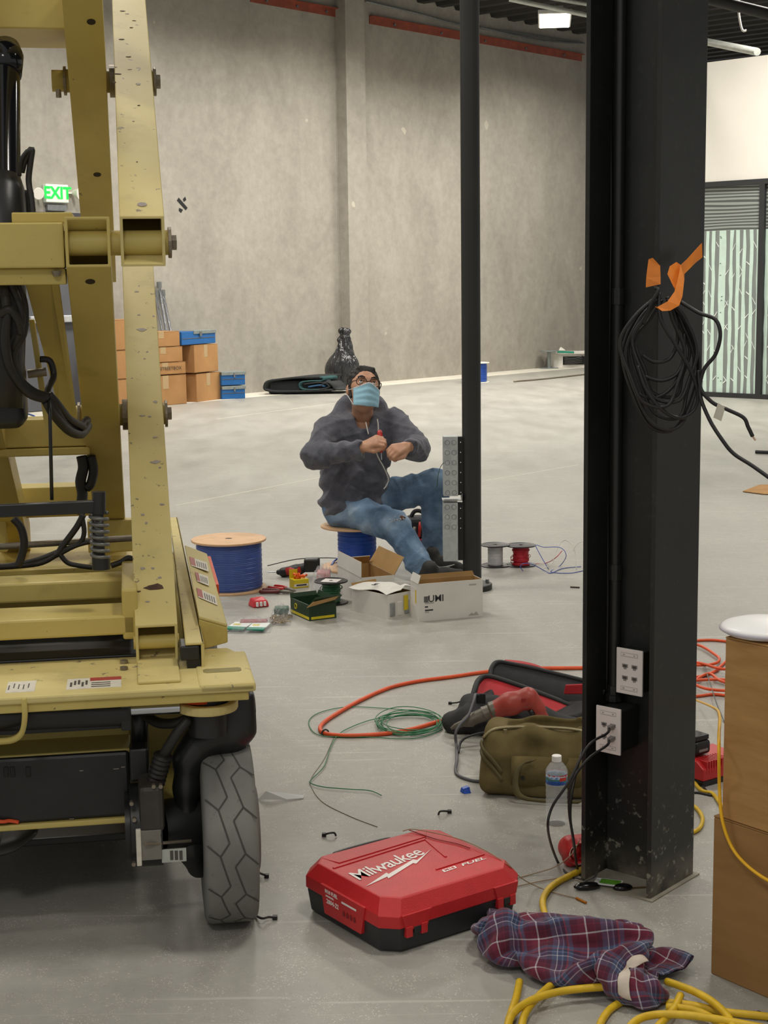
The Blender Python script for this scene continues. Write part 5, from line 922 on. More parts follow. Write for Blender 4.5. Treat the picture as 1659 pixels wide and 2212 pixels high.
    [6,3,5,13,5,-2,0,2,-6,-5,10,-5,2,-3,-5,-7,-3,-4,8,8,5,3,-5,-6,-7,2,1,7,-2,3,-1,12,1,-1,0,-16,-11,2,3,-5,-1,-2,-2,0,1,1,0,7,0,-5,3,-1],
    [5,8,3,13,2,-7,-6,-1,0,-2,7,-1,-4,0,-7,-3,1,-5,10,3,7,0,-1,1,-5,3,-4,7,1,-8,8,4,-1,2,3,-14,-5,-7,-4,7,-3,-2,-1,-1,0,2,1,1,0,2,0,-6],
    [19,-6,7,9,4,-14,-8,-1,-4,-1,6,-4,-2,9,-6,-4,4,3,-5,8,0,-2,11,5,-4,-7,6,0,-1,-2,-1,0,6,9,-4,-13,-4,-4,-1,-4,1,-2,-1,1,-1,1,5,-5,3,1,2,-6],
    [7,7,8,6,0,-11,-8,-4,-4,10,-7,1,5,-7,6,1,7,-13,1,-3,0,4,14,5,-12,0,5,4,-5,-4,1,4,6,1,3,-13,-6,-5,-2,5,0,0,3,-4,3,1,-7,6,-3,-3,6,4],
]
cl = np.cumsum(np.array([CLOTH_X, CLOTH_Y, CLOTH_Z], float), axis=2).transpose(1,2,0)*.001
cl[...,0] = (cl[...,0]-0.2427)*1.04; cl[...,1] = (cl[...,1]-0.3037)*.80; cl[...,2] = cl[...,2]*1.04+.006
gu, gv = np.meshgrid(np.linspace(0,1,52), np.linspace(0,1,52), indexing='ij')
UV_ = np.stack([gu*.86/.115, gv*.80/.115], -1)
so = np.array([.44,3.30,0])-sh0; cl = cl+so
body = uvmesh('shirt_body', [(cl.tolist(), UV_.tolist())], 'plaid', sh); m_ = body.modifiers.new('sub', 'SUBSURF'); m_.levels = 1; m_.render_levels = 1
# cream placket: a strip of the same cloth lifted slightly
pr_ = np.array([[np.dot(p+sh0-CAM, XR), np.dot(p+sh0-CAM, DN), np.dot(p+sh0-CAM, FW)] for p in cl.reshape(-1,3)]); du, dv = pr_[:,0]/pr_[:,2]*F_PX, pr_[:,1]/pr_[:,2]*F_PX
ex = np.hypot(829.5+du*cr+dv*sr-1352, 1106-du*sr+dv*cr-2095)+pr_[:,2]*400; i0, j0 = divmod(int(np.argmin(ex)), 52); i0 = min(max(i0,2),49); j0 = min(max(j0,8),43)
st_ = cl[i0-1:i0+2, j0-7:j0+8].copy(); e1 = np.gradient(st_, axis=0); e2 = np.gradient(st_, axis=1); nn = np.cross(e1, e2); nn /= np.linalg.norm(nn, axis=-1, keepdims=True)+1e-9; sg = np.sign(nn[...,2:3]+1e-6)
pk_ = uvmesh('placket', [((st_+nn*sg*.0045).tolist(), UV_[i0-1:i0+2, j0-7:j0+8].tolist())], 'shirt_lining', sh); m_ = pk_.modifiers.new('sub', 'SUBSURF'); m_.levels = 1; m_.render_levels = 1
# ---- canvas duffel bag
t = NT('canvas'); v = t.co(); c = t.ramp(t.noise(v, 9, 4), [(.3, lin('#5c5133')), (.7, lin('#7f714c'))]); t.l(c, 'Base Color'); t.set(rough=.9, spec=.12)
wv1 = t.n('ShaderNodeTexWave', {'Vector': v, 'Scale': 160.}); t.bump(t.mix(.6, wv1.outputs[0], t.noise(v, 16, 4)), .35, .006)
M('zip_brass', '#8d8363', .4, .6); M('olive_web', '#5d5434', .85, 0, .1, 40)
bq = G(1034,1722); ba = math.radians(-9)
bag = thing('canvas_bag', 'olive green canvas duffel bag behind the water bottle', 'bag', (bq[0],bq[1],0), ba)
BL, BD, BH = .37, .24, .205
sd = SD((-.03,-.03,-.005), (BL+.03,BD+.03,BH+.05), .007)
sd.u(sd.box((BL/2,BD/2,.075), (BL/2,BD/2,.078), .035), 0); sd.u(sd.box((BL/2,BD/2,.135), (BL/2-.012,BD/2-.02,.07), .045), .04)
sd.d += .006*np.sin(sd.X*38+sd.Z*22+np.sin(sd.Z*31)*1.4)*np.clip(sd.Z/.1,.1,1)+.004*np.sin(sd.X*21-sd.Z*60+sd.Y*30)
sd.d = np.maximum(sd.d, -sd.Z+.001)
sd.d = np.maximum(sd.d, -sd.box((BL/2+.03,BD/2+.015,BH+.02), (BL/2-.05,.045,.055), .02))
sd.mesh().build('body', 'canvas', bag, smooth=True)
mb = MB(); mb.tube(smooth_path([(.01,.035,.175),(.05,.045,.203),(.15,.058,.208),(.28,.06,.205),(.36,.05,.19)], 5), .0055, 6); zp_ = mb.build('zipper', 'zip_brass', bag, smooth=True)
mb = MB(); mb.box((.072,.036,.172), (.084,.041,.205)); mb.build('zip_pull', 'zip_brass', zp_, bevel=.002)
mb = MB(); mb.sheet([[(.10+.26*i/12,-.004-.006*math.sin(i*1.1),.045), (.10+.26*i/12,-.012-.006*math.sin(i*.9),.09), (.10+.26*i/12,-.002,.135)] for i in range(13)]); pk = mb.build('pocket', 'canvas', bag, solid=.006, smooth=True)
mb = MB(); mb.cyl((.135,-.022,.072), (.135,-.014,.072), .006, 12); mb.build('snap', 'blk_plastic', pk)
mb = MB(); P = smooth_path([(.155,-.012,.12),(.12,-.028,.11),(.105,-.034,.06),(.12,-.04,.018),(.19,-.046,.008),(.30,-.044,.008)], 6); mb.sheet([[np.array(p)+np.array([0,-.003,0]), np.array(p)+np.array([.018,-.004,.010])] for p in P]); mb.build('carry_strap', 'olive_web', bag, solid=.003, smooth=True)
for zz in (.10,.125):
    mb = MB(); P = smooth_path([(.0,.05,zz+.03),(.012,.0,zz+.02),(.045,-.018,zz-.01),(.07,-.016,zz-.045)], 5); mb.sheet([[p, np.array(p)+np.array([.004,0,.012])] for p in P]); mb.build('end_strap', 'olive_web', bag, solid=.003, smooth=True)
# ---- red and black open tool bag
M('nylon_black', '#262628', .8, 0, .2, 30, .3, 120); M('nylon_red', '#b3242c', .7, 0, .12, 20, .25, 90); M('zip_black', '#19191a', .6, 0, .1, 60)
tq = G(1110,1600); tb = thing('tool_bag', 'open black and red tool bag with a drill lying on it', 'tool bag', (tq[0],tq[1],0))
lo = np.array([G(962,1580)[0]-.02, 5.02, -.005]); hi = np.array([D(1300,1500,5.4)[0], 5.60, .32])
sd = SD(lo, hi, .009)
L0, L1 = D(985,1560,5.16), D(1290,1590,5.02)
sd.u(sd.cone(D(992,1563,5.17), D(1120,1590,5.10), .055, .05), 0); sd.u(sd.cone(D(1030,1540,5.25), D(1150,1560,5.14), .07, .06), .05); sd.u(sd.cone(D(1120,1575,5.12), D(1290,1590,5.10), .06, .06), .05); sd.u(sd.cone(D(1060,1545,5.36), D(1290,1560,5.33), .10, .10), .05)
sd.d += .005*np.sin(sd.X*45+sd.Z*50)+.004*np.sin(sd.X*22-sd.Y*60+sd.Z*80); sd.d = np.maximum(sd.d, .001-sd.Z)
cutp = D(1140,1520,5.30); sd.d = np.maximum(sd.d, -sd.box(cutp+np.array([.08,.06,.06]), (.2,.13,.10), .03, np.array(Matrix.Rotation(math.radians(-10),3,'Y'))))
sd.mesh().build('body', 'nylon_black', tb, world=True, smooth=True)
rim = smooth_path([D(1016,1532,5.24), D(1024,1496,5.30), D(1034,1470,5.38), D(1056,1462,5.42), D(1110,1478,5.41), D(1170,1500,5.40), D(1230,1524,5.38), D(1290,1552,5.35)], 6)
low = smooth_path([D(1016,1548,5.22), D(1024,1545,5.23), D(1040,1550,5.24), D(1070,1560,5.24), D(1115,1570,5.23), D(1170,1578,5.22), D(1230,1585,5.2), D(1290,1592,5.18)], 6)
mb = MB(); mb.sheet([[a, a*.5+b*.5+np.array([0,.01,0]), b] for a, b in zip(rim, low)]); mb.build('red_lining', 'nylon_red', tb, world=True, solid=.004, smooth=True)
mb = MB(); mb.tube(rim, .011, 8); mb.build('zip_edge', 'zip_black', tb, world=True, smooth=True)
mb = MB(); lidr = smooth_path([D(1060,1464,5.46), D(1062,1444,5.50), D(1074,1431,5.54), D(1100,1434,5.56), D(1150,1444,5.57), D(1200,1456,5.57), D(1290,1478,5.57)], 6); lidl = smooth_path([D(1062,1470,5.45), D(1080,1474,5.45), D(1105,1482,5.45), D(1140,1492,5.45), D(1180,1506,5.44), D(1225,1522,5.43), D(1290,1546,5.42)], 6)
mb.sheet([[a, a*.5+b*.5+np.array([0,.03,0]), b] for a, b in zip(lidr, lidl)]); lidb = mb.build('lid', 'nylon_black', tb, world=True, solid=.006, smooth=True)
mb = MB(); mb.tube(lidr, .010, 8); mb.build('lid_piping', 'zip_black', lidb, world=True, smooth=True)
mb = MB(); a_ = smooth_path([D(1096,1433,5.58), D(1130,1436,5.60), D(1165,1444,5.60), D(1190,1456,5.58)], 5); mb.sheet([[p, p+np.array([.0,.12,-.02])] for p in a_]); mb.build('lid_top', 'nylon_red', lidb, world=True, solid=.01)
mb = MB(); mb.prism([D(1222,1480,5.42), D(1262,1478,5.42), D(1258,1500,5.42), D(1218,1500,5.42)], (0,.01,0)); mb.build('side_tab', 'nylon_red', lidb, world=True, bevel=.003)
mb = MB(); mb.box(D(1032,1512,5.19)-np.array([.006,.004,.014]), D(1045,1505,5.19)+np.array([.006,.004,.012])); mb.build('buckle', 'blk_plastic', tb, world=True, bevel=.003)
# ---- red corded drill lying on the bag
TRD = M('drill_red', '#a63f35', .45, 0, .1, 20); DGM = M('drill_grey', '#6c665c', .45, .3, .15, 30)
dd = 5.06; dr0 = D(1120,1530,dd); dr = thing('corded_drill', 'red corded drill with a worn grey chuck lying on the tool bag', 'drill', dr0)
sd = SD(D(1060,1585,dd)-np.array([.01,.06,.02]), D(1185,1490,dd)+np.array([.03,.06,.02]), .004)
sd.u(sd.cone(D(1070,1533,dd), D(1105,1519,dd), .033, .036), 0); sd.u(sd.cone(D(1105,1519,dd), D(1140,1508,dd), .036, .033), .02)
sd.u(sd.cone(D(1140,1510,dd), D(1160,1530,dd), .026, .023), .03); sd.u(sd.cone(D(1160,1530,dd), D(1170,1560,dd), .023, .024), .02); sd.u(sd.cone(D(1168,1556,dd), D(1172,1564,dd), .029, .029), .01)
sd.d += .0018*np.sin(sd.X*60+sd.Z*40); sd.mesh().build('body', TRD, dr, world=True, smooth=True)
mb = MB(); mb.tube([D(1074,1531,dd), D(1062,1536,dd), D(1058,1538,dd), D(1050,1541,dd), D(1046,1543,dd)], [.031,.032,.026,.026,.028], 16); mb.tube([D(1046,1543,dd), D(1022,1553,dd), D(1016,1556,dd), D(1006,1560,dd), D(1000,1562,dd)], [.024,.022,.024,.018,.013], 16); mb.tube([D(1001,1562,dd), D(984,1569,dd), D(974,1574,dd)], [.012,.010,.004], 10); ck = mb.build('chuck', DGM, dr, world=True, smooth=True, sharp=40)
mb = MB(); mb.tube([D(1145,1534,dd-.024), D(1152,1545,dd-.024)], [.009,.008], 8); mb.build('trigger', 'blk_plastic', dr, world=True, smooth=True)
mb = MB(); mb.cyl(D(1137,1524,dd-.03), D(1137,1524,dd-.026)+np.array([0,.01,0]), .007, 12); mb.build('lock_button', 'steel_grey', dr, world=True)
for i in range(3):
    mb = MB(); mb.box(D(1128+i*4,1513,dd-.036)-np.array([.002,.0,.006]), D(1128+i*4,1513,dd-.036)+np.array([.002,.006,.006])); mb.build('vent_slot', 'dark_red2', dr, world=True)
mb = MB(); mb.tube(smooth_path([D(1171,1566,dd), D(1171,1578,dd), D(1170,1588,dd+.02)], 4), .007, 8); mb.build('cord_sleeve', M('sleeve_grey', '#5f7a78', .5), dr, world=True, smooth=True)
wcable('drill_cord', [D(1040,1508,5.22), D(1028,1500,5.16), D(1024,1512,5.1), D(1012,1545,5.03), D(994,1566,5.0), D(984,1585,4.98), D(986,1612,4.96), G(987,1640,.02), G(984,1664,.006), G(992,1676,.005), G(1020,1686,.005), G(1045,1688,.005)], .0052, M('cord_grey', '#55555a', .5), 'grey power cord curling from the tool bag to the floor', 'cord', n=8)
wcable('drill_cord', [D(1090,1583,4.98), D(1050,1582,4.98), D(1015,1590,4.96), D(996,1602,4.95), G(990,1626,.005)], .0045, 'cab_black', 'black cord end arching off the tool bag', 'cord', n=8)
# ================================================================ YELLOW SCISSOR LIFT (left foreground)
LA = math.radians(9.4); LO = np.array([-.333,3.62,0]); LR = np.array([math.cos(LA),math.sin(LA),0]); LL = np.array([-math.sin(LA),math.cos(LA),0])
def lp(px, py, l):
    q = PL(px, py, LO+LL*l, LL)-LO; return np.array([q@LR, l, q[2]])
def lz(px, py, z):
    q = G(px, py, z)-LO; return np.array([q@LR, q@LL, z])
t = NT('lift_yellow'); v = t.co(); ge = t.world()
c = t.ramp(t.noise(v, 3.5, 4), [(.3, lin('#c0ac60')), (.7, lin('#cfbc70'))])
scr = t.ramp(t.noise(t.mapv(ge, (1,1,1)), 24, 4, .62), [(.70, (0,)*3), (.72, (.8,)*3)])
c = t.mix(scr, c, lin('#6e624a')); scf = t.ramp(t.noise(ge, 7, 5, .7), [(.58, (0,)*3), (.75, (.4,)*3)]); c = t.mix(scf, c, lin('#a08a4e'))
t.l(c, 'Base Color'); t.set(rough=.45, spec=.35)
t = NT('lift_yellow_worn'); v = t.co(); ge = t.world()
c = t.ramp(t.noise(v, 3.5, 4), [(.3, lin('#cab876')), (.7, lin('#d8c888'))])
c = t.mix(t.ramp(t.noise(ge, 26, 5, .68), [(.645, (0,)*3), (.675, (.85,)*3)]), c, lin('#746a5c')); c = t.mix(t.ramp(t.noise(ge, 5, 5, .7), [(.55, (0,)*3), (.75, (.5,)*3)]), c, lin('#a9986c'))
t.l(c, 'Base Color'); t.set(rough=.55, spec=.3)
M('lift_dark', '#141414', .5, 0, .2, 10); M('lift_black', '#1f2021', .38, 0, .25, 14, .1, 40); M('chrome', '#c9ccd2', .12, 1., 0); M('bolt_steel', '#8c8272', .45, .6, .2, 40); M('hose_black', '#23211f', .55, 0, .2, 25, .2, 120)
M('chip_grey', '#9a9088', .6, 0, .2, 40); M('rust', '#4b3325', .8, 0, .3, 50); M('hole_dark', '#2e2416', .8, 0, .1, 20); M('decal_white', '#d9d3c4', .5, 0, .1, 60); M('decal_red', '#a8453c', .5, 0, .15, 40); M('decal_ink', '#4e4a45', .5, 0, .1, 60); M('spring_grey', '#6f706d', .4, .5, .15, 30); M('orange_paint', '#e2582c', .5)
lift = thing('scissor_lift', 'khaki yellow scissor lift with raised arms and grey tyre', 'scissor lift', LO, LA)
def LB(name, a, b, mat='lift_yellow', bevel=.004, parent=None, **kw):
    mb = MB(); mb.box(a, b); return mb.build(name, mat, parent or lift, bevel=bevel, **kw)
Y = 'lift_yellow'; YW = 'lift_yellow_worn'
# ---- scissor arms: (l,z) of the ends
AF = (.105,.678); FJ = (.055,1.652); TB_ = (1.76,.705); RJ = (1.76,1.652); RT = (1.76,2.60); FT_ = (.055,2.60)
AW, AH = .102, .115
def arm(s, a, b, mat, wear):
    """hollow box arm in the plane s, both ends cut plumb so the open mouths face along the lift"""
    (l0,z0),(l1,z1) = (a, b) if a[0] < b[0] else (b, a); sl = (z1-z0)/(l1-l0); e0 = .0 if (a, b) != (AF, RJ) else .0
    l0n, l1n = l0-.055, l1+.055; z0n, z1n = z0, z1+sl*.055
    def rg(l, z, w_, h_): return [(s-w_/2,l,z-h_/2),(s+w_/2,l,z-h_/2),(s+w_/2,l,z+h_/2),(s-w_/2,l,z+h_/2)]
    o = rg(l0n,z0n,AW,HV)+rg(l1n,z1n,AW,HV)+rg(l0n,z0n,AW-.014,HV-.014)+rg(l1n,z1n,AW-.014,HV-.014); fs = []
    for i in range(4):
        k = (i+1)%4; fs += [(i,k,k+4,i+4),(i+8,i+12,k+12,k+8),(i,i+8,k+8,k),(i+4,k+4,k+12,i+12)]
    mb = MB(); mb.add(o, fs); return mb.build('scissor_arm', mat, lift, bevel=.002)
HV = .115
SO, SI = -.219, -.344      # outer and inner arm planes (right hand side)
LEFT_O, LEFT_I = -.80, -.675
arms = {}
arms['lo'] = arm(SO, AF, RJ, YW, 1); arms['li'] = arm(SI, FJ, TB_, Y, 0); arms['uo'] = arm(SO, FJ, RT, YW, 1); arms['ui'] = arm(SI, FT_, RJ, Y, 0)
for s_, a, b in ((LEFT_O,AF,RJ), (LEFT_I,FJ,TB_), (LEFT_O,FJ,RT), (LEFT_I,FT_,RJ)): arm(s_, a, b, Y, 0)
# pins
def pin(l, z, s0, s1, r, ends=(1,1), nm='pivot_pin', mat=Y):
    mb = MB(); mb.cyl((s0,l,z), (s1,l,z), r, 22); p = mb.build(nm, mat, lift, smooth=True, sharp=40)
    for k, s_ in ((0,s0), (1,s1)):
        if not ends[k]: continue
        g = 1 if k else -1
        mb = MB(); mb.cyl((s_,l,z), (s_+g*.008,l,z), r*1.25, 22); mb.cyl((s_+g*.008,l,z), (s_+g*.020,l,z), r*.62, 6); mb.build('pin_head', 'bolt_steel', p, bevel=.001)
    return p
pin(.045,1.650,-.41,-.160,.029,(0,1)); pin(.075,.688,-.275,-.165,.017,(0,0)); pin(.91,1.178,-.405,-.162,.032); pin(.91,2.126,-.405,-.162,.032)
for l, z in ((.91,1.178),(.91,2.126)):
    mb = MB(); mb.cyl((-.445,l,z), (-.398,l,z), .030, 20); b_ = mb.build('pivot_boss', Y, lift, smooth=True, sharp=40)
    mb = MB(); mb.cyl((-.427,l-.034,z-.028), (-.427,l-.034,z-.05), .008, 6); mb.build('grub_screw', 'bolt_steel', b_)
    mb = MB(); mb.cyl((-.285,l,z), (-.27,l,z), .045, 20); mb.build('spacer_washer', 'bolt_steel', lift)
# weld plates beside the pivot of the arms
# dark round holes, drilled through the arms' near faces
def on_arm(a, b, px, py, s, off):
    """point where the pixel's view line meets the arm's near face"""
    sl = (b[1]-a[1])/(b[0]-a[0]); a = (a[0]-.055,a[1]); b = (b[0]+.055,b[1]+sl*.055); d = np.array([0,b[0]-a[0],b[1]-a[1]]); d /= np.linalg.norm(d); n = np.array([0,-d[2],d[1]])
    dw = LL*d[1]+np.array([0,0,d[2]]); nw = LL*n[1]+np.array([0,0,n[2]])
    sg = 1 if nw[1] < 0 else -1; nw = nw*sg
    p0 = LO+LL*a[0]+np.array([0,0,a[1]])+nw*(HV/2*d[1]+off)
    q = PL(px, py, p0, nw)-LO
    return Vector((q@LR, q@LL, q[2])), Vector((0,d[1],d[2])), Vector((0,n[1]*sg,n[2]*sg))
def hole(key, a, b, px, py, r, mat='hole_dark', nm='drilled_hole', stretch=1.):
    p, d, n = on_arm(a, b, px, py, 0, .0003); X = frame(p, (1,0,0), d)
    mb = MB(); mb.prism([X @ Vector((math.cos(k)*r,math.sin(k)*r*stretch,0)) for k in np.linspace(0,2*math.pi,17)[:-1]], n*.0012); mb.build(nm, mat, arms[key])
for px, py in ((197,47),(210,377)): hole('ui', FT_, RJ, px, py, .0115)
hole('li', FJ, TB_, 195,608,.0115); hole('uo', FJ, RT, 307,442,.011, 'chip_grey')
# chipped paint spots on the outer arms: little irregular flakes
def chip(key, a, b, px, py, w_, h_, seed, mat='chip_grey'):
    rn = random.Random(seed); p, d, n = on_arm(a, b, px, py, 0, .0002); X = frame(p, (1,0,0), d); m = 11; k_ = 3300/(LO[1]+p.y)
    fs = d.z if abs(d.z) > .2 else .5
    mb = MB(); mb.prism([X @ Vector((math.cos(q)*w_/2/k_*rn.uniform(.55,1.15), math.sin(q)*h_/2/k_/.75*rn.uniform(.5,1.2), 0)) for q in np.linspace(0,6.283,m+1)[:-1]], n*.0008); mb.build('paint_chip', mat, arms[key])
for i, (px,py,w_,h_) in enumerate(((306,712,22,10),(337,998,26,10),(335,945,12,5),(336,868,10,8),(308,898,18,4),(323,900,8,5),(295,630,10,5),(312,775,6,3),(332,683,7,5),(300,680,8,5),(318,760,5,4),(345,1010,8,4),(350,1090,14,5),(308,1112,10,7),(316,1130,7,7),(285,817,4,3))): chip('lo', AF, RJ, px, py, w_, h_, i)
for i, (px,py,w_,h_) in enumerate(((333,1268,44,16),(309,1228,14,7),(318,1300,10,6),(345,1248,10,6),(330,1228,8,6),(300,1278,14,4))): chip('lo', AF, RJ, px, py, w_, h_, 50+i, 'rust' if i in (0,5) else 'chip_grey')
for i, (px,py,w_,h_) in enumerate(((299,182,11,9),(254,160,18,4),(278,123,14,4),(281,150,10,3),(265,24,12,4),(290,45,10,3),(250,145,6,3),(247,178,9,5),(283,60,9,4),(288,262,6,3),(300,228,7,4),(296,350,4,3),(275,30,9,3),(262,85,12,5))): chip('uo', FJ, RT, px, py, w_, h_, 80+i, 'rust' if i % 3 else 'chip_grey')
# ---- cross tubes between the arms
CR0, CR1 = -.62, -.394
LB('cross_tube', (LEFT_I-.05,.005,1.594), (-.398,.115,1.697), Y); LB('cross_tube_lip', (LEFT_I-.05,.03,1.556), (-.398,.115,1.594), Y)
mb = MB(); mb.box((-.52,.12,1.70), (-.38,.28,1.725)); mb.build('cross_plate', Y, lift, bevel=.003)
LB('cross_tube', (LEFT_I,.64,2.225), (-.39,.98,2.42), Y); LB('cross_tube', (LEFT_I,.95,1.085), (-.385,1.06,1.168), Y); LB('cross_tube_lip', (LEFT_I,.94,1.06), (-.385,1.06,1.083), Y); LB('cross_tube', (LEFT_I,1.66,.772), (-.385,1.78,.876), Y)
# lower bars: hidden pieces seen between the arms
p0, p1 = lp(0,1262,.42), lp(286,1225,.42)
LB('cross_tube', (-.83,.40,lp(0,1305,.40)[2]), (-.265,.52,lp(0,1262,.40)[2]), Y, .006); LB('cross_tube', (-.83,.10,lp(0,1385,.10)[2]), (-.268,.26,lp(0,1342,.10)[2]), Y, .006)
LB('cross_tube_cap', (-.30,.10,lp(285,1385,.10)[2]+.004), (-.262,.52,lp(285,1240,.3)[2]), Y, .006)
# inner bracket plates under the front joint (carry the cylinder)
mb = MB(); mb.prism([lp(52,600,.14), lp(150,600,.14), lp(150,640,.14), lp(123,603,.14), lp(168,900,.5), lp(140,925,.5), lp(62,640,.16)], (.0,.012,0)); 
mb = MB(); A = [lp(52,602,.16), lp(110,602,.16), lp(160,905,.62), lp(128,890,.62)]; mb.prism(A, (0,.012,0)); mb.build('bracket_plate', Y, lift, bevel=.002)
mb = MB(); A = [lp(108,602,.15), lp(126,602,.15), lp(166,900,.60), lp(158,905,.60)]; mb.prism(A, (0,.03,0)); mb.build('bracket_plate', Y, lift, bevel=.002)
mb = MB(); A = [lp(62,690,.34), lp(74,690,.34), lp(110,930,.40), lp(98,935,.40)]; mb.prism(A, (.0,.02,0)); mb.build('bracket_plate', Y, lift, bevel=.002)
mb = MB(); mb.cyl(lp(60,808,.33), lp(100,803,.33), .011, 14); mb.build('clevis_pin', 'bolt_steel', lift, smooth=True, sharp=40)
mb = MB(); mb.cyl(lp(123,597,.02), lp(122,585,.02), .008, 10, .012); mb.build('grease_plug', 'bolt_steel', lift)
# ---- lift cylinder
mb = MB(); a_, b_ = lp(8,110,.55), lp(8,395,.30); mb.tube([a_, b_], .041, 28); cy_ = mb.build('lift_cylinder', M('cyl_black', '#17181c', .12, 0, 0), lift, smooth=True, sharp=40)
mb = MB(); mb.tube([lp(14,98,.56), lp(12,120,.54), lp(10,160,.50)], [.034,.046,.043], 24); mb.build('cylinder_gland', 'cyl_black', cy_, smooth=True)
mb = MB(); mb.tube([lp(8,385,.31), lp(6,415,.29), lp(4,478,.26), lp(0,700,.20), lp(-4,880,.18)], [.042,.055,.060,.062,.06], 28); mb.build('cylinder_base', 'lift_black', cy_, smooth=True)
mb = MB(); sd = SD(lp(-60,930,.28)-np.array([.02,.14,.0]), lp(60,700,.28)+np.array([.03,.14,.0]), .008); sd.u(sd.box(lp(-10,850,.28), (.075,.07,.085), .03), 0); sd.mesh(mb); mb.build('valve_motor', 'lift_black', lift, smooth=True)
mb = MB(); mb.box(lp(44,455,.30)-np.array([.006,.0,.02]), lp(70,410,.30)+np.array([.002,.03,.0])); mb.build('valve_block', 'lift_black', lift, bevel=.006)
for i, (pp, r) in enumerate((([(47,372,.27),(56,340,.26),(69,322,.26),(66,350,.26),(62,390,.26),(68,430,.25),(72,470,.24)], .0075), ([(42,380,.26),(46,345,.25),(60,325,.25)], .005), ([(20,610,.10),(34,640,.10),(46,680,.10),(40,720,.11),(24,760,.14),(35,810,.16),(70,845,.18),(105,858,.2)], .011), ([(8,620,.09),(16,680,.08),(12,740,.10),(24,800,.13),(60,848,.16),(100,862,.19)], .011), ([(36,610,.12),(52,660,.12),(50,720,.12),(28,770,.14),(50,830,.17),(95,856,.2)], .010), ([(0,680,.08),(20,668,.07),(38,690,.08),(46,720,.10)], .010),
        ([(86,776,.3),(108,780,.3),(116,812,.3),(104,840,.25),(100,862,.22)], .008), ([(100,858,.2),(118,880,.22),(140,915,.3),(165,930,.4),(188,908,.55)], .012), ([(100,866,.19),(116,895,.22),(146,928,.3),(175,938,.4),(190,920,.5)], .012), ([(106,852,.2),(124,872,.22),(150,905,.3),(180,922,.4)], .010),
        ([(176,985,1.0),(180,1010,1.0),(174,1040,1.0),(178,1070,1.0),(172,1110,.98)], .016), ([(196,985,1.0),(202,1015,1.0),(196,1045,1.0),(186,1055,1.0)], .014))):
    mb = MB(); mb.tube(smooth_path([lp(*p) for p in pp], 5), r, 8); mb.build('hydraulic_hose', 'hose_black', lift, smooth=True)
mb = MB(); mb.tube([lp(106,868,.18), lp(108,900,.17), lp(112,1080,.16)], .0045, 8); mb.build('release_rod', 'lift_black', lift, smooth=True)
# ---- safety bar with spring
mb = MB(); mb.beam(lp(-60,1106,.16), lp(212,1094,.16), .02, .032, side=(0,1,0)); mb.build('safety_bar', 'lift_black', lift, bevel=.003)
mb = MB(); mb.tube([lp(214,1062,.16), lp(214,1110,.16)], .0165, 16); mb.build('safety_bar_post', 'lift_black', lift, smooth=True, sharp=40)
st, sb = lp(213,1108,.16), lp(217,1204,.16); mb = MB()
mb.tube([st+(sb-st)*q+np.array([math.cos(q*44)*.021, math.sin(q*44)*.021, 0]) for q in np.linspace(0,1,110)], .0048, 6); mb.build('coil_spring', 'spring_grey', lift, smooth=True)
mb = MB(); mb.tube([st, sb], .012, 12); mb.build('spring_rod', 'spring_grey', lift, smooth=True); mb = MB(); mb.tube([lp(218,1203,.16), lp(219,1229,.16)], .0225, 18); mb.build('spring_foot', 'lift_black', lift, smooth=True, sharp=40)
LB('rear_plate', lp(191,1195,1.5), lp(292,1122,1.5)+np.array([.05,.05,0]), Y); mb = MB(); mb.cyl(lp(-20,1182,1.1), lp(292,1162,1.1), .010, 8); mb.build('tie_rod', 'bolt_steel', lift, smooth=True)
LB('rear_plate', lp(-60,1196,1.5), lp(13,1124,1.5)+np.array([0,.05,0]), Y)
for pp, r in (([(180,1112,.6),(165,1140,.6),(135,1180,.6),(124,1195,.6),(90,1215,.6),(40,1222,.6),(-20,1226,.6)], .009), ([(176,1112,.6),(182,1150,.6),(170,1175,.6),(130,1190,.6),(70,1212,.6),(-20,1228,.6)], .007), ([(195,1170,.6),(160,1180,.6),(110,1205,.6),(60,1216,.6)], .007), ([(128,1195,.6),(145,1215,.6),(170,1222,.6),(200,1226,.6)], .007), ([(240,1222,.5),(262,1214,.5),(278,1205,.5),(290,1212,.5)], .008), ([(28,1120,.5),(45,1140,.5),(52,1175,.5),(44,1210,.5),(38,1222,.5)], .011)):
    mb = MB(); mb.tube(smooth_path([lp(*p) for p in pp], 5), r, 7); mb.build('wiring', 'hose_black', lift, smooth=True)
# ---- deck and chassis
ZD = .640
LB('front_deck', (-1.02,-.20,ZD-.018), (.0,.13,ZD), YW, .005)
mb = MB(); mb.prism([(-.13,-.20,ZD-.018),(.0,-.20,ZD-.018),(.0,.10,ZD-.018),(-.02,.10,ZD-.018),(-.04,.16,ZD-.018),(-.13,.16,ZD-.018)], (0,0,.022)); mb.build('corner_plate', YW, lift, bevel=.006)
LB('deck_underplate', (-.62,-.19,ZD-.040), (-.016,.1,ZD-.018), Y, .003)
ts = lz(480,1448,ZD+.004); mb = MB(); mb.prism([ts+np.array([a*.045+b*0, c*.018, 0]) for a, b, c in ((-.85,0,-1),(.85,0,-1),(1,0,-.6),(1,0,.6),(.85,0,1),(-.85,0,1),(-1,0,.6),(-1,0,-.6))], (0,0,.001)); mb.build('slot', M('olive_dark', '#8c8149', .6), lift)
for px, py in ((268,1433),(268,1447)):
    q = lz(px, py, ZD); mb = MB(); mb.cyl(q, q+np.array([0,0,.008]), .010, 6); mb.build('deck_bolt', 'bolt_steel', lift)
LB('deck_step', (-.268,-.15,ZD), (-.17,.13,ZD+.008), YW, .003)
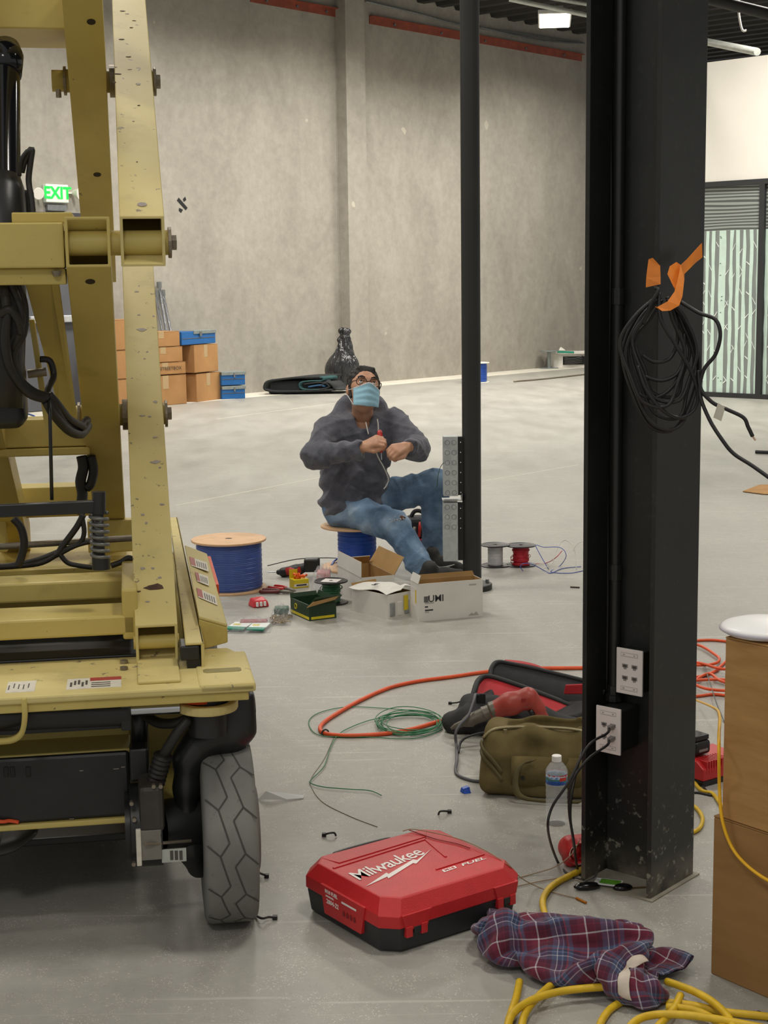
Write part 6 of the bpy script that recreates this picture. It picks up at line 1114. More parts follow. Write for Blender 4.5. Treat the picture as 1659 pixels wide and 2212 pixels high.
# trough behind the deck, black rail and outer channel running back
LB('slide_rail', (-1.02,.13,ZD-.03), (-.19,.36,ZD+.006), 'lift_dark'); LB('slide_rail', (-1.02,.36,ZD-.03), (-.19,.40,ZD+.03), 'lift_black')
fz = .742
def skew(nm, n0, n1, f0, f1, za, zb_, l0, l1, mat, bevel=.003):
    mb = MB(); mb.hexa([(n0,l0,za),(n1,l0,za),(f1,l1,za),(f0,l1,za),(n0,l0,zb_),(n1,l0,zb_),(f1,l1,zb_),(f0,l1,zb_)]); return mb.build(nm, mat, lift, bevel=bevel)
fz = .705
skew('side_channel_web', -.116,-.108,-.112,-.104, ZD,fz, -.03,2.0, YW); skew('side_channel_flange', -.153,-.108,-.133,-.104, fz-.007,fz, -.03,2.0, YW); skew('channel_roller_track', -.150,-.118,-.130,-.113, ZD,ZD+.03, -.02,1.9, 'lift_dark', 0)
LB('slide_block', (-.166,-.025,ZD+.02), (-.119,.06,fz-.009), 'lift_black', .004)
# sloping side tray with decals
def T(px, py, l): return lp(px, py, l)
B0, B1, B2, B3 = np.array([-.112,.15,.722]), np.array([-.112,1.05,.752]), np.array([-.044,1.05,.722]), np.array([-.041,.15,.698])
mb = MB(); mb.prism([B0,B3,B2,B1], (0,0,.008)); tray = mb.build('side_tray', YW, lift, bevel=.003)
mb = MB(); mb.prism([B0, B3, B3-np.array([0,0,.04]), B0-np.array([0,0,.08])], (0,.008,0)); mb.build('tray_end', Y, lift, bevel=.003)
mb = MB(); mb.prism([B3*.45+B2*.55, B2, B2-np.array([0,0,.03]), B3*.45+B2*.55-np.array([0,0,.03])], (.010,0,0)); mb.build('tray_edge', 'orange_paint', lift)
nT = Vector(B3-B0).cross(Vector(B1-B0)).normalized(); nT = nT if nT.z > 0 else -nT
def on_tray(px, py):
    nw = LR*nT.x+LL*nT.y+np.array([0,0,nT.z]); p0 = LO+LR*B0[0]+LL*B0[1]+np.array([0,0,B0[2]+.0085]); q = PL(px, py, p0, nw)-LO; return Vector((q@LR,q@LL,q[2]))
for i, qd in enumerate((((409,1203),(447,1215),(451,1235),(413,1222)), ((421,1236),(449,1245),(452,1266),(426,1256)), ((424,1270),(466,1288),(470,1308),(428,1290)))):
    P4 = [on_tray(*p) for p in qd]; mb = MB(); mb.prism(P4, nT*.0006); dc = mb.build('warning_decal', 'decal_white', tray)
    mix_ = lambda u, v_: (P4[0]*(1-u)+P4[1]*u)*(1-v_)+(P4[3]*(1-u)+P4[2]*u)*v_
    mb = MB(); mb.prism([mix_(0,0),mix_(.28,0),mix_(.28,.9),mix_(0,.9)], nT*.0009); mb.build('decal_print', 'decal_red', dc)
    for k in range(5):
        mb = MB(); u = .36+k*.12; mb.prism([mix_(u,.25),mix_(u+.06,.25),mix_(u+.06,.85),mix_(u,.85)], nT*.0009); mb.build('decal_print', 'decal_ink', dc)
# decals on the front of the deck
def deck_decal(px0, py0, px1, py1, red):
    a, b = lz(px0,py0,ZD), lz(px1,py1,ZD); d = LB('warning_decal', (a[0],b[1],ZD), (b[0],a[1],ZD+.0008), 'decal_white', 0); w_, h_ = b[0]-a[0], a[1]-b[1]
    rn = random.Random(int(px0))
    for k in range(5):
        x0 = a[0]+w_*(.06+(.07 if red else .17)*k); y0 = b[1]+h_*rn.uniform(.2,.5); LB('decal_print', (x0,y0,ZD+.0008), (x0+w_*.04,y0+h_*.4,ZD+.0014), 'decal_ink', 0, d)
    if red:
        LB('decal_print', (a[0]+w_*.42,a[1]-h_*.3,ZD+.0008), (b[0],a[1],ZD+.0014), 'decal_red', 0, d)
        for k in range(3): LB('decal_print', (a[0]+w_*.45,b[1]+h_*(.12+.18*k),ZD+.0008), (a[0]+w_*.8,b[1]+h_*(.18+.18*k),ZD+.0014), 'decal_ink', 0, d)
deck_decal(18,1474,74,1494,False); deck_decal(146,1468,262,1484,True)
# ---- under the deck
lc = -.12
mb = MB(); mb.cyl(lp(-90,1552,lc), lp(278,1536,lc), .034, 20); sc_ = mb.build('steering_cylinder', 'lift_black', lift, smooth=True, sharp=40)
LB('steering_beam', (-1.,-.06,lp(0,1590,-.06)[2]), (lp(262,1575,-.06)[0],.05,lp(0,1556,-.06)[2]), 'lift_black'); LB('cylinder_end', lp(262,1572,lc)-np.array([0,.03,0]), lp(282,1508,lc)+np.array([0,.04,0]), 'lift_black')
mb = MB(); mb.cyl(lp(278,1533,lc), lp(388,1527,lc), .0155, 18); mb.build('steering_rod', 'chrome', lift, smooth=True, sharp=40)
# tie down hook (bent flat bar)
hk = smooth_path([lp(52,1505,-.19), lp(54,1545,-.19), lp(48,1580,-.18), lp(30,1596,-.17), lp(0,1600,-.15), lp(-30,1598,-.15)], 5); mb = MB(); mb.sheet([[p-np.array([0,.012,0]), p+np.array([0,.012,0])] for p in hk]); mb.build('tie_down_hook', Y, lift, solid=.012, smooth=True)
# chassis front box
LB('chassis_front', (-1.,.10,lp(0,1640,.1)[2]), (lp(282,1600,.1)[0],.14,ZD-.06), Y); LB('chassis_front_sill', (-1.,-.02,lp(0,1628,0)[2]-.012), (lp(282,1618,0)[0],.14,lp(0,1628,0)[2]), Y)
LB('battery_cover', (-1.,-.03,lp(0,1782,-.03)[2]), (lp(284,1760,-.03)[0],.02,lp(0,1640,-.03)[2]), 'lift_black', .008); LB('cover_bracket', lp(282,1690,-.06), lp(320,1616,-.06)+np.array([0,.06,0]), 'lift_black', .006)
LB('chassis_lower_sill', (-1.,-.035,lp(0,1796,-.03)[2]), (lp(282,1776,-.03)[0],.05,lp(0,1783,-.03)[2]), Y)
for px in (8,22,56): LB('cover_slot', lp(px,1680,-.032), lp(px+10,1656,-.032)+np.array([0,.006,0]), 'lift_dark', .002)
for px,py,w_ in ((172,1666,8),(245,1662,12),(262,1658,8),(150,1770,10)): LB('cover_scratch', lp(px,py,-.0305), lp(px+w_,py-2,-.0305)+np.array([0,.001,0]), 'chip_grey', 0)
mb = MB(); mb.tube(smooth_path([lp(-30,1772,-.04), lp(5,1775,-.04), lp(20,1773,-.035), lp(40,1776,-.03)], 4), .005, 6); mb.build('battery_lead', 'orange_paint', lift, smooth=True)
LB('chassis_side_plate', (lp(322,1600,.12)[0],.12,.25), (-.13,.14,ZD-.02), Y); LB('chassis_side_plate', (-.145,.14,.20), (-.13,1.7,ZD-.02), Y)
LB('chassis_rear_wall', (-.99,1.72,.12), (-.13,1.76,ZD-.02), Y); LB('chassis_floor', (-.9,.2,.14), (-.16,1.7,.16), 'lift_black'); LB('chassis_side_plate', (-1.0,.14,.20), (-.985,1.7,ZD-.02), Y); LB('rear_deck', (-1.02,1.4,ZD-.02), (-.18,1.95,ZD), Y)
# skirt flap under the chassis
mb = MB(); q = smooth_path([lp(78,1800,-.02), lp(60,1818,-.01), lp(30,1838,0.), lp(-10,1850,0.)], 5); mb.sheet([[p, p+np.array([.01,.12,.02])] for p in q]); mb.build('rubber_flap', 'hose_black', lift, solid=.006, smooth=True)
# ---- knuckle, yoke, motor
mb = MB(); kc = lp(448,1512,-.10)
rim_o = [(kc[0]+.072*math.cos(a), kc[1]+.072*math.sin(a)) for a in np.linspace(math.pi*.95,math.pi*2.05,16)]; rim_i = [(kc[0]+.05*math.cos(a), kc[1]+.05*math.sin(a)) for a in np.linspace(math.pi*2.05,math.pi*.95,16)]
mb.prism([(x_,y_,lp(448,1550,-.17)[2]) for x_, y_ in rim_o+rim_i], (0,0,.022)); mb.build('steering_clamp', YW, lift, bevel=.005)
mb = MB(); mb.cyl((kc[0],kc[1],.50), (kc[0],kc[1],ZD-.03), .046, 22); mb.build('king_pin', 'lift_black', lift, smooth=True, sharp=40); mb = MB(); mb.cyl((kc[0]-.015,kc[1],.583), (kc[0]-.015,kc[1],.605), .0475, 22); mb.build('king_pin_band', 'orange_paint', lift, smooth=True)
sd = SD((-.235,-.12,.05), (.01,.16,ZD-.012), .006)
yk = [lp(505,1540,-.0), lp(490,1580,-.02), lp(430,1605,-.04), lp(405,1640,-.05), lp(402,1700,-.05), lp(402,1770,-.04), lp(415,1830,-.02), lp(430,1870,0.)]
for a, b, r1, r2 in zip(yk[:-1], yk[1:], (.05,.052,.036,.030,.026,.028,.034), (.052,.036,.030,.026,.028,.034,.03)): sd.u(sd.cone(a, b, r1, r2), .03)
sd.u(sd.box(lp(500,1535,.0), (.055,.06,.058), .02), .03)
sd.mesh().build('wheel_yoke', 'lift_black', lift, smooth=True)
mb = MB(); m0 = lp(302,1780,-.06); mb.tube([m0+np.array([-.022,0,0]), m0+np.array([-.02,0,0]), m0+np.array([.052,0,0])], [.095,.100,.100], 30); mt_ = mb.build('drive_motor', 'lift_black', lift, smooth=True, sharp=40)
LB('motor_cover', (m0[0]+.0,m0[1]-.10,m0[2]+.01), (m0[0]+.058,m0[1]+.06,m0[2]+.125), M('motor_brown', '#39352f', .5, 0, .2, 20), .012); mb = MB(); mb.tube([m0+np.array([-.034,0,-.005]), m0+np.array([-.02,0,-.005])], .082, 30); mb.build('motor_cap', 'lift_black', mt_, smooth=True, sharp=40)
mb = MB(); mb.tube([m0+np.array([.05,.02,-.015]), m0+np.array([.16,.05,-.015])], .062, 26); mb.build('gear_housing', 'lift_black', lift, smooth=True, sharp=40)
LB('motor_bracket', lp(296,1872,-.165), lp(304,1792,-.165)+np.array([0,.05,0]), 'decal_white', .002); LB('motor_bracket', lp(304,1860,-.16), lp(348,1792,-.16)+np.array([0,.01,0]), M('bracket_grey', '#7d7a72', .5), .002)
mb = MB(); mb.cyl(lp(312,1824,-.175), lp(412,1816,-.12), .004, 8); mb.build('brake_rod', 'bolt_steel', lift)
LB('motor_label', lp(350,1864,-.155), lp(402,1832,-.155)+np.array([0,.004,0]), M('label_silver', '#b9bdb6', .4, .3), 0); 
for k in range(3): LB('motor_label_print', lp(368+k*10,1858,-.157), lp(374+k*10,1838,-.157)+np.array([0,.003,0]), 'decal_ink', 0)
for px, py in ((284,1737),(290,1772),(289,1868),(332,1700),(347,1700)): 
    q = lp(px,py,-.165); mb = MB(); mb.cyl(q, q+np.array([0,.014,0]), .005, 8); mb.build('motor_screw', 'bolt_steel', mt_)
hs = smooth_path([lp(300,1530,.0), lp(318,1548,-.02), lp(345,1562,-.06), lp(380,1562,-.1), lp(405,1555,-.12), lp(385,1580,-.13), lp(360,1620,-.12), lp(345,1650,-.1), lp(337,1690,-.08)], 6); mb = MB(); mb.tube(hs, .0125, 10); mb.build('motor_cable', 'hose_black', lift, smooth=True)
q0, q1 = lp(352,1632,-.12), lp(336,1690,-.10); mb = MB(); n_ = 24; mb.tube([q0+(q1-q0)*k/n_ for k in range(n_+1)], [.019+(.004 if k % 4 < 2 else 0) for k in range(n_+1)], 12); mb.build('cable_boot', 'hose_black', lift, smooth=True)
mb = MB(); mb.tube([lp(303,1500,.04), lp(300,1640,.04)], .02, 12); mb.build('frame_strut', 'lift_black', lift, smooth=True)
# ---- tyre with zigzag grooves
t = NT('tyre_grey'); v = t.co(); t.l(t.mix(t.ramp(t.noise(v, 60, 4, .65), [(.62, (0,)*3), (.7, (.5,)*3)]), t.ramp(t.noise(v, 6, 4), [(.3, lin('#6d6d68')), (.7, lin('#7f7f79'))]), lin('#55544f')), 'Base Color'); t.set(rough=.7, spec=.25); t.bump(t.noise(v, 90, 3), .12, .003)
M('tyre_groove', '#45443f', .85, 0, .15, 40); M('rim_grey', '#5d5c57', .5, .2)
RT_ = .222; TW = .130
def wheel(s0, l):
    X = Matrix.Translation((s0,l,RT_)) @ Matrix.Rotation(math.radians(-90),4,'Y')
    mb = MB(); mb.lathe([(.10,-.01),(.115,.0),(.17,.0),(RT_-.012,.003),(RT_-.004,.008),(RT_,.020),(RT_,.035),(RT_,.052),(RT_,.078),(RT_,.095),(RT_,TW-.020),(RT_-.004,TW-.008),(RT_-.012,TW-.003),(.17,TW),(.115,TW),(.10,TW-.01)], 64, X, cap=False)
    ty = mb.build('tyre', 'tyre_grey', lift, smooth=True, sharp=50)
    mb = MB(); mb.lathe([(.02,.035),(.09,.04),(.112,.01),(.118,.01),(.118,TW-.01),(.112,TW-.01),(.09,TW-.04),(.02,TW-.035)], 32, X); mb.build('wheel_rim', 'rim_grey', lift, smooth=True, sharp=40)
    # zigzag sipes: two rows of V grooves as narrow dark channels cut just into the tread
    rn = 13; RG = RT_+.0006; HW = .0021
    def seg_(mb, xa, aa, xb, ab):
        m = 4
        for i in range(m):
            u0, u1 = i/m, (i+1)/m; A1, A2 = aa+(ab-aa)*u0, aa+(ab-aa)*u1; X1, X2 = xa+(xb-xa)*u0, xa+(xb-xa)*u1
            dn = math.hypot(xb-xa, (ab-aa)*RT_); nx, na = (ab-aa)*RT_/dn*HW, -(xb-xa)/dn*HW/RT_
            mb.add([X @ Vector((math.cos(q)*RG, math.sin(q)*RG, xx)) for xx, q in ((X1-nx,A1-na),(X1+nx,A1+na),(X2+nx,A2+na),(X2-nx,A2-na))], [(0,1,2,3)])
    for row, (x0, x1) in enumerate(((TW-.036,TW-.058), (TW-.070,TW-.094))):
        mb = MB(); da = 2*math.pi/rn
        for k in range(rn):
            a0 = da*(k+.25*row+.1)
            seg_(mb, x0, -a0, x1, -a0-da*.72); seg_(mb, x1, -a0-da*.72, x0, -a0-da)
            if row == 0: seg_(mb, x0, -a0, TW-.006, -a0+da*.26)
            else: seg_(mb, x1, -a0-da*.72, .006, -a0-da*.98)
        mb.build('tread_groove', 'tyre_groove', ty)
wheel(.0,0.); wheel(-.89,0.); wheel(.0,1.75); wheel(-.89,1.75)
# ================================================================ THE MAN SITTING ON THE CABLE REEL
t = NT('skin'); v = t.co(); t.l(t.ramp(t.noise(v, 30, 3), [(.3, lin('#b4856a')), (.7, lin('#c99a7d'))]), 'Base Color'); t.set(rough=.5, spec=.4, sss=.08); t.b.inputs['Subsurface Radius'].default_value = (.01,.004,.002)
t = NT('hoodie'); v = t.co(); t.l(t.ramp(t.noise(v, 18, 5, .65), [(.3, lin('#4d4e57')), (.7, lin('#6a6b75'))]), 'Base Color'); t.set(rough=.95, spec=.1, sheen=.3); t.bump(t.mix(.5, t.noise(v, 220, 2), t.noise(t.mapv(v, (1,1,1.6)), 26, 4, .6, 1.)), .55, .012)
t = NT('denim'); v = t.co(); c = t.ramp(t.noise(v, 6, 4, .6), [(.3, lin('#4d6580')), (.55, lin('#7891ac')), (.75, lin('#a3b6c8'))]); t.l(t.mix(.15, c, t.noise(v, 260, 2), 'OVERLAY'), 'Base Color'); t.set(rough=.85, spec=.15); t.bump(t.noise(t.mapv(v, (1,1,1)), 34, 4, .6, .8), .4, .012)
M('hair_black', '#15120f', .55, 0, .3, 60, .6, 140); M('mask_blue', '#9dcbdf', .8, 0, .06, 30, .2, 120); M('mask_white', '#e8ecec', .8, 0, 0); M('glasses', '#3a2318', .3, 0, .1, 40); M('eye_white', '#d8d2cb', .3, 0, 0); M('eye_dark', '#1c130e', .2, 0, 0); M('cord_white', '#d9d6cf', .8, 0, 0); M('shoe_black', '#2b2b29', .7, 0, .25, 40, .3, 150); M('shoe_sole', '#7d7c70', .7, 0, .15, 40); M('shoe_white', '#d3d1cb', .6, 0, 0); M('lip', '#8e5a45', .5)
RDD = 8.2
j = dict(pel=D(768,1088,8.30), hipR=D(748,1100,8.26), hipL=D(805,1082,8.34), kneeR=D(852,1136,7.98), ankR=D(915,1232,7.86), kneeL=D(940,1047,8.22), ankL=D(938,1190,8.26),
         shR=D(712,930,8.22), elR=D(680,986,8.02), wrR=D(780,970,7.93), shL=D(852,917,8.30), elL=D(900,968,8.13), wrL=D(884,968,7.93), neck=D(784,905,8.27), chest=D(778,958,8.26))
HC = D(785,843,8.19); Fh = Vector((.24,-.90,.36)).normalized(); Uh = Vector((.05,.36,.93)); Uh = (Uh-Fh*Uh.dot(Fh)).normalized(); Xh = Fh.cross(Uh); Xh = Xh if Xh.x > 0 else -Xh
HS = 1.06
def hp(a, b, c): return HC+HS*(a*np.array(Xh)+b*np.array(Fh)+c*np.array(Uh))
RH = np.array([[Xh[i], Fh[i], Uh[i]] for i in range(3)])
def he(sd, c, r): return sd.ell(hp(*c), tuple(HS*q for q in r), RH)
def bones(lst, sd, k=.03):
    for a, b, r1, r2 in lst: sd.u(sd.cone(a, b, r1, r2), k)
# ---- one continuous body: trunk and limbs, head, hands (then merged by a voxel remesh)
pm = MB()
sd = SD(np.minimum.reduce(list(j.values()))-.12, np.maximum.reduce(list(j.values()))+.12, .012)
bones([(j['pel'],j['chest'],.09,.085), (j['chest'],j['neck'],.08,.055), (j['shR'],j['shL'],.055,.055), (j['shR'],j['elR'],.045,.04), (j['elR'],j['wrR'],.038,.028), (j['shL'],j['elL'],.045,.04), (j['elL'],j['wrL'],.038,.028),
       (j['hipR'],j['hipL'],.09,.09), (j['hipR'],j['kneeR'],.075,.05), (j['kneeR'],j['ankR'],.05,.036), (j['hipL'],j['kneeL'],.075,.05), (j['kneeL'],j['ankL'],.05,.036), (j['ankR'],j['ankR']+np.array([.06,-.03,-.05]),.035,.03), (j['ankL'],j['ankL']+np.array([.05,-.04,-.06]),.035,.03)], sd)
sd.mesh(pm)
sd = SD(HC-.18, HC+.18, .005)
sd.u(he(sd, (0,-.012,.032), (.077,.095,.092)), 0); sd.u(he(sd, (0,.028,-.03), (.064,.068,.085)), .03); sd.u(he(sd, (0,.034,-.085), (.046,.048,.036)), .03)
sd.u(sd.cone(hp(0,-.02,-.06), j['neck'], .054, .06), .03)
sd.u(sd.cone(hp(-.036,.082,.034), hp(.036,.082,.034), .013*HS), .012); sd.u(sd.cone(hp(0,.096,.012), hp(0,.116,-.024), .009, .014), .010); sd.u(he(sd, (-.014,.102,-.028), (.010,.010,.009)), .006); sd.u(he(sd, (.014,.102,-.028), (.010,.010,.009)), .006)
for s_ in (-1,1):
    sd.u(he(sd, (s_*.042,.072,-.022), (.022,.02,.02)), .02); sd.u(he(sd, (s_*.078,-.008,-.005), (.010,.018,.031)), .008); sd.cut(he(sd, (s_*.033,.100,.010), (.018,.012,.010)), .008)
sd.u(he(sd, (0,.093,-.058), (.024,.010,.009)), .008)
sd.mesh(pm)
def hand(w_, d, n, curl, side):
    """fist-like hand at wrist w_, pointing along d, back of the hand along n; side = direction of the thumb"""
    w_ = np.array(w_); d = np.array(Vector(d).normalized()); n = np.array((Vector(n)-Vector(d)*Vector(n).dot(Vector(d))).normalized()); s_ = np.cross(d, n)*side
    sd = SD(w_-.15, w_+.15, .0038)
    sd.u(sd.cone(w_-d*.04, w_+d*.01, .027, .027), 0)
    for o, ln in ((-.026,.082), (-.009,.088), (.009,.088), (.026,.082)): sd.u(sd.cone(w_+d*.012+s_*o*.6, w_+d*ln+s_*o, .018, .0135), .012)
    for q, (o, L_) in enumerate(((-.029,.8), (-.0098,.95), (.0098,1.), (.029,.92))):
        k0 = w_+d*(.083 if abs(o) > .02 else .090)+s_*o; a1 = .35+curl*.5; a2 = a1+curl*1.25; a3 = a2+curl*.9
        k1 = k0+(d*math.cos(a1)-n*math.sin(a1))*.040*L_; k2 = k1+(d*math.cos(a2)-n*math.sin(a2))*.027*L_; k3 = k2+(d*math.cos(a3)-n*math.sin(a3))*.018*L_
        f = np.minimum(np.minimum(sd.cone(k0,k1,.0105,.0095), sd.cone(k1,k2,.0095,.0087)), sd.cone(k2,k3,.0087,.0078)); sd.u(f, .004)
    t0 = w_+d*.025+s_*.026-n*.006; t1 = w_+d*.055+s_*.046-n*.018; t2 = w_+d*.085+s_*.038-n*.032; t3 = w_+d*.102+s_*.024-n*.040
    sd.u(np.minimum(np.minimum(sd.cone(t0,t1,.014,.012), sd.cone(t1,t2,.012,.0105)), sd.cone(t2,t3,.0105,.009)), .008)
    sd.mesh(pm); return d, n, s_
hr = hand(j['wrR']+np.array([.012,-.005,.01]), (.82,-.35,.42), (.1,-.62,.72), 1.0, 1)
hl = hand(j['wrL']+np.array([-.012,-.01,.006]), (-.62,-.62,-.05), (.25,-.55,.8), 1.0, -1)
tmp = pm.build('tmp_body', 'skin'); md = tmp.modifiers.new('r', 'REMESH'); md.mode = 'VOXEL'; md.voxel_size = .0042; md.use_smooth_shade = True
dg = bpy.context.evaluated_depsgraph_get(); dg.update(); me = bpy.data.meshes.new_from_object(tmp.evaluated_get(dg)); bpy.data.objects.remove(tmp)
me.name = 'person'; po = np.array([j['pel'][0], j['pel'][1], 0]); me.transform(Matrix.Translation(-Vector(po)))
person = bpy.data.objects.new('person', me); COL.objects.link(person); person.location = po; me.polygons.foreach_set('use_smooth', [True]*len(me.polygons))
me.materials.clear(); me.materials.append(MATS['skin'])
RM['person'] = Matrix.Translation(Vector(po)); tag(person, 'man in grey hoodie, torn blue jeans and face mask sitting on a cable reel', 'person')
# ---- hair, beard shadow
sd = SD(HC-.17, HC+.17, .005); sd.u(he(sd, (0,-.018,.040), (.082,.099,.091)), 0)
sd.d = sd.d+.004*np.sin(sd.X*190+sd.Z*60)*np.sin(sd.Y*170+sd.X*90)
fp = hp(0,.066,.074); sd.d = np.maximum(sd.d, sd.plane(fp, np.array(Fh)*.90-np.array(Uh)*.50)); sd.d = np.maximum(sd.d, -sd.plane(hp(0,0,-.028), np.array(Uh)+np.array(Fh)*.25))
for s_ in (-1,1): sd.d = smin(sd.d, sd.cone(hp(s_*.073,.012,.02), hp(s_*.068,.026,-.05), .011, .009), .006)
sd.d = smin(sd.d, sd.cone(hp(-.035,.05,.098), hp(.035,.055,.098), .014, .010), .02)
sd.mesh().build('hair', 'hair_black', person, world=True, smooth=True)
for s_ in (-1,1):
    mb = MB(); mb.tube(smooth_path([hp(s_*.016,.101,.034), hp(s_*.032,.098,.041), hp(s_*.05,.084,.036)], 4), [.0035]*4+[.0045]*4+[.002], 6); mb.build('eyebrow', 'hair_black', person, world=True, smooth=True)
    mb = MB(); mb.lathe([(.0098*math.sin(a)*HS, .0085*math.cos(a)*HS) for a in np.linspace(.05,math.pi-.05,9)], 14, Matrix.Translation(Vector(hp(s_*.033,.084,.012)))); ey = mb.build('eye', 'eye_white', person, world=True, smooth=True)
    mb = MB(); q = hp(s_*.034,.0905,.0165); mb.lathe([(.0052*math.sin(a), .0052*math.cos(a)) for a in np.linspace(.05,math.pi-.05,7)], 10, Matrix.Translation(Vector(q))); mb.build('iris', 'eye_dark', ey, world=True, smooth=True)
# ---- glasses
gl = None
for s_ in (-1,1):
    ring = [hp(s_*.034+.026*math.copysign(abs(math.cos(a))**.7, math.cos(a)), .109-.10*abs(s_*.034+.026*math.cos(a))**1.35*1.4, .008+.019*math.copysign(abs(math.sin(a))**.7, math.sin(a))) for a in np.linspace(0,2*math.pi,25)[:-1]]
    mb = MB(); mb.tube(ring, .0026, 6, closed=True)
    mb.tube(smooth_path([hp(s_*.060,.101,.012), hp(s_*.072,.088,.012), hp(s_*.079,.03,.010), hp(s_*.081,-.01,.004)], 4), .0024, 6)
    if gl is None: mb.tube([hp(-.009,.107,.010), hp(0,.110,.013), hp(.009,.107,.010)], .0024, 6)
    o = mb.build('glasses_frame', 'glasses', gl or person, world=True, smooth=True)
    if gl is None: gl = o
    ls = MB(); ls.add([p for p in ring], [tuple(range(24))]); ls.build('lens', 'clear_lens' if 'clear_lens' in MATS else NT('clear_lens').set(color=(1,1,1,1), rough=.02, trans=1., ior=1.05, alpha=.35).m, o, world=True)
# ---- face mask
def mk(u, v_):
    x = .068*math.sin(u*1.2)/math.sin(1.2)*(1-.06*v_); q = math.sqrt(max(0,1-(x/.082)**2))
    y = .014+(.100+.020*math.exp(-(u*2.0)**2)*(1-v_*.6)-.012*v_*v_)*q+.0035*math.cos(v_*math.pi*7)*(1-abs(u)**3)*.6; z = -.014-.006*abs(u)*(1-v_)+.010*math.exp(-(u*3)**2)*(1-v_)-.104*v_+.012*abs(u)*v_
    return hp(x, y, z)
mb = MB(); mb.sheet([[mk(u, v_) for v_ in np.linspace(0,1,22)] for u in np.linspace(-1,1,21)]); ms = mb.build('face_mask', 'mask_blue', person, world=True, solid=.002, smooth=True)
mb = MB(); mb.tube([mk(u, 0.0) for u in np.linspace(-1,1,15)], .0028, 6); mb.build('mask_edge', 'mask_white', ms, world=True, smooth=True)
for s_ in (-1,1):
    for v_ in (0.02,.98):
        mb = MB(); mb.tube(smooth_path([mk(s_, v_), hp(s_*.080,.012,-.01 if v_ < .5 else -.045), hp(s_*.086,-.022,.006 if v_ < .5 else -.02)], 4), .0016, 5); mb.build('ear_loop', 'mask_white', ms, world=True, smooth=True)
# ---- hoodie
sd = SD(np.array([D(645,900,8.1)[0]-.02, 7.72, j['pel'][2]-.15]), np.array([D(930,900,8.2)[0]+.02, 8.56, j['neck'][2]+.12]), .0075)
sd.u(sd.ell(D(776,962,8.27), (.185,.125,.165)), 0); sd.u(sd.ell(D(766,1035,8.28), (.192,.150,.13)), .06); sd.u(sd.ell(D(762,1078,8.30), (.182,.165,.075)), .05); sd.u(sd.cone(j['shR'], j['shL'], .068, .068), .06)
sd.u(sd.cone(D(735,1098,8.22), D(728,1108,8.25), .07, .06), .05)
arm_k = []
for a, b, c in (('shR','elR','wrR'), ('shL','elL','wrL')):
    s1 = sd.cone(j[a], j[b], .078, .066); s2 = sd.cone(j[b], j[c], .064, .044); ar = smin(s1, s2, .03)
    dl = Vector(j[c]-j[b]).normalized(); tt = (sd.X-j[b][0])*dl.x+(sd.Y-j[b][1])*dl.y+(sd.Z-j[b][2])*dl.z
    ar = ar+.0035*np.sin(tt*95+2*np.sin(sd.Z*30))*np.clip(tt*8,0,1); L_ = float(np.linalg.norm(j[c]-j[b])); ar = np.maximum(ar, tt-(L_+.005)); ar = smin(ar, np.maximum(sd.cone(j[b], j[c], .046, .042), np.abs(tt-L_+.015)-.022), .004)
    sd.u(ar, .03)
def wrinkle(X, Y, Z, k, a, ph):
    s = (X*math.cos(a)+Z*math.sin(a))*k+ph+1.6*np.sin((-X*math.sin(a)+Z*math.cos(a))*k*.35+ph)+Y*k*.3
    return (1-np.abs(np.sin(s)))**2.2
sd.d -= .010*wrinkle(sd.X, sd.Y, sd.Z, 21, 1.25, .4)*np.clip(1.2-np.abs(sd.Z-j['chest'][2]+.12)*3.2,0.2,1)+.008*wrinkle(sd.X, sd.Y, sd.Z, 27, .75, 1.7)+.007*wrinkle(sd.X, sd.Y, sd.Z, 31, 2.2, .9)
# body folds, stronger low down where the cloth bunches
sd.d += .006*np.sin(sd.Z*70+3.2*np.sin(sd.X*11+.8)+sd.Y*18)*np.clip((j['chest'][2]-sd.Z)*5,0,1)+.004*np.sin(sd.X*48+sd.Z*26+2*np.sin(sd.Z*19))
# hood: a thick roll behind and around the neck, open in a V at the throat
nk = D(782,900,8.28); ring = [nk+np.array([.105*math.sin(a), -.088*math.cos(a)+.025, -.062*math.cos(a)+.012+.012*abs(math.sin(a))]) for a in np.linspace(0,2*math.pi,17)]
for a, b in zip(ring[:-1], ring[1:]):
    rr = .022+.026*max(0,(a[1]-nk[1]+.03)/.13); sd.u(sd.cone(a, b, rr, rr), .022)
sd.u(sd.cone(D(745,895,8.36), D(715,915,8.36), .05, .05), .05)
sd.cut(sd.cone(nk+np.array([.006,-.085,-.035]), nk+np.array([.0,.0,.14]), .035, .085), .018)
hd = sd.mesh().build('hoodie', 'hoodie', person, world=True, smooth=True)
# ribbed hem line and pocket seam
mb = MB(); mb.tube(dpath([(790,912,8.155),(793,925,8.12),(796,938,8.10)], 4), .0032, 6); mb.build('drawstring', 'cord_white', person, world=True, smooth=True)
mb = MB(); mb.tube(dpath([(815,906,8.165),(817,918,8.135),(817,936,8.11)], 4), .0032, 6); mb.build('drawstring', 'cord_white', person, world=True, smooth=True)
mb = MB(); mb.tube(dpath([(812,975,7.90),(818,990,7.98),(828,1008,8.05),(836,1025,8.09),(839,1038,8.09),(834,1050,8.09),(829,1056,8.09)], 4), .0034, 6); mb.build('drawstring', 'cord_white', person, world=True, smooth=True)
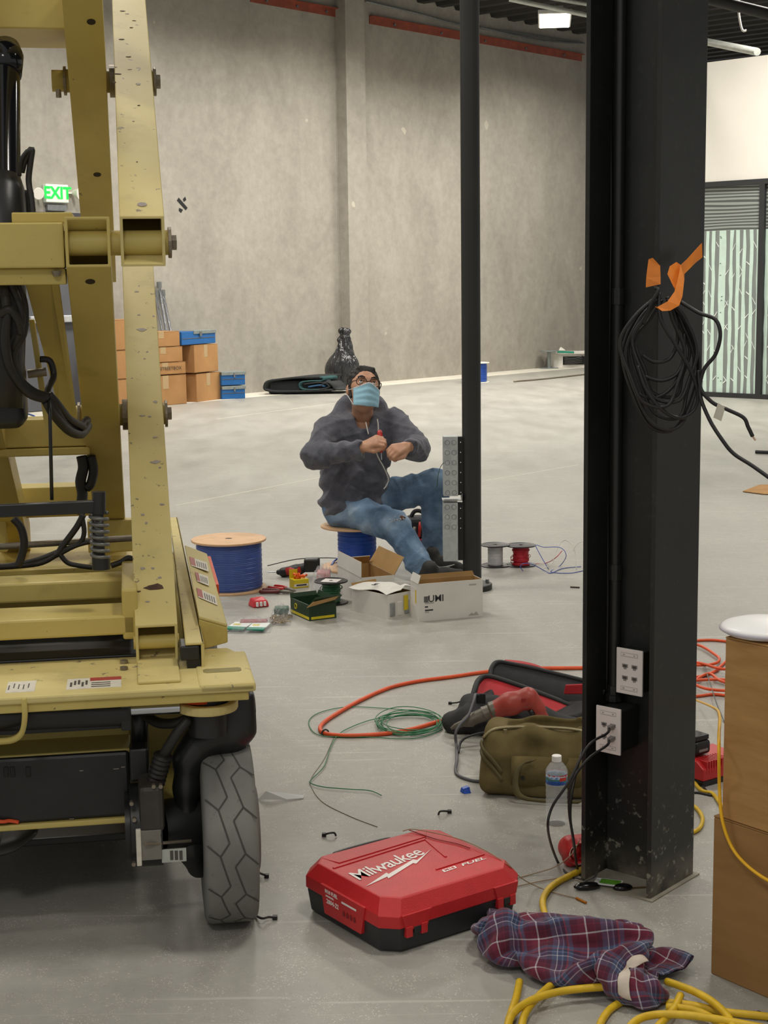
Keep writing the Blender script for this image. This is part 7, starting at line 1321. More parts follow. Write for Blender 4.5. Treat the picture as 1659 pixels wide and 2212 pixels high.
# ---- jeans
sd = SD(np.array([D(700,1100,8.2)[0]-.03, 7.70, .03]), np.array([D(965,1100,8.2)[0]+.06, 8.56, j['kneeL'][2]+.13]), .0075)
sd.u(sd.ell(D(762,1100,8.31), (.165,.15,.10)), 0); sd.u(sd.cone(j['hipR'], j['hipL'], .10, .10), .05)
def leg(h, k, a, r):
    hm = a+(a-k)/np.linalg.norm(a-k)*.015
    g = smin(sd.cone(h, k, r[0], r[1]), sd.cone(k, hm, r[1]*.98, r[2]), .03); dl = (hm-k)/np.linalg.norm(hm-k); tt = (sd.X-k[0])*dl[0]+(sd.Y-k[1])*dl[1]+(sd.Z-k[2])*dl[2]; L_ = np.linalg.norm(hm-k)
    g = g+.0045*np.sin(tt*75+1.5*np.sin(sd.X*28))*np.exp(-((tt-L_)/.11)**2)+.003*np.sin(tt*60+sd.X*22)*np.exp(-(tt/.1)**2)
    return np.maximum(g, tt-L_)
sd.u(leg(j['hipR'], j['kneeR'], j['ankR'], (.10,.078,.062)), .04); sd.u(leg(j['hipL'], j['kneeL'], j['ankL'], (.10,.080,.062)), .04)
sd.d -= .006*wrinkle(sd.X, sd.Y, sd.Z, 30, .5, .2)+.006*wrinkle(sd.X, sd.Y, sd.Z, 26, 2.0, 1.1)
sd.d += .0025*np.sin(sd.X*52+sd.Z*44+2*np.sin(sd.Y*30)); jn = sd.mesh().build('jeans', 'denim', person, world=True, smooth=True)
# rip at the near knee: skin showing with frayed white threads
nf = np.array([.15,-.80,.58]); nf /= np.linalg.norm(nf); kc = j['kneeR']+nf*.0875+np.array([.004,0,.0]); tx = np.array([.97,.1,.2]); tx /= np.linalg.norm(tx); ty_ = np.cross(nf, tx)
mb = MB(); mb.prism([kc+tx*a*.046+ty_*b*.014+nf*(-.010*a*a) for a, b in ((-1,.1),(-.6,.7),(-.1,.5),(.4,.9),(.8,.4),(1,-.1),(.5,-.7),(0,-.5),(-.5,-.8))], -nf*.004); rp = mb.build('knee_rip', M('rip_shadow', '#6d4a3a', .7), jn, world=True)
rn = random.Random(4); mb = MB()
for k in range(26):
    a = rn.uniform(-1,1); b0_ = rn.choice((-1,1)); p = kc+tx*a*.046+ty_*b0_*.012+nf*(.001-.010*a*a); mb.tube([p, p+nf*.006+ty_*b0_*rn.uniform(-.012,.006)+tx*rn.uniform(-.006,.006)], .0013, 4)
mb.build('frayed_threads', 'cord_white', jn, world=True, kind='stuff')
# ---- shoes
def shoe(heel, toe, up, label_, lace, swoosh):
    heel = np.array(heel); toe = np.array(toe); d = toe-heel; L_ = np.linalg.norm(d); d /= L_; up = np.array(up)-d*np.dot(up, d); up /= np.linalg.norm(up); s_ = np.cross(d, up)
    sd = SD(np.minimum(heel, toe)-.10, np.maximum(heel, toe)+.13, .005)
    P = lambda a, b, c: heel+d*a*L_+s_*b+up*c
    body = sd.cone(P(.12,0,.042), P(.55,0,.036), .040, .040); body = smin(body, sd.cone(P(.5,0,.034), P(.86,.004,.026), .042, .034), .03); body = smin(body, sd.cone(P(.16,0,.05), P(.22,0,.095), .038, .040), .03)
    body = np.maximum(body, -((sd.X-heel[0])*up[0]+(sd.Y-heel[1])*up[1]+(sd.Z-heel[2])*up[2])+.012); sd.d = body; o = sd.mesh().build('shoe', 'shoe_black', person, world=True, smooth=True)
    sd.d = np.minimum(sd.cone(P(.10,0,.012), P(.55,0,.012), .040, .041), sd.cone(P(.5,0,.012), P(.88,.004,.014), .042, .034)); h_ = (sd.X-heel[0])*up[0]+(sd.Y-heel[1])*up[1]+(sd.Z-heel[2])*up[2]; sd.d = np.maximum(sd.d, np.abs(h_-.011)-.011); sd.mesh().build('sole', 'shoe_sole', o, world=True, smooth=True)
    if swoosh:
        mb = MB(); q = smooth_path([P(.35,.047,.060), P(.45,.052,.030), P(.62,.050,.034), P(.85,.042,.052)], 5) if swoosh > 0 else smooth_path([P(.35,-.047,.060), P(.45,-.052,.030), P(.62,-.050,.034), P(.85,-.042,.052)], 5)
        mb.tube(q, list(np.interp(np.linspace(0,1,len(q)), [0,.3,1], [.003,.010,.002])), 6); mb.build('side_stripe', 'shoe_white', o, world=True, smooth=True)
    for k in range(4 if lace else 0):
        mb = MB(); a = .36+k*.08; mb.tube(smooth_path([P(a,-.03,.068-k*.006), P(a+.02,0,.086-k*.006), P(a,.03,.068-k*.006)], 3), .0032, 5); mb.build('lace', 'blk_rubber', o, world=True, smooth=True)
shoe(G(912,1266,.002), G(1006,1250,.035), (.05,-.25,1), '', True, 0); shoe(G(915,1232,.002), G(1002,1238,.004), (0,0,1), '', False, 1)
# ---- the red handled screwdriver in his fist
d_, n_, s_ = hr; wq = j['wrR']+np.array([.012,-.005,.01])
c0 = wq+d_*.088-n_*.030; ax = s_*.85-n_*.3+d_*-.15; ax = ax/np.linalg.norm(ax)
sdv = thing('screwdriver', 'red handled screwdriver held in the seated man\'s fist', 'screwdriver', c0)
mb = MB(); mb.tube([c0+ax*q for q in (-.075,-.068,-.05,-.01,.03,.042,.05)], [.008,.013,.0145,.012,.0125,.010,.007], 14); mb.build('handle', M('tool_red', '#b3231f', .35), sdv, world=True, smooth=True)
mb = MB(); mb.tube([c0+ax*.05, c0+ax*.09], .003, 8); mb.build('shank', 'steel_grey', sdv, world=True)
# ================================================================ THINGS AROUND THE SEATED MAN
M('plywood', '#d3ab82', .6, 0, .1, 20); M('cable_blue', '#1d4fb0', .4, 0, .1, 30); M('cable_blue_dk', '#1d489e', .35, 0, .12, 30)
def reel(name, label, c, R, r, h, cable, flange='plywood', turns=26, ft=.011, wrap=False, group='blue cable reels'):
    t_ = thing(name, label, 'cable reel', (c[0],c[1],0), 0, group)
    for nm, z in (('bottom_flange',0.), ('top_flange',h-ft)):
        mb = MB(); mb.lathe([(.018,z),(R-.002,z),(R,z+.002),(R,z+ft-.002),(R-.002,z+ft),(.018,z+ft)], 44, cap=False); mb.lathe([(.018,z),(.018,z+ft)], 16, cap=False); mb.build(nm, flange, t_, smooth=True, sharp=40)
    mb = MB(); mb.lathe([(.017,.002),(.017,h-.002)], 14); mb.build('hub', 'lift_dark', t_)
    pr = []; z0, z1 = ft, h-ft; dz = (z1-z0)/turns
    for i in range(turns):
        for q in (0,.25,.5,.75): pr.append((r+dz*.45*math.sin(math.pi*q)-(.004 if i in (0,turns-1) else 0)+.0012*math.sin(i*2.3), z0+dz*(i+q)))
    mb = MB(); mb.lathe([(.03,z0)]+pr+[(.03,z1)], 44, cap=False); mb.build('cable_winding', cable, t_, smooth=True)
    if wrap:
        mb = MB(); mb.lathe([(r+.006+.0015*math.sin(k*1.7), ft+(h-2*ft)*k/10) for k in range(11)], 44, cap=False); mb.build('shrink_wrap', wrap_m, t_, smooth=True)
    return t_
t = NT('shrink_film'); t.set(color=(.85,.9,1,1), rough=.12, alpha=.05, spec=1.); wrap_m = t.m; t.bump(t.noise(t.mapv(t.co(), (1,1,6)), 14, 4), .8, .02)
c = G(497,1272); h_ = D(497,1163,c[1])[2]
reel('cable_reel', 'big blue cable reel with plywood flanges wrapped in clear film', c, 82*c[1]/3300, 70*c[1]/3300, h_, 'cable_blue_dk', wrap=True)
c = G(772,1226); h2_ = D(772,1133,c[1])[2]; seat = reel('cable_reel', 'blue cable reel with plywood flanges the man sits on', c, 79*c[1]/3300, 41*c[1]/3300, h2_, 'cable_blue')
mb = MB(); mb.tube(smooth_path([np.array([c[0]+.108*math.cos(a), c[1]+.108*math.sin(a), .02+.006*a/2]) for a in np.linspace(-2.4,5.2,26)], 2), .008, 7); mb.build('loose_turn', 'cable_blue', seat, world=True, smooth=True)
wcable('blue_cable_end', [G(733,1205,.03), G(722,1212,.02), G(716,1222,.008)], .006, 'cable_blue', 'short blue cable end sticking out left of the seat reel', 'cable')
c = G(1031,826); reel('cable_reel', 'distant blue cable reel with pale flanges behind the black pole', c, .19, .145, .31, 'cable_blue', M('pale_flange', '#e6e0cf', .6), turns=14)
# ---- wire spools
M('spool_black', '#1c1c1d', .4, 0, .1, 20); M('wire_grey', '#c6c5c4', .5, 0, .1, 30); M('wire_red', '#c01f30', .45, 0, .12, 30); M('wire_dkgreen', '#1f5a36', .45, 0, .12, 30)
def spool(label, px, py, Rpx, rpx, toppy, wire, fuzzy=False, top_label=False, seed=1):
    c = G(px, py); k = c[1]/3300; R, r = Rpx*k, rpx*k; h = D(px, toppy, c[1])[2]
    t_ = thing('wire_spool', label, 'wire spool', (c[0],c[1],0), 0, 'small wire spools'); ft = .005
    for nm, z in (('bottom_flange',0.), ('top_flange',h-ft)):
        mb = MB(); mb.lathe([(.012,z),(R,z),(R,z+ft),(R-.004,z+ft+.0015),(R-.008,z+ft),(.012,z+ft)], 36, cap=False); mb.build(nm, 'spool_black', t_, smooth=True, sharp=40)
        if nm == 'top_flange' and top_label: m2 = MB(); m2.lathe([(.012,h+.0005),(R*.72,h+.0005)], 4, Matrix.Rotation(.5,4,'Z'), cap=False); m2.build('paper_label', 'plate_white', t_)
    pr = []; n = 20; rn = random.Random(seed)
    for i in range(n):
        rj = r*(1+(.08 if fuzzy else .02)*rn.uniform(-1,1)*(1 if i % 3 else 1.6))
        for q in (0,.33,.66): pr.append((rj+.002*math.sin(math.pi*q), ft+(h-2*ft)*(i+q)/n))
    mb = MB(); mb.lathe([(.012,ft)]+pr+[(.012,h-ft)], 28, cap=False); w_ = mb.build('wire_winding', wire, t_, smooth=True)
    if fuzzy:
        for k2 in range(6):
            z = ft+(h-2*ft)*rn.uniform(.1,.9); a = rn.uniform(2.4,6.8); P = [(math.cos(a+q*.5)*(r+.013*math.sin(q*math.pi)+.001), math.sin(a+q*.5)*(r+.013*math.sin(q*math.pi)+.001), z+.012*math.cos(q*math.pi)) for q in np.linspace(0,1,9)]
            mb = MB(); mb.tube(P, .0016, 5); mb.build('loose_loop', wire, w_, smooth=True)
spool('black spool of grey wire beside the red wire spool', 1070,1222,32,16,1176,'wire_grey'); spool('black spool of red wire right of the grey wire spool', 1125,1221,33,17,1177,'wire_red',True,seed=2)
spool('black spool of green wire with a paper label on top', 716,1302,37,19,1254,'wire_dkgreen',True,True,3)
# tangle of thin wires beyond the red spool
M('wire_blue', '#4a5fae', .45); M('wire_white', '#d9d6cd', .5)
def tangle(pts, mat, lab): wcable('loose_wire', [D(a, b, c) if c else G(a, b, .003) for a, b, c in pts], .0022, mat, lab, 'wire', n=5, seg=8)
tangle([(1185,1230,0),(1165,1195,8.2),(1158,1178,8.25),(1175,1182,8.25),(1210,1183,8.2),(1223,1200,8.15),(1210,1222,0),(1190,1235,0),(1230,1238,0),(1262,1232,0)], 'wire_blue', 'blue loose wire looping up beyond the red spool')
tangle([(1130,1233,0),(1124,1224,8.1),(1132,1217,8.1),(1150,1219,8.1),(1175,1232,0),(1190,1238,0),(1215,1228,0),(1255,1224,0)], 'wire_blue', 'blue loose wire curling on the floor in front of the red spool')
tangle([(1170,1230,0),(1192,1218,8.15),(1200,1195,8.2),(1212,1172,8.25),(1225,1168,8.25),(1240,1185,8.2),(1245,1230,0)], 'wire_white', 'white loose wire arching near the column')
tangle([(1150,1219,0),(1180,1216,0),(1200,1205,8.15),(1214,1190,8.2)], 'wire_red', 'thin red wire crossing the blue loops')
tangle([(1238,1190,8.2),(1246,1176,8.2),(1262,1168,8.2)], 'wire_white', 'second white wire arch beside the column edge')
# ---- black pole with base plate and galvanised wireway
pc = G(1020,1272); PR = 20.5*pc[1]/3300
pole = thing('black_pole', 'slim round black steel pole beside the seated man', 'pole', (pc[0],pc[1],0))
mb = MB(); mb.cyl((pc[0],pc[1],.02), (pc[0],pc[1],6.), PR, 28); mb.build('shaft', M('pole_black', '#262725', .45, 0, .1, 6), pole, world=True, smooth=True, sharp=40)
mb = MB(); mb.lathe([(PR,0),(.10,0),(.102,.003),(.102,.026),(.098,.03),(PR,.03)], 36, X_at((pc[0],pc[1],0)), cap=False); mb.build('base_plate', 'pole_black', pole, world=True, smooth=True, sharp=40)
for a in (.2,1.8,3.4,5.0):
    q = np.array([pc[0]+.08*math.cos(a), pc[1]+.08*math.sin(a), .03]); mb = MB(); mb.cyl(q, q+np.array([0,0,.016]), .009, 6); mb.build('anchor_bolt', 'steel_grey', pole, world=True)
t = NT('galv_sheet'); v = t.co(); vo = t.n('ShaderNodeTexVoronoi', {'Vector': v, 'Scale': 45.}); t.l(t.mix(.5, t.ramp(vo.outputs['Color'], [(.2, lin('#a3aaaa')), (.8, lin('#c3c8c6'))]), t.ramp(t.noise(v, 5), [(.3, lin('#aab0af')), (.7, lin('#c2c6c4'))])), 'Base Color'); t.set(rough=.42, metal=.3)
yb = pc[1]-.03
def wireway(y0, y1, rows, top, label):
    a, b = D(958,y1,yb), D(989,y0,yb); t_ = thing('wireway_box', label, 'junction box', (a[0],yb,a[2]), 0, 'galvanised boxes on the pole')
    mb = MB(); mb.box((a[0],yb,a[2]), (b[0],yb+.075,b[2])); bx = mb.build('shell', 'galv_sheet', t_, world=True, bevel=.002)
    mb = MB(); mb.box((b[0],yb+.012,a[2]+.003), (pc[0]-PR*.6,yb+.05,b[2]-.003)); mb.build('mounting_strut', 'lift_dark', t_, world=True)
    w_ = b[0]-a[0]; st = 22*yb/3300
    for i in range(rows):
        for u in (.28,.74):
            q = Vector((a[0]+w_*u, yb-.0004, b[2]-top-i*st)); mb = MB(); X = frame(q, (1,0,0), (0,0,1))
            mb.tube([X @ Vector((.0115*math.cos(k), .0115*math.sin(k), 0)) for k in np.linspace(0,6.283,17)[:-1]], .0011, 5, closed=True); mb.build('knockout', M('ko_grey', '#6f7676', .45, .4), bx, world=True)
    for i in range(rows):
        mb = MB(); q = np.array([b[0]+.014, yb+.011, b[2]-.03-i*st]); mb.box(q-.0022, q+.0022); mb.build('strut_hole', 'ap_white', t_, world=True)
wireway(943,1072,6,.030, 'upper galvanised steel box with round knockouts on the pole'); wireway(1086,1213,3,.022, 'lower galvanised steel box on the pole beside the man\'s shin')
mb = MB(); a, b = D(956,1083,yb-.02), D(999,1073,yb-.02); mb.box((a[0],yb-.01,a[2]), (b[0],yb+.09,a[2]+.003)); mb.box((b[0]-.003,yb-.01,a[2]), (b[0],yb+.09,a[2]+.035)); mb.build('steel_bracket', 'galv', label='bent steel bracket between the two galvanised boxes', cat='bracket', origin=a)
wcable('thin_wire', [D(958,1000,7.6), D(951,1010,7.7), D(946,1030,7.9), D(944,1052,7.95)], .0018, 'wire_dkgreen', 'short green wire sticking out of the upper galvanised box', 'wire', n=5)
# ---- open cartons
M('carton_white', '#d8d5ce', .7, 0, .05, 8); M('carton_inner', '#a5824f', .8, 0, .1, 10); M('ink_black', '#26262a', .6, 0, 0); M('tape_yellow', '#d8bf22', .5); M('ink_grey', '#a7a49d', .6, 0, 0)
def open_carton(name, label, p_fl, p_fr, depth, h, flaps, mat='carton_white', inner='carton_inner', group=None):
    """p_fl, p_fr: front bottom corners; flaps: (side, length, tilt) for front/back/left/right"""
    a, b = Vector((p_fl[0],p_fl[1],0)), Vector((p_fr[0],p_fr[1],0)); w_ = (b-a).length; X = frame(a, b-a, Vector((-(b-a).y,(b-a).x,0)))
    t_ = thing(name, label, 'carton', a, 0, group); th = .003
    for nm, lo, hi in (('front_panel',(0,0,0),(w_,th,h)), ('back_panel',(0,depth-th,0),(w_,depth,h)), ('left_panel',(0,th,0),(th,depth-th,h)), ('right_panel',(w_-th,th,0),(w_,depth-th,h)), ('bottom_panel',(th,th,0),(w_-th,depth-th,th))):
        mb = MB(); mb.X = X; mb.box(lo, hi); mb.build(nm, [mat, inner] if 0 else mat, t_, world=True)
    mb = MB(); mb.X = X; mb.box((th,th,th), (w_-th,depth-th,th*2)); mb.build('inner_floor', inner, t_, world=True)
    for nm, lo, hi in (('inner_liner',(th,depth-th-.001,0),(w_-th,depth-th,h)), ('inner_liner',(w_-th-.001,th,0),(w_-th,depth-th,h)), ('inner_liner',(th,th,0),(th+.001,depth-th,h)), ('inner_liner',(th,th,0),(w_-th,th+.001,h))):
        mb = MB(); mb.X = X; mb.box(lo, hi); mb.build(nm, inner, t_, world=True)
    for sd_, ln, tl in flaps:
        e0, e1, o = {'front': ((0,0,h),(w_,0,h),Vector((0,-1,0))), 'back': ((w_,depth,h),(0,depth,h),Vector((0,1,0))), 'left': ((0,depth,h),(0,0,h),Vector((-1,0,0))), 'right': ((w_,0,h),(w_,depth,h),Vector((1,0,0)))}[sd_]
        e0, e1 = Vector(e0), Vector(e1); dv = o*math.cos(tl)+Vector((0,0,1))*math.sin(tl); tn = (e1-e0).normalized().cross(dv)
        for off, m_ in ((0,mat), (1,inner)):
            mb = MB(); mb.X = X; n_ = tn*(.0016 if off else -.0016); up = -n_ if (tn.z if abs(tl) < 1.4 else -o.dot(tn)) < 0 else n_
            mb.prism([e0+up*.5, e1+up*.5, e1+dv*ln-(e1-e0)*.02+up*.5, e0+dv*ln+(e1-e0)*.02+up*.5], up); mb.build('flap' if not off else 'flap_inside', m_, t_, world=True)
    return t_, X, w_
p, q = G(905,1343), G(1043,1331); hC = D(905,1262,p[1])[2]
C_, XC, wC = open_carton('white_carton', 'white open carton with black UMI lettering at the pole foot', p, q, .11, hC, (('back',.022,1.3),('left',.04,1.9)))
XF = XC @ frame((0,0,0), (1,0,0), (0,0,1))
mb = text_mb('UMI', .045, XF @ Matrix.Translation((.085,hC*.58,.0008)), bold=.0003); mb.build('lettering', 'ink_black', C_, world=True)
for k in range(5): mb = MB(); mb.X = XF; x0 = .026+k*.0045; mb.box((x0,hC*.50,.0003), (x0+.003,hC*.66,.0012)); mb.build('logo_bar', 'ink_black', C_, world=True)
for i, (x0, x1, z0) in enumerate(((.03,.045,.36),(.03,.07,.27),(.03,.05,.22),(.25,.285,.86),(.03,.075,.46))): mb = MB(); mb.X = XF; mb.box((x0,hC*z0,.0003), (x1,hC*(z0+.035),.0012)); mb.build('print_line', 'ink_black' if i < 2 else 'ink_grey', C_, world=True)
mb = MB(); mb.X = XF; mb.prism([(.245,.008,.0003),(.262,.022,.0003),(.270,.015,.0003),(.285,.026,.0003),(.298,.008,.0003)], (0,0,.0008)); mb.build('mountain_print', 'ink_grey', C_, world=True)
mb = MB(); mb.X = XC; mb.box((-.0012,.03,hC*.35), (0,.11,hC*.85)); mb.build('side_label', 'plate_white', C_, world=True); mb = MB(); mb.X = XC; mb.box((-.0018,.03,hC*.45), (-.0012,.045,hC*.8)); mb.build('side_label_stripe', 'tape_yellow', C_, world=True)
# carton A (left, flaps up)
p, q = G(730,1277), G(782,1307); hA = .135
A2, XA, wA = open_carton('white_carton', 'white open carton with a raised brown flap behind the wire spool', p, q, .17, hA, (('back',.10,1.0),('front',.075,1.62),('left',.05,2.2)))
mb = MB(); mb.X = XA; mb.box((wA,.01,.03), (wA+.0012,.03,.10)); mb.build('side_label', 'tape_yellow', A2, world=True)
# carton B (closed lid half torn, open end towards the viewer)
p, q = G(838,1338), G(892,1327); hB = .115
B2_, XB, wB = open_carton('white_carton', 'white carton lying between the other two with packed parts in its open end', p, q, .26, hB, (('back',.02,1.3),))
LB_ = lambda nm, a, b, m, **k: (lambda mb: (setattr(mb, 'X', XB), mb.box(a, b), mb.build(nm, m, B2_, world=True, **k)))(MB())
gr = [[(wB*u+.01*math.sin(v_*5+u*3), .0+.26*v_, hB+.006+.008*math.sin(u*4+v_*6)+(.02 if (u > .6 and v_ < .3) else 0)) for v_ in np.linspace(-.02,1,9)] for u in np.linspace(-.06,1.1,8)]
mb = MB(); mb.X = XB; mb.sheet(gr); mb.build('lid_panel', 'carton_white', B2_, world=True, solid=.002)
mb = text_mb('UMI', .03, XB @ X_at((wB*.45,.17,hB+.018), math.radians(200))); mb.build('lettering', 'ink_black', B2_, world=True)
for k in range(3): LB_('packed_part', (.012+k*.045,-.004,.008), (.045+k*.045,.03,.075), 'galv' if k != 1 else 'carton_white', bevel=.004)
LB_('side_label_stripe', (wB*.62,-.006,.03), (wB*.78,-.004,.10), 'tape_yellow')
# green and yellow carton
M('carton_green', '#1d3a1f', .5, 0, .2, 30); M('carton_yellow', '#d9c51f', .5)
p, q = G(628,1324), G(668,1342)
GC, XG, wG = open_carton('green_carton', 'small dark green and yellow carton with open flaps in front of the green spool', p, q, .14, .075, (('right',.085,.6),('back',.025,1.2),('left',.02,1.2)), 'carton_green', 'carton_green')
mb = MB(); mb.X = XG; mb.box((.0,-.0012,.006), (wG,0,.018)); mb.build('yellow_band', 'carton_yellow', GC, world=True)
mb = MB(); mb.X = XG; mb.box((wG,0.01,.006), (wG+.0012,.13,.018)); mb.build('yellow_band', 'carton_yellow', GC, world=True)
mb = MB(); mb.X = XG; mb.tube([(wG*.3+.012*math.cos(a), -.001, .045+.012*math.sin(a)) for a in np.linspace(0,6.28,15)[:-1]], .0022, 5, closed=True); mb.build('print_ring', 'carton_yellow', GC, world=True)
mb = MB(); mb.X = XG; mb.sheet([[(wG+.02+.03*u, -.02+.13*u, .07+.03*u), (wG+.05+.02*u, .0+.12*u, .10+.02*u)] for u in np.linspace(0,1,4)]); mb.build('inner_flap', 'cardboard_inner', GC, world=True, solid=.002)
# yellow box of orange wire connectors
q = G(652,1270); yb_ = thing('yellow_box', 'small yellow box full of orange wire connectors', 'box', (q[0],q[1],0), math.radians(25))
mb = MB(); mb.box((-.045,0,0), (.04,.06,.045)); mb.build('body', 'carton_yellow', yb_, bevel=.002); mb = MB(); mb.box((-.045,.058,.045), (.0,.06,.09)); mb.build('lid', 'carton_yellow', yb_)
mb = MB(); mb.box((-.042,-.0012,.008), (.036,0,.022)); mb.build('label', 'plate_white', yb_); mb = MB(); mb.box((-.03,-.0018,.012), (.026,-.0012,.019)); mb.build('label_print', 'ink_black', yb_)
rn = random.Random(9)
mb = MB()
for k in range(22): q2 = Vector((rn.uniform(-.03,.032), rn.uniform(.008,.05), .047+rn.uniform(0,.022))); mb.lathe([(.002,.013),(.0045,.008),(.007,0)], 8, Matrix.Translation(q2) @ Matrix.Rotation(rn.uniform(-1.2,1.2),4,'X') @ Matrix.Rotation(rn.uniform(-1,1),4,'Y'))
mb.build('wire_connectors', M('nut_orange', '#e8631c', .45), yb_, kind='stuff')
# ---- black and red impact driver
q = G(640,1246); imp = thing('impact_driver', 'black and red cordless screwdriver lying near the seat reel', 'power tool', q)
dd = q[1]; sd = SD(D(600,1250,dd)-np.array([.02,.06,.03]), D(695,1195,dd)+np.array([.02,.06,.03]), .0045)
sd.u(sd.cone(D(612,1236,dd), D(640,1232,dd), .026, .030), 0); sd.u(sd.cone(D(640,1232,dd), D(668,1222,dd), .028, .024), .02); sd.mesh().build('body', 'blk_plastic', imp, world=True, smooth=True)
mb = MB(); sd = SD(D(650,1240,dd)-np.array([.02,.06,.02]), D(698,1195,dd)+np.array([.03,.06,.03]), .005); sd.u(sd.box(D(674,1220,dd), (.042,.034,.036), .01), 0); sd.mesh(mb); mb.build('battery', 'blk_plastic', imp, world=True, smooth=True)
mb = MB(); mb.tube([D(618,1235,dd-.012), D(650,1230,dd-.012)], [.022,.022], 12); mb.build('red_shell', 'tool_red', imp, world=True, smooth=True)
mb = MB(); mb.tube([D(610,1236,dd), D(600,1236,dd), D(597,1236,dd)], [.018,.014,.008], 14); mb.build('collet', 'blk_plastic', imp, world=True, smooth=True); mb = MB(); mb.tube([D(598,1236,dd), D(578,1236,dd)], .003, 6); mb.build('bit', 'steel_grey', imp, world=True)
# ---- pliers
def plier(px, py, ang, label, red):
    q = G(px, py); r = thing('pliers', label, 'pliers', (q[0],q[1],0), ang, 'hand tools by the parts bags')
    for s_ in (-1,1):
        mb = MB(); mb.tube(smooth_path([(-.02,s_*.006,.012),(-.045,s_*.022,.013),(-.09,s_*.028,.012),(-.12,s_*.020,.011)], 5), [.006]+[.0095]*14+[.006], 8); mb.build('handle', red, r, smooth=True)
        mb = MB(); mb.tube([(-.025,s_*.004,.012),(.0,-s_*.004,.012),(.03,-s_*.002,.011),(.055,-s_*.001,.010)], [.006,.009,.008,.003], 8); mb.build('jaw', 'drill_grey', r, smooth=True)
plier(622,1278,math.radians(-42), 'red handled pliers lying beside the big blue reel', 'tool_red'); plier(612,1283,math.radians(-15), 'dark red grip pliers under the other pliers', M('grip_dkred', '#5c191a', .5))
# ---- packets and bags of small parts
t = NT('poly_bag'); t.set(color=(.92,.93,.95,1), rough=.1, alpha=.17, spec=1.); t.bump(t.noise(t.co(), 22, 5, .7), 1., .03)
def polybag(px0, py0, px1, py1, h, label, seed, inner=None):
    a = G(px0, py1); b = G(px1, py1); c_ = G((px0+px1)/2, py0+ (py1-py0)*.35); o = (a+b)/2; w_ = b[0]-a[0]; dp = max(.08, (c_[1]-a[1])*.8); rn = np.random.RandomState(seed)
    t_ = thing('parts_bag', label, 'plastic bag', (o[0],o[1]+dp/2,0), 0, 'clear plastic bags of parts'); n = 16
    nz = rn.uniform(-1,1,(n+1,n+1))
    for nm, sg in (('film_top',1), ('film_bottom',0)):
        g = [[(w_*(i/n-.5)*(1+.05*nz[i,k]), dp*(k/n-.5), .002+sg*(h*(math.sin(math.pi*i/n)*math.sin(math.pi*k/n))**.5*(1+.25*nz[i,k]))+.002*sg) for k in range(n+1)] for i in range(n+1)]
        mb = MB(); mb.sheet(g); mb.build(nm, 'poly_bag', t_, smooth=False)
    return t_, w_, dp
b1, w_, dp = polybag(493,1318,585,1368,.035, 'clear plastic bag with teal and white cards beside the lift', 3)
for i, (x0, x1) in enumerate(((-.46,-.02), (.0,.42))):
    rz = Matrix.Rotation(-.25+.1*i,4,'Z'); mb = MB(); mb.X = rz; mb.box((w_*x0,-dp*.45,.012), (w_*x1,dp*.12,.016)); cd_ = mb.build('card', M('card_white', '#eef2ef', .6), b1)
    mb = MB(); mb.X = rz; mb.box((w_*x0,-dp*.455,.010), (w_*x1,-dp*.27,.0165)); mb.build('card_print', M('card_teal', '#1f8d74', .6), cd_); mb = MB(); mb.X = rz; mb.box((w_*x0+.01,-dp*.15,.016), (w_*x0+w_*.22,-dp*.04,.0167)); mb.build('card_print', 'carton_yellow', cd_)
mb = MB(); mb.box((-w_*.3,dp*.08,.006), (w_*.35,dp*.36,.02)); mb.build('red_strip', M('dull_red', '#8e3a40', .6), b1, bevel=.005)
b2, w_, dp = polybag(580,1300,628,1352,.06, 'clear plastic bag of screws in front of the green carton', 5)
rn = random.Random(2); mb = MB()
for k in range(70): q2 = Vector((rn.uniform(-.4,.4)*w_, rn.uniform(-.45,.1)*dp, .004+rn.uniform(0,.018))); a = rn.uniform(0,6.28); d_ = Vector((math.cos(a), math.sin(a), rn.uniform(-.3,.3)))*.011; mb.cyl(q2-d_, q2+d_, .0022, 5); mb.cyl(q2+d_, q2+d_*1.12, .0045, 6)
mb.build('screws', M('screw_gold', '#a48f68', .35, .8), b2, kind='stuff'); mb = MB(); mb.box((-w_*.35,dp*.05,.02), (w_*.3,dp*.3,.05)); mb.build('green_insert', M('dull_green', '#2f5a44', .6), b2, bevel=.006)
b3, w_, dp = polybag(668,1232,722,1292,.12, 'tall clear plastic bag with pink packets beside the yellow box', 8)
mb = MB(); mb.box((-w_*.25,-dp*.1,.05), (w_*.3,dp*.2,.10)); mb.build('pink_packet', M('pink_pack', '#c98b8b', .6), b3, bevel=.01); mb = MB(); mb.box((-w_*.35,-dp*.4,.005), (w_*.35,0,.045)); mb.build('clear_tray', 'poly_bag', b3, bevel=.004)
q = G(565,1312); rp_ = thing('red_packet', 'crumpled red and white packet between the parts bags', 'packet', (q[0],q[1],0), .5)
mb = MB(); mb.hexa([(-.045,0,0),(.04,-.01,0),(.045,.07,.0),(-.04,.08,0),(-.035,.01,.035),(.035,.0,.03),(.035,.06,.045),(-.03,.07,.04)]); mb.build('pouch', M('pack_red', '#c32a33', .4), rp_, bevel=.008)
for k in range(3): mb = MB(); mb.box((-.03+k*.02,-.012,.008), (-.02+k*.02,-.002,.028)); mb.build('white_print', 'card_white', rp_)
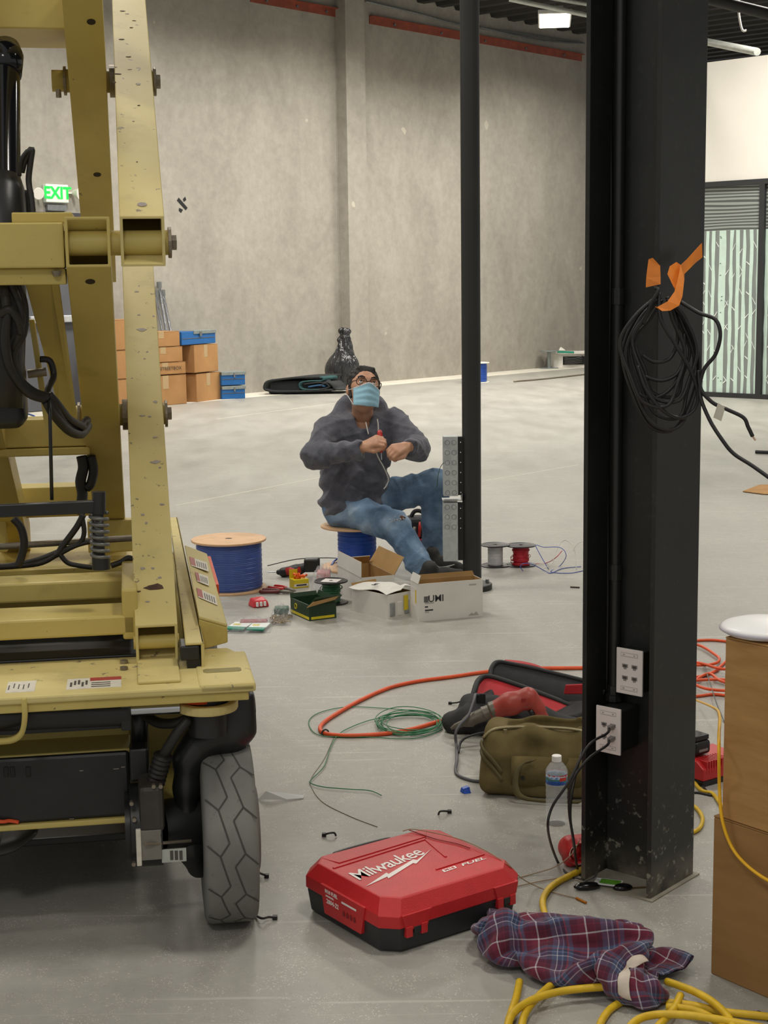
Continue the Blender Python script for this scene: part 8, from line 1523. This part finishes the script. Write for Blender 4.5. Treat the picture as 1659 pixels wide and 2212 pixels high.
# ---- tool tote behind the man's legs
q = G(905,1208); tt = thing('tool_tote', 'black tool tote with red panels behind the man\'s legs', 'tool bag', (q[0],q[1]+.15,0))
mb = MB(); dd = q[1]+.15; a, b = D(880,1212,dd), D(928,1165,dd); mb.box((a[0],dd,0), (b[0],dd+.2,b[2])); mb.build('body', 'nylon_red', tt, world=True, bevel=.02)
mb = MB(); a, b = D(878,1165,dd), D(930,1122,dd); mb.box((a[0],dd+.02,a[2]), (b[0],dd+.2,b[2])); mb.build('upper_pocket', 'nylon_black', tt, world=True, bevel=.02)
mb = MB(); mb.tube(smooth_path([D(885,1125,dd+.1), D(895,1105,dd+.1), D(912,1106,dd+.1), D(925,1125,dd+.1)], 5), .012, 8); mb.build('handle', 'nylon_black', tt, world=True, smooth=True)
for px, py in ((893,1150),(905,1140),(915,1152)): mb = MB(); mb.tube([D(px,py+20,dd-.01), D(px+3,py-12,dd-.01)], .009, 8); mb.build('tool_loop', 'tool_red' if px == 905 else 'drill_grey', tt, world=True, smooth=True)
wcable('red_tool_handle', [G(905,1215,.05), G(912,1200,.05), G(900,1192,.06)], .012, 'tool_red', 'red tool handle on the floor between the man\'s feet', 'tool')
wcable('thin_cable', [G(578,1222,.002), G(640,1208,.002), G(700,1205,.002), G(732,1206,.002)], .0025, 'cab_black', 'thin dark cable on the floor between the two blue reels', 'cable', n=5)
wcable('thin_cable', [G(815,1200,.002), G(812,1190,.01), G(822,1187,.02), G(836,1196,.01), G(850,1210,.002)], .0025, 'cab_black', 'thin dark cable loop beside the seat reel', 'cable', n=5)
wcable('floor_stick', [G(1232,1268,.004), G(1252,1269,.004)], .004, M('stick_brown', '#4a3a30', .7), 'short dark stick on the floor beside the column', 'stick')
# ---- yellow drill seen between the lift bars
q = G(85,1298); yd = thing('yellow_drill', 'yellow and black cordless drill on the floor behind the lift', 'power tool', (q[0],q[1],0)); dd = q[1]
mb = MB(); mb.tube([D(-10,1298,dd), D(30,1296,dd), D(60,1292,dd), D(105,1290,dd)], [.03,.034,.036,.03], 14); mb.build('body', M('drill_yellow', '#d9a41c', .45), yd, world=True, smooth=True); mb = MB(); mb.box(D(108,1305,dd)-np.array([0,.03,.0]), D(148,1285,dd)+np.array([0,.03,0])); mb.build('battery', 'blk_plastic', yd, world=True, bevel=.006)
mb = MB(); mb.tube([D(-10,1298,dd), D(-40,1299,dd)], [.02,.014], 10); mb.build('chuck', 'blk_plastic', yd, world=True)
# ---- things on the far right floor
mb = MB(); mb.prism([G(1604,1062,.004), G(1640,1048,.004), G(1720,1046,.004), G(1740,1068,.004), G(1650,1068,.004)], (0,0,.004)); mb.build('cardboard_sheet', 'cardboard', label='flat piece of cardboard on the floor at the right edge', cat='cardboard', origin=G(1640,1060,.004))
wcable('black_bar', [G(1632,976,.02), G(1660,977,.02), G(1760,980,.02)], .018, 'blk_plastic', 'black bar lying on the far floor at the right edge', 'bar')
# ================================================================ THINGS ALONG THE BACK WALL
t = NT('cardboard_far'); v = t.co(); t.l(t.ramp(t.noise(v, 3, 4), [(.3, lin('#a0744a')), (.7, lin('#b58a5a'))]), 'Base Color'); t.set(rough=.7, spec=.25)
def wcart(px0, px1, pyb0, pyb1, pyt, label, base_z=0., depth=.32, group='cartons stacked by the back wall', mat='cardboard_far', y=None):
    """carton seen front on: pixel corners of its front face"""
    if y is None: a, b = G(px0, pyb0), G(px1, pyb1)
    else: a, b = PL(px0, pyb0, *y), PL(px1, pyb1, *y)
    z0 = a[2]; top = PL(px0, pyt, a, np.array([(b-a)[1], -(b-a)[0], 0]))[2]; d1 = Vector((b-a)[:2].tolist()+[0]); w_ = d1.length; d1.normalize(); h = top-z0
    X = frame((a[0],a[1],z0), d1, Vector((-d1.y,d1.x,0))); t_ = thing('cardboard_box', label, 'box', (a[0],a[1],z0), 0, group)
    mb = MB(); mb.X = X; mb.box((0,0,0), (w_,depth,h-.006)); mb.build('body', mat, t_, world=True, bevel=.008)
    for y0, y1 in ((0,depth/2-.004), (depth/2+.004,depth)): mb = MB(); mb.X = X; mb.box((0,y0,h-.006), (w_,y1,h)); mb.build('top_flap', mat, t_, world=True)
    mb = MB(); mb.X = X; mb.box((w_*.4,-.002,h*.55), (w_*.55,0,h)); mb.build('tape_strip', 'packing_tape', t_, world=True)
    return X, w_, h, (np.array(a), np.array([d1.y,-d1.x,0]))
S1 = wcart(426,479,869,862,808, 'cardboard box on the floor right of the stack, under another box')
wcart(421,472,806,805,746, 'cardboard box under the single blue case', y=S1[3])
S2 = wcart(318,404,879,872,814, 'bottom cardboard box of the four high stack behind the lift arm')
X, w_, h, _ = wcart(316,402,812,811,786, 'cardboard box with handwriting in the four high stack', y=S2[3])
mb = text_mb('STREETBOX', h*.42, X @ X_at((w_*.62,-.004,h*.5), 0, math.radians(90))); mb.build('handwriting', M('marker_ink', '#5a4a3a', .7, 0, 0) , bpy.data.objects['cardboard_box.005' if 'cardboard_box.005' in bpy.data.objects else 'cardboard_box'], world=True)
wcart(314,395,785,784,752, 'third cardboard box up in the four high stack behind the lift arm', y=S2[3]); wcart(312,389,751,750,718, 'top cardboard box of the four high stack behind the lift arm', y=S2[3])
S3 = wcart(249,312,885,879,821, 'bottom cardboard box of the leftmost stack behind the lift'); wcart(248,310,820,819,758, 'middle cardboard box of the leftmost stack behind the lift', y=S3[3]); wcart(248,308,757,756,691, 'top cardboard box of the leftmost stack behind the lift', y=S3[3])
M('case_blue', '#1f63a6', .4, 0, .06, 6); M('lid_grey', '#8f9795', .4, .3)
def bcase(px0, px1, pyb, pyt, lab, y=None, lidx=0.):
    if y is None: a, b = G(px0, pyb+1), G(px1, pyb-1.5); 
    else: a, b = PL(px0, pyb, *y), PL(px1, pyb-1, *y)
    d1 = Vector((b-a)[:2].tolist()+[0]); w_ = d1.length; d1.normalize(); n = np.array([d1.y,-d1.x,0]); h = PL(px0, pyt, a, n)[2]-a[2]; X = frame(a, d1, Vector((-d1.y,d1.x,0))); t_ = thing('blue_case', lab, 'case', a, 0, 'blue cases by the back wall')
    mb = MB(); mb.X = X; mb.box((0,0,0), (w_,.3,h)); mb.build('body', 'case_blue', t_, world=True, bevel=.006); mb = MB(); mb.X = X; mb.box((w_*lidx,-.012,h*.78), (w_+.01,.31,h*1.04)); mb.build('lid', 'lid_grey', t_, world=True, bevel=.004)
    mb = MB(); mb.X = X; mb.box((w_*.5,-.02,h*.6), (w_*.56,-.012,h*.95)); mb.build('latch', 'steel_grey', t_, world=True); mb = MB(); mb.X = X; mb.box((0.01,-.004,h*.45), (w_*.97,0,h*.5)); mb.build('seam', 'door_grey', t_, world=True); return (np.array(a), n)
bcase(393,466,746,717, 'single blue case with grey lid on top of the cardboard boxes', (S1[3][0]+np.array([0,.1,0]), S1[3][1]), .34)
B1_ = bcase(480,530,862,836, 'lower of two stacked blue cases right of the cardboard boxes'); bcase(479,530,833,805, 'upper of two stacked blue cases right of the cardboard boxes', B1_)
# metal legs leaning on the wall
for i, (a, b, lab) in enumerate((((337,636),(356,745),'left thin chrome pole leaning on the wall behind the boxes'), ((344,617),(364,745),'tallest chrome pole leaning on the wall behind the boxes'), ((352,634),(375,745),'right thin chrome pole leaning on the wall behind the boxes'))):
    pa, pb = onwall(*a,.06), onwall(b[0],b[1],.22); r = thing('chrome_pole', lab, 'pole', pb, 0, 'chrome poles leaning on the wall'); e = pb+(pb-pa)*.55
    e = pa+(pb-pa)*((pa[2]-.02)/(pa[2]-pb[2])); mb = MB(); mb.cyl(pa, e, .022, 10); mb.build('shaft', 'chrome', r, world=True, smooth=True, sharp=40); mb = MB(); mb.cyl(pa+np.array([0,0,-.03]), pa+np.array([0,-.01,.05]), .034, 10); mb.build('end_cap', 'steel_grey', r, world=True)
# ---- black bin bag against the pilaster
t = NT('bin_bag'); t.set(color=lin('#26272b'), rough=.16, spec=.8); v = t.co(); t.bump(t.noise(t.mapv(v, (2.2,2.2,.9)), 3.2, 3, .5, 1.8), .8, .07)
q = G(741,838); yb2 = q[1]-.10; k = yb2/3300; bg = thing('bin_bag', 'full black plastic bin bag tied at the top against the pilaster', 'bin bag', (q[0],yb2,0))
sd = SD((q[0]-.36,yb2-.32,-.01), (q[0]+.36,yb2+.30,1.0), .014); Cc = lambda px, py: D(px, py, yb2)
sd.u(sd.ell(Cc(739,800), (.262,.22,.25)), 0); sd.u(sd.ell(Cc(742,825), (.24,.2,.12)), .08); sd.u(sd.cone(Cc(744,780), Cc(746,735), .18, .075), .1); sd.u(sd.cone(Cc(746,735), Cc(744,718), .05, .045), .03); sd.u(sd.cone(Cc(738,714), Cc(752,716), .04, .035), .02); sd.u(sd.cone(Cc(744,728), Cc(733,735), .03, .025), .03)
th = np.arctan2(sd.Y-yb2, sd.X-q[0]); sd.d += .016*np.sin(th*6+sd.Z*5+1.5*np.sin(sd.Z*11))*np.clip((sd.Z-.1)*1.5,0,1)+.004*np.sin(th*17-sd.Z*13); sd.d = np.maximum(sd.d, .002-sd.Z)
sd.mesh().build('bag_body', 'bin_bag', bg, world=True, smooth=True); mb = MB(); c_ = Cc(744,728); mb.tube([c_+np.array([.055*math.cos(a),.055*math.sin(a),.0]) for a in np.linspace(0,6.28,15)[:-1]], .016, 6, closed=True); mb.build('tie_knot', 'bin_bag', bg, world=True, smooth=True)
# ---- folded black mats
M('mat_black', '#202325', .75, 0, .2, 10); M('mat_teal', '#1f4a4c', .7, 0, .2, 12)
q = G(640,852); ym = q[1]; mt = thing('folded_mat', 'folded black rubber mats with teal edges lying by the wall', 'mat', (q[0],ym,0))
def mprof(pts, depth, nm, mat, th=.02):
    mb = MB(); P = smooth_path([D(a, b, ym) for a, b in pts], 5); mb.sheet([[p, p+np.array([.55*depth,depth,0])] for p in P]); mb.build(nm, mat, mt, world=True, solid=th, smooth=True)
mprof([(720,842),(660,845),(600,846),(573,842),(571,832),(578,824),(600,820),(640,816),(690,815)], .55, 'outer_fold', 'mat_black', .03)
mprof([(690,815),(697,817),(694,822),(670,823),(650,826),(646,834),(655,841),(690,842)], .35, 'inner_fold', 'mat_teal'); mprof([(655,830),(690,826),(706,830),(708,837),(690,841),(660,842)], .3, 'inner_fold', 'mat_black'); mprof([(690,834),(705,826),(716,832),(724,841),(738,842)], .3, 'inner_fold', 'mat_black')
mprof([(665,836),(690,832),(700,835)], .25, 'inner_fold', M('mat_blue', '#27557e', .7))
mb = MB(); a, b = D(580,846,ym+.03), D(715,818,ym+.03); mb.box((a[0],ym+.06,.005), (b[0],ym+.5,b[2]-.02)); mb.build('mat_core', 'mat_black', mt, world=True, bevel=.03)
# ---- white carton, disc, paper and rod at the right end of the wall
q = G(1190,795); yq = q[1]; wc = thing('white_carton_far', 'white carton with black packing standing far back near the wall', 'carton', (q[0],yq,0))
a, b = D(1189,791,yq), D(1290,764,yq); mb = MB(); mb.box((a[0],yq,0), (b[0],yq+.12,b[2])); mb.build('body', 'carton_white', wc, world=True, bevel=.006); c0, c1 = D(1216,788,yq-.01), D(1290,769,yq-.01); mb = MB(); mb.box((c0[0],yq-.012,c0[2]), (c1[0],yq,c1[2])); mb.build('dark_opening', 'lift_dark', wc, world=True)
for kk in range(4): mb = MB(); mb.tube(smooth_path([D(1218,772+kk*4,yq-.03), D(1235,776+kk*3,yq-.04), D(1260,770+kk*4,yq-.03)], 4), .018, 6); mb.build('packed_cable', 'hose_black', wc, world=True, smooth=True)
mb = MB(); mb.box((a[0]-.03,yq-.05,b[2]), (b[0],yq+.13,b[2]+.05)); mb.build('lid', 'carton_white', wc, world=True, bevel=.006); mb = MB(); mb.prism([D(1204,758,yq-.06), D(1240,759,yq-.06), D(1240,763,yq-.06), D(1204,762,yq-.06)], (0,.01,0)); mb.build('teal_print', 'card_teal', wc, world=True)
mb = MB(); mb.hexa([D(1207,757,yq+.03), D(1222,757,yq+.03), D(1222,757,yq+.09), D(1207,757,yq+.09), D(1210,750,yq+.05), D(1213,750,yq+.05), D(1214,751,yq+.07), D(1210,751,yq+.07)]); mb.build('tissue', 'carton_white', wc, world=True)
o = onwall(1186,757,.22); mb = MB(); mb.lathe([(.02,0),(.19,.0),(.19,.02),(.02,.02)], 30, X_at((o[0],o[1],0)) @ Matrix.Translation((0,0,0))); 
sp = thing('empty_reel', 'grey flanged reel standing behind the far white carton', 'reel', (o[0],o[1],0)); hz_ = o[2]
for nm, z in (('bottom_flange',0.), ('top_flange',hz_-.015)): mb = MB(); mb.lathe([(.02,z),(.17,z),(.17,z+.015),(.02,z+.015)], 28, X_at((o[0],o[1],0))); mb.build(nm, 'lid_grey', sp, world=True)
mb = MB(); mb.cyl((o[0],o[1],.0), (o[0],o[1],hz_), .03, 14); mb.build('core', 'lid_grey', sp, world=True)
mb = MB(); p_ = G(1104,797); mb.lathe([(.001,.001),(.17,.001),(.17,.012),(.001,.012)], 24, X_at((p_[0],p_[1],0))); mb.build('paper_plate', 'carton_white', label='flat white paper disc lying at the foot of the back wall', cat='paper disc', origin=(p_[0],p_[1],0))
wcable('floor_rod', [G(1110,824,.015), G(1180,818,.012), G(1270,808,.012)], .012, 'bolt_steel', 'thin metal rod lying on the far floor', 'rod'); q = G(1110,824)
wcable('blue_cable', [G(60,894,.01), G(67,896,.01), G(74,899,.01), G(70,903,.01), G(50,906,.01), G(20,908,.01)], .010, 'cable_blue', 'blue cable on the floor by the exit door', 'cable')
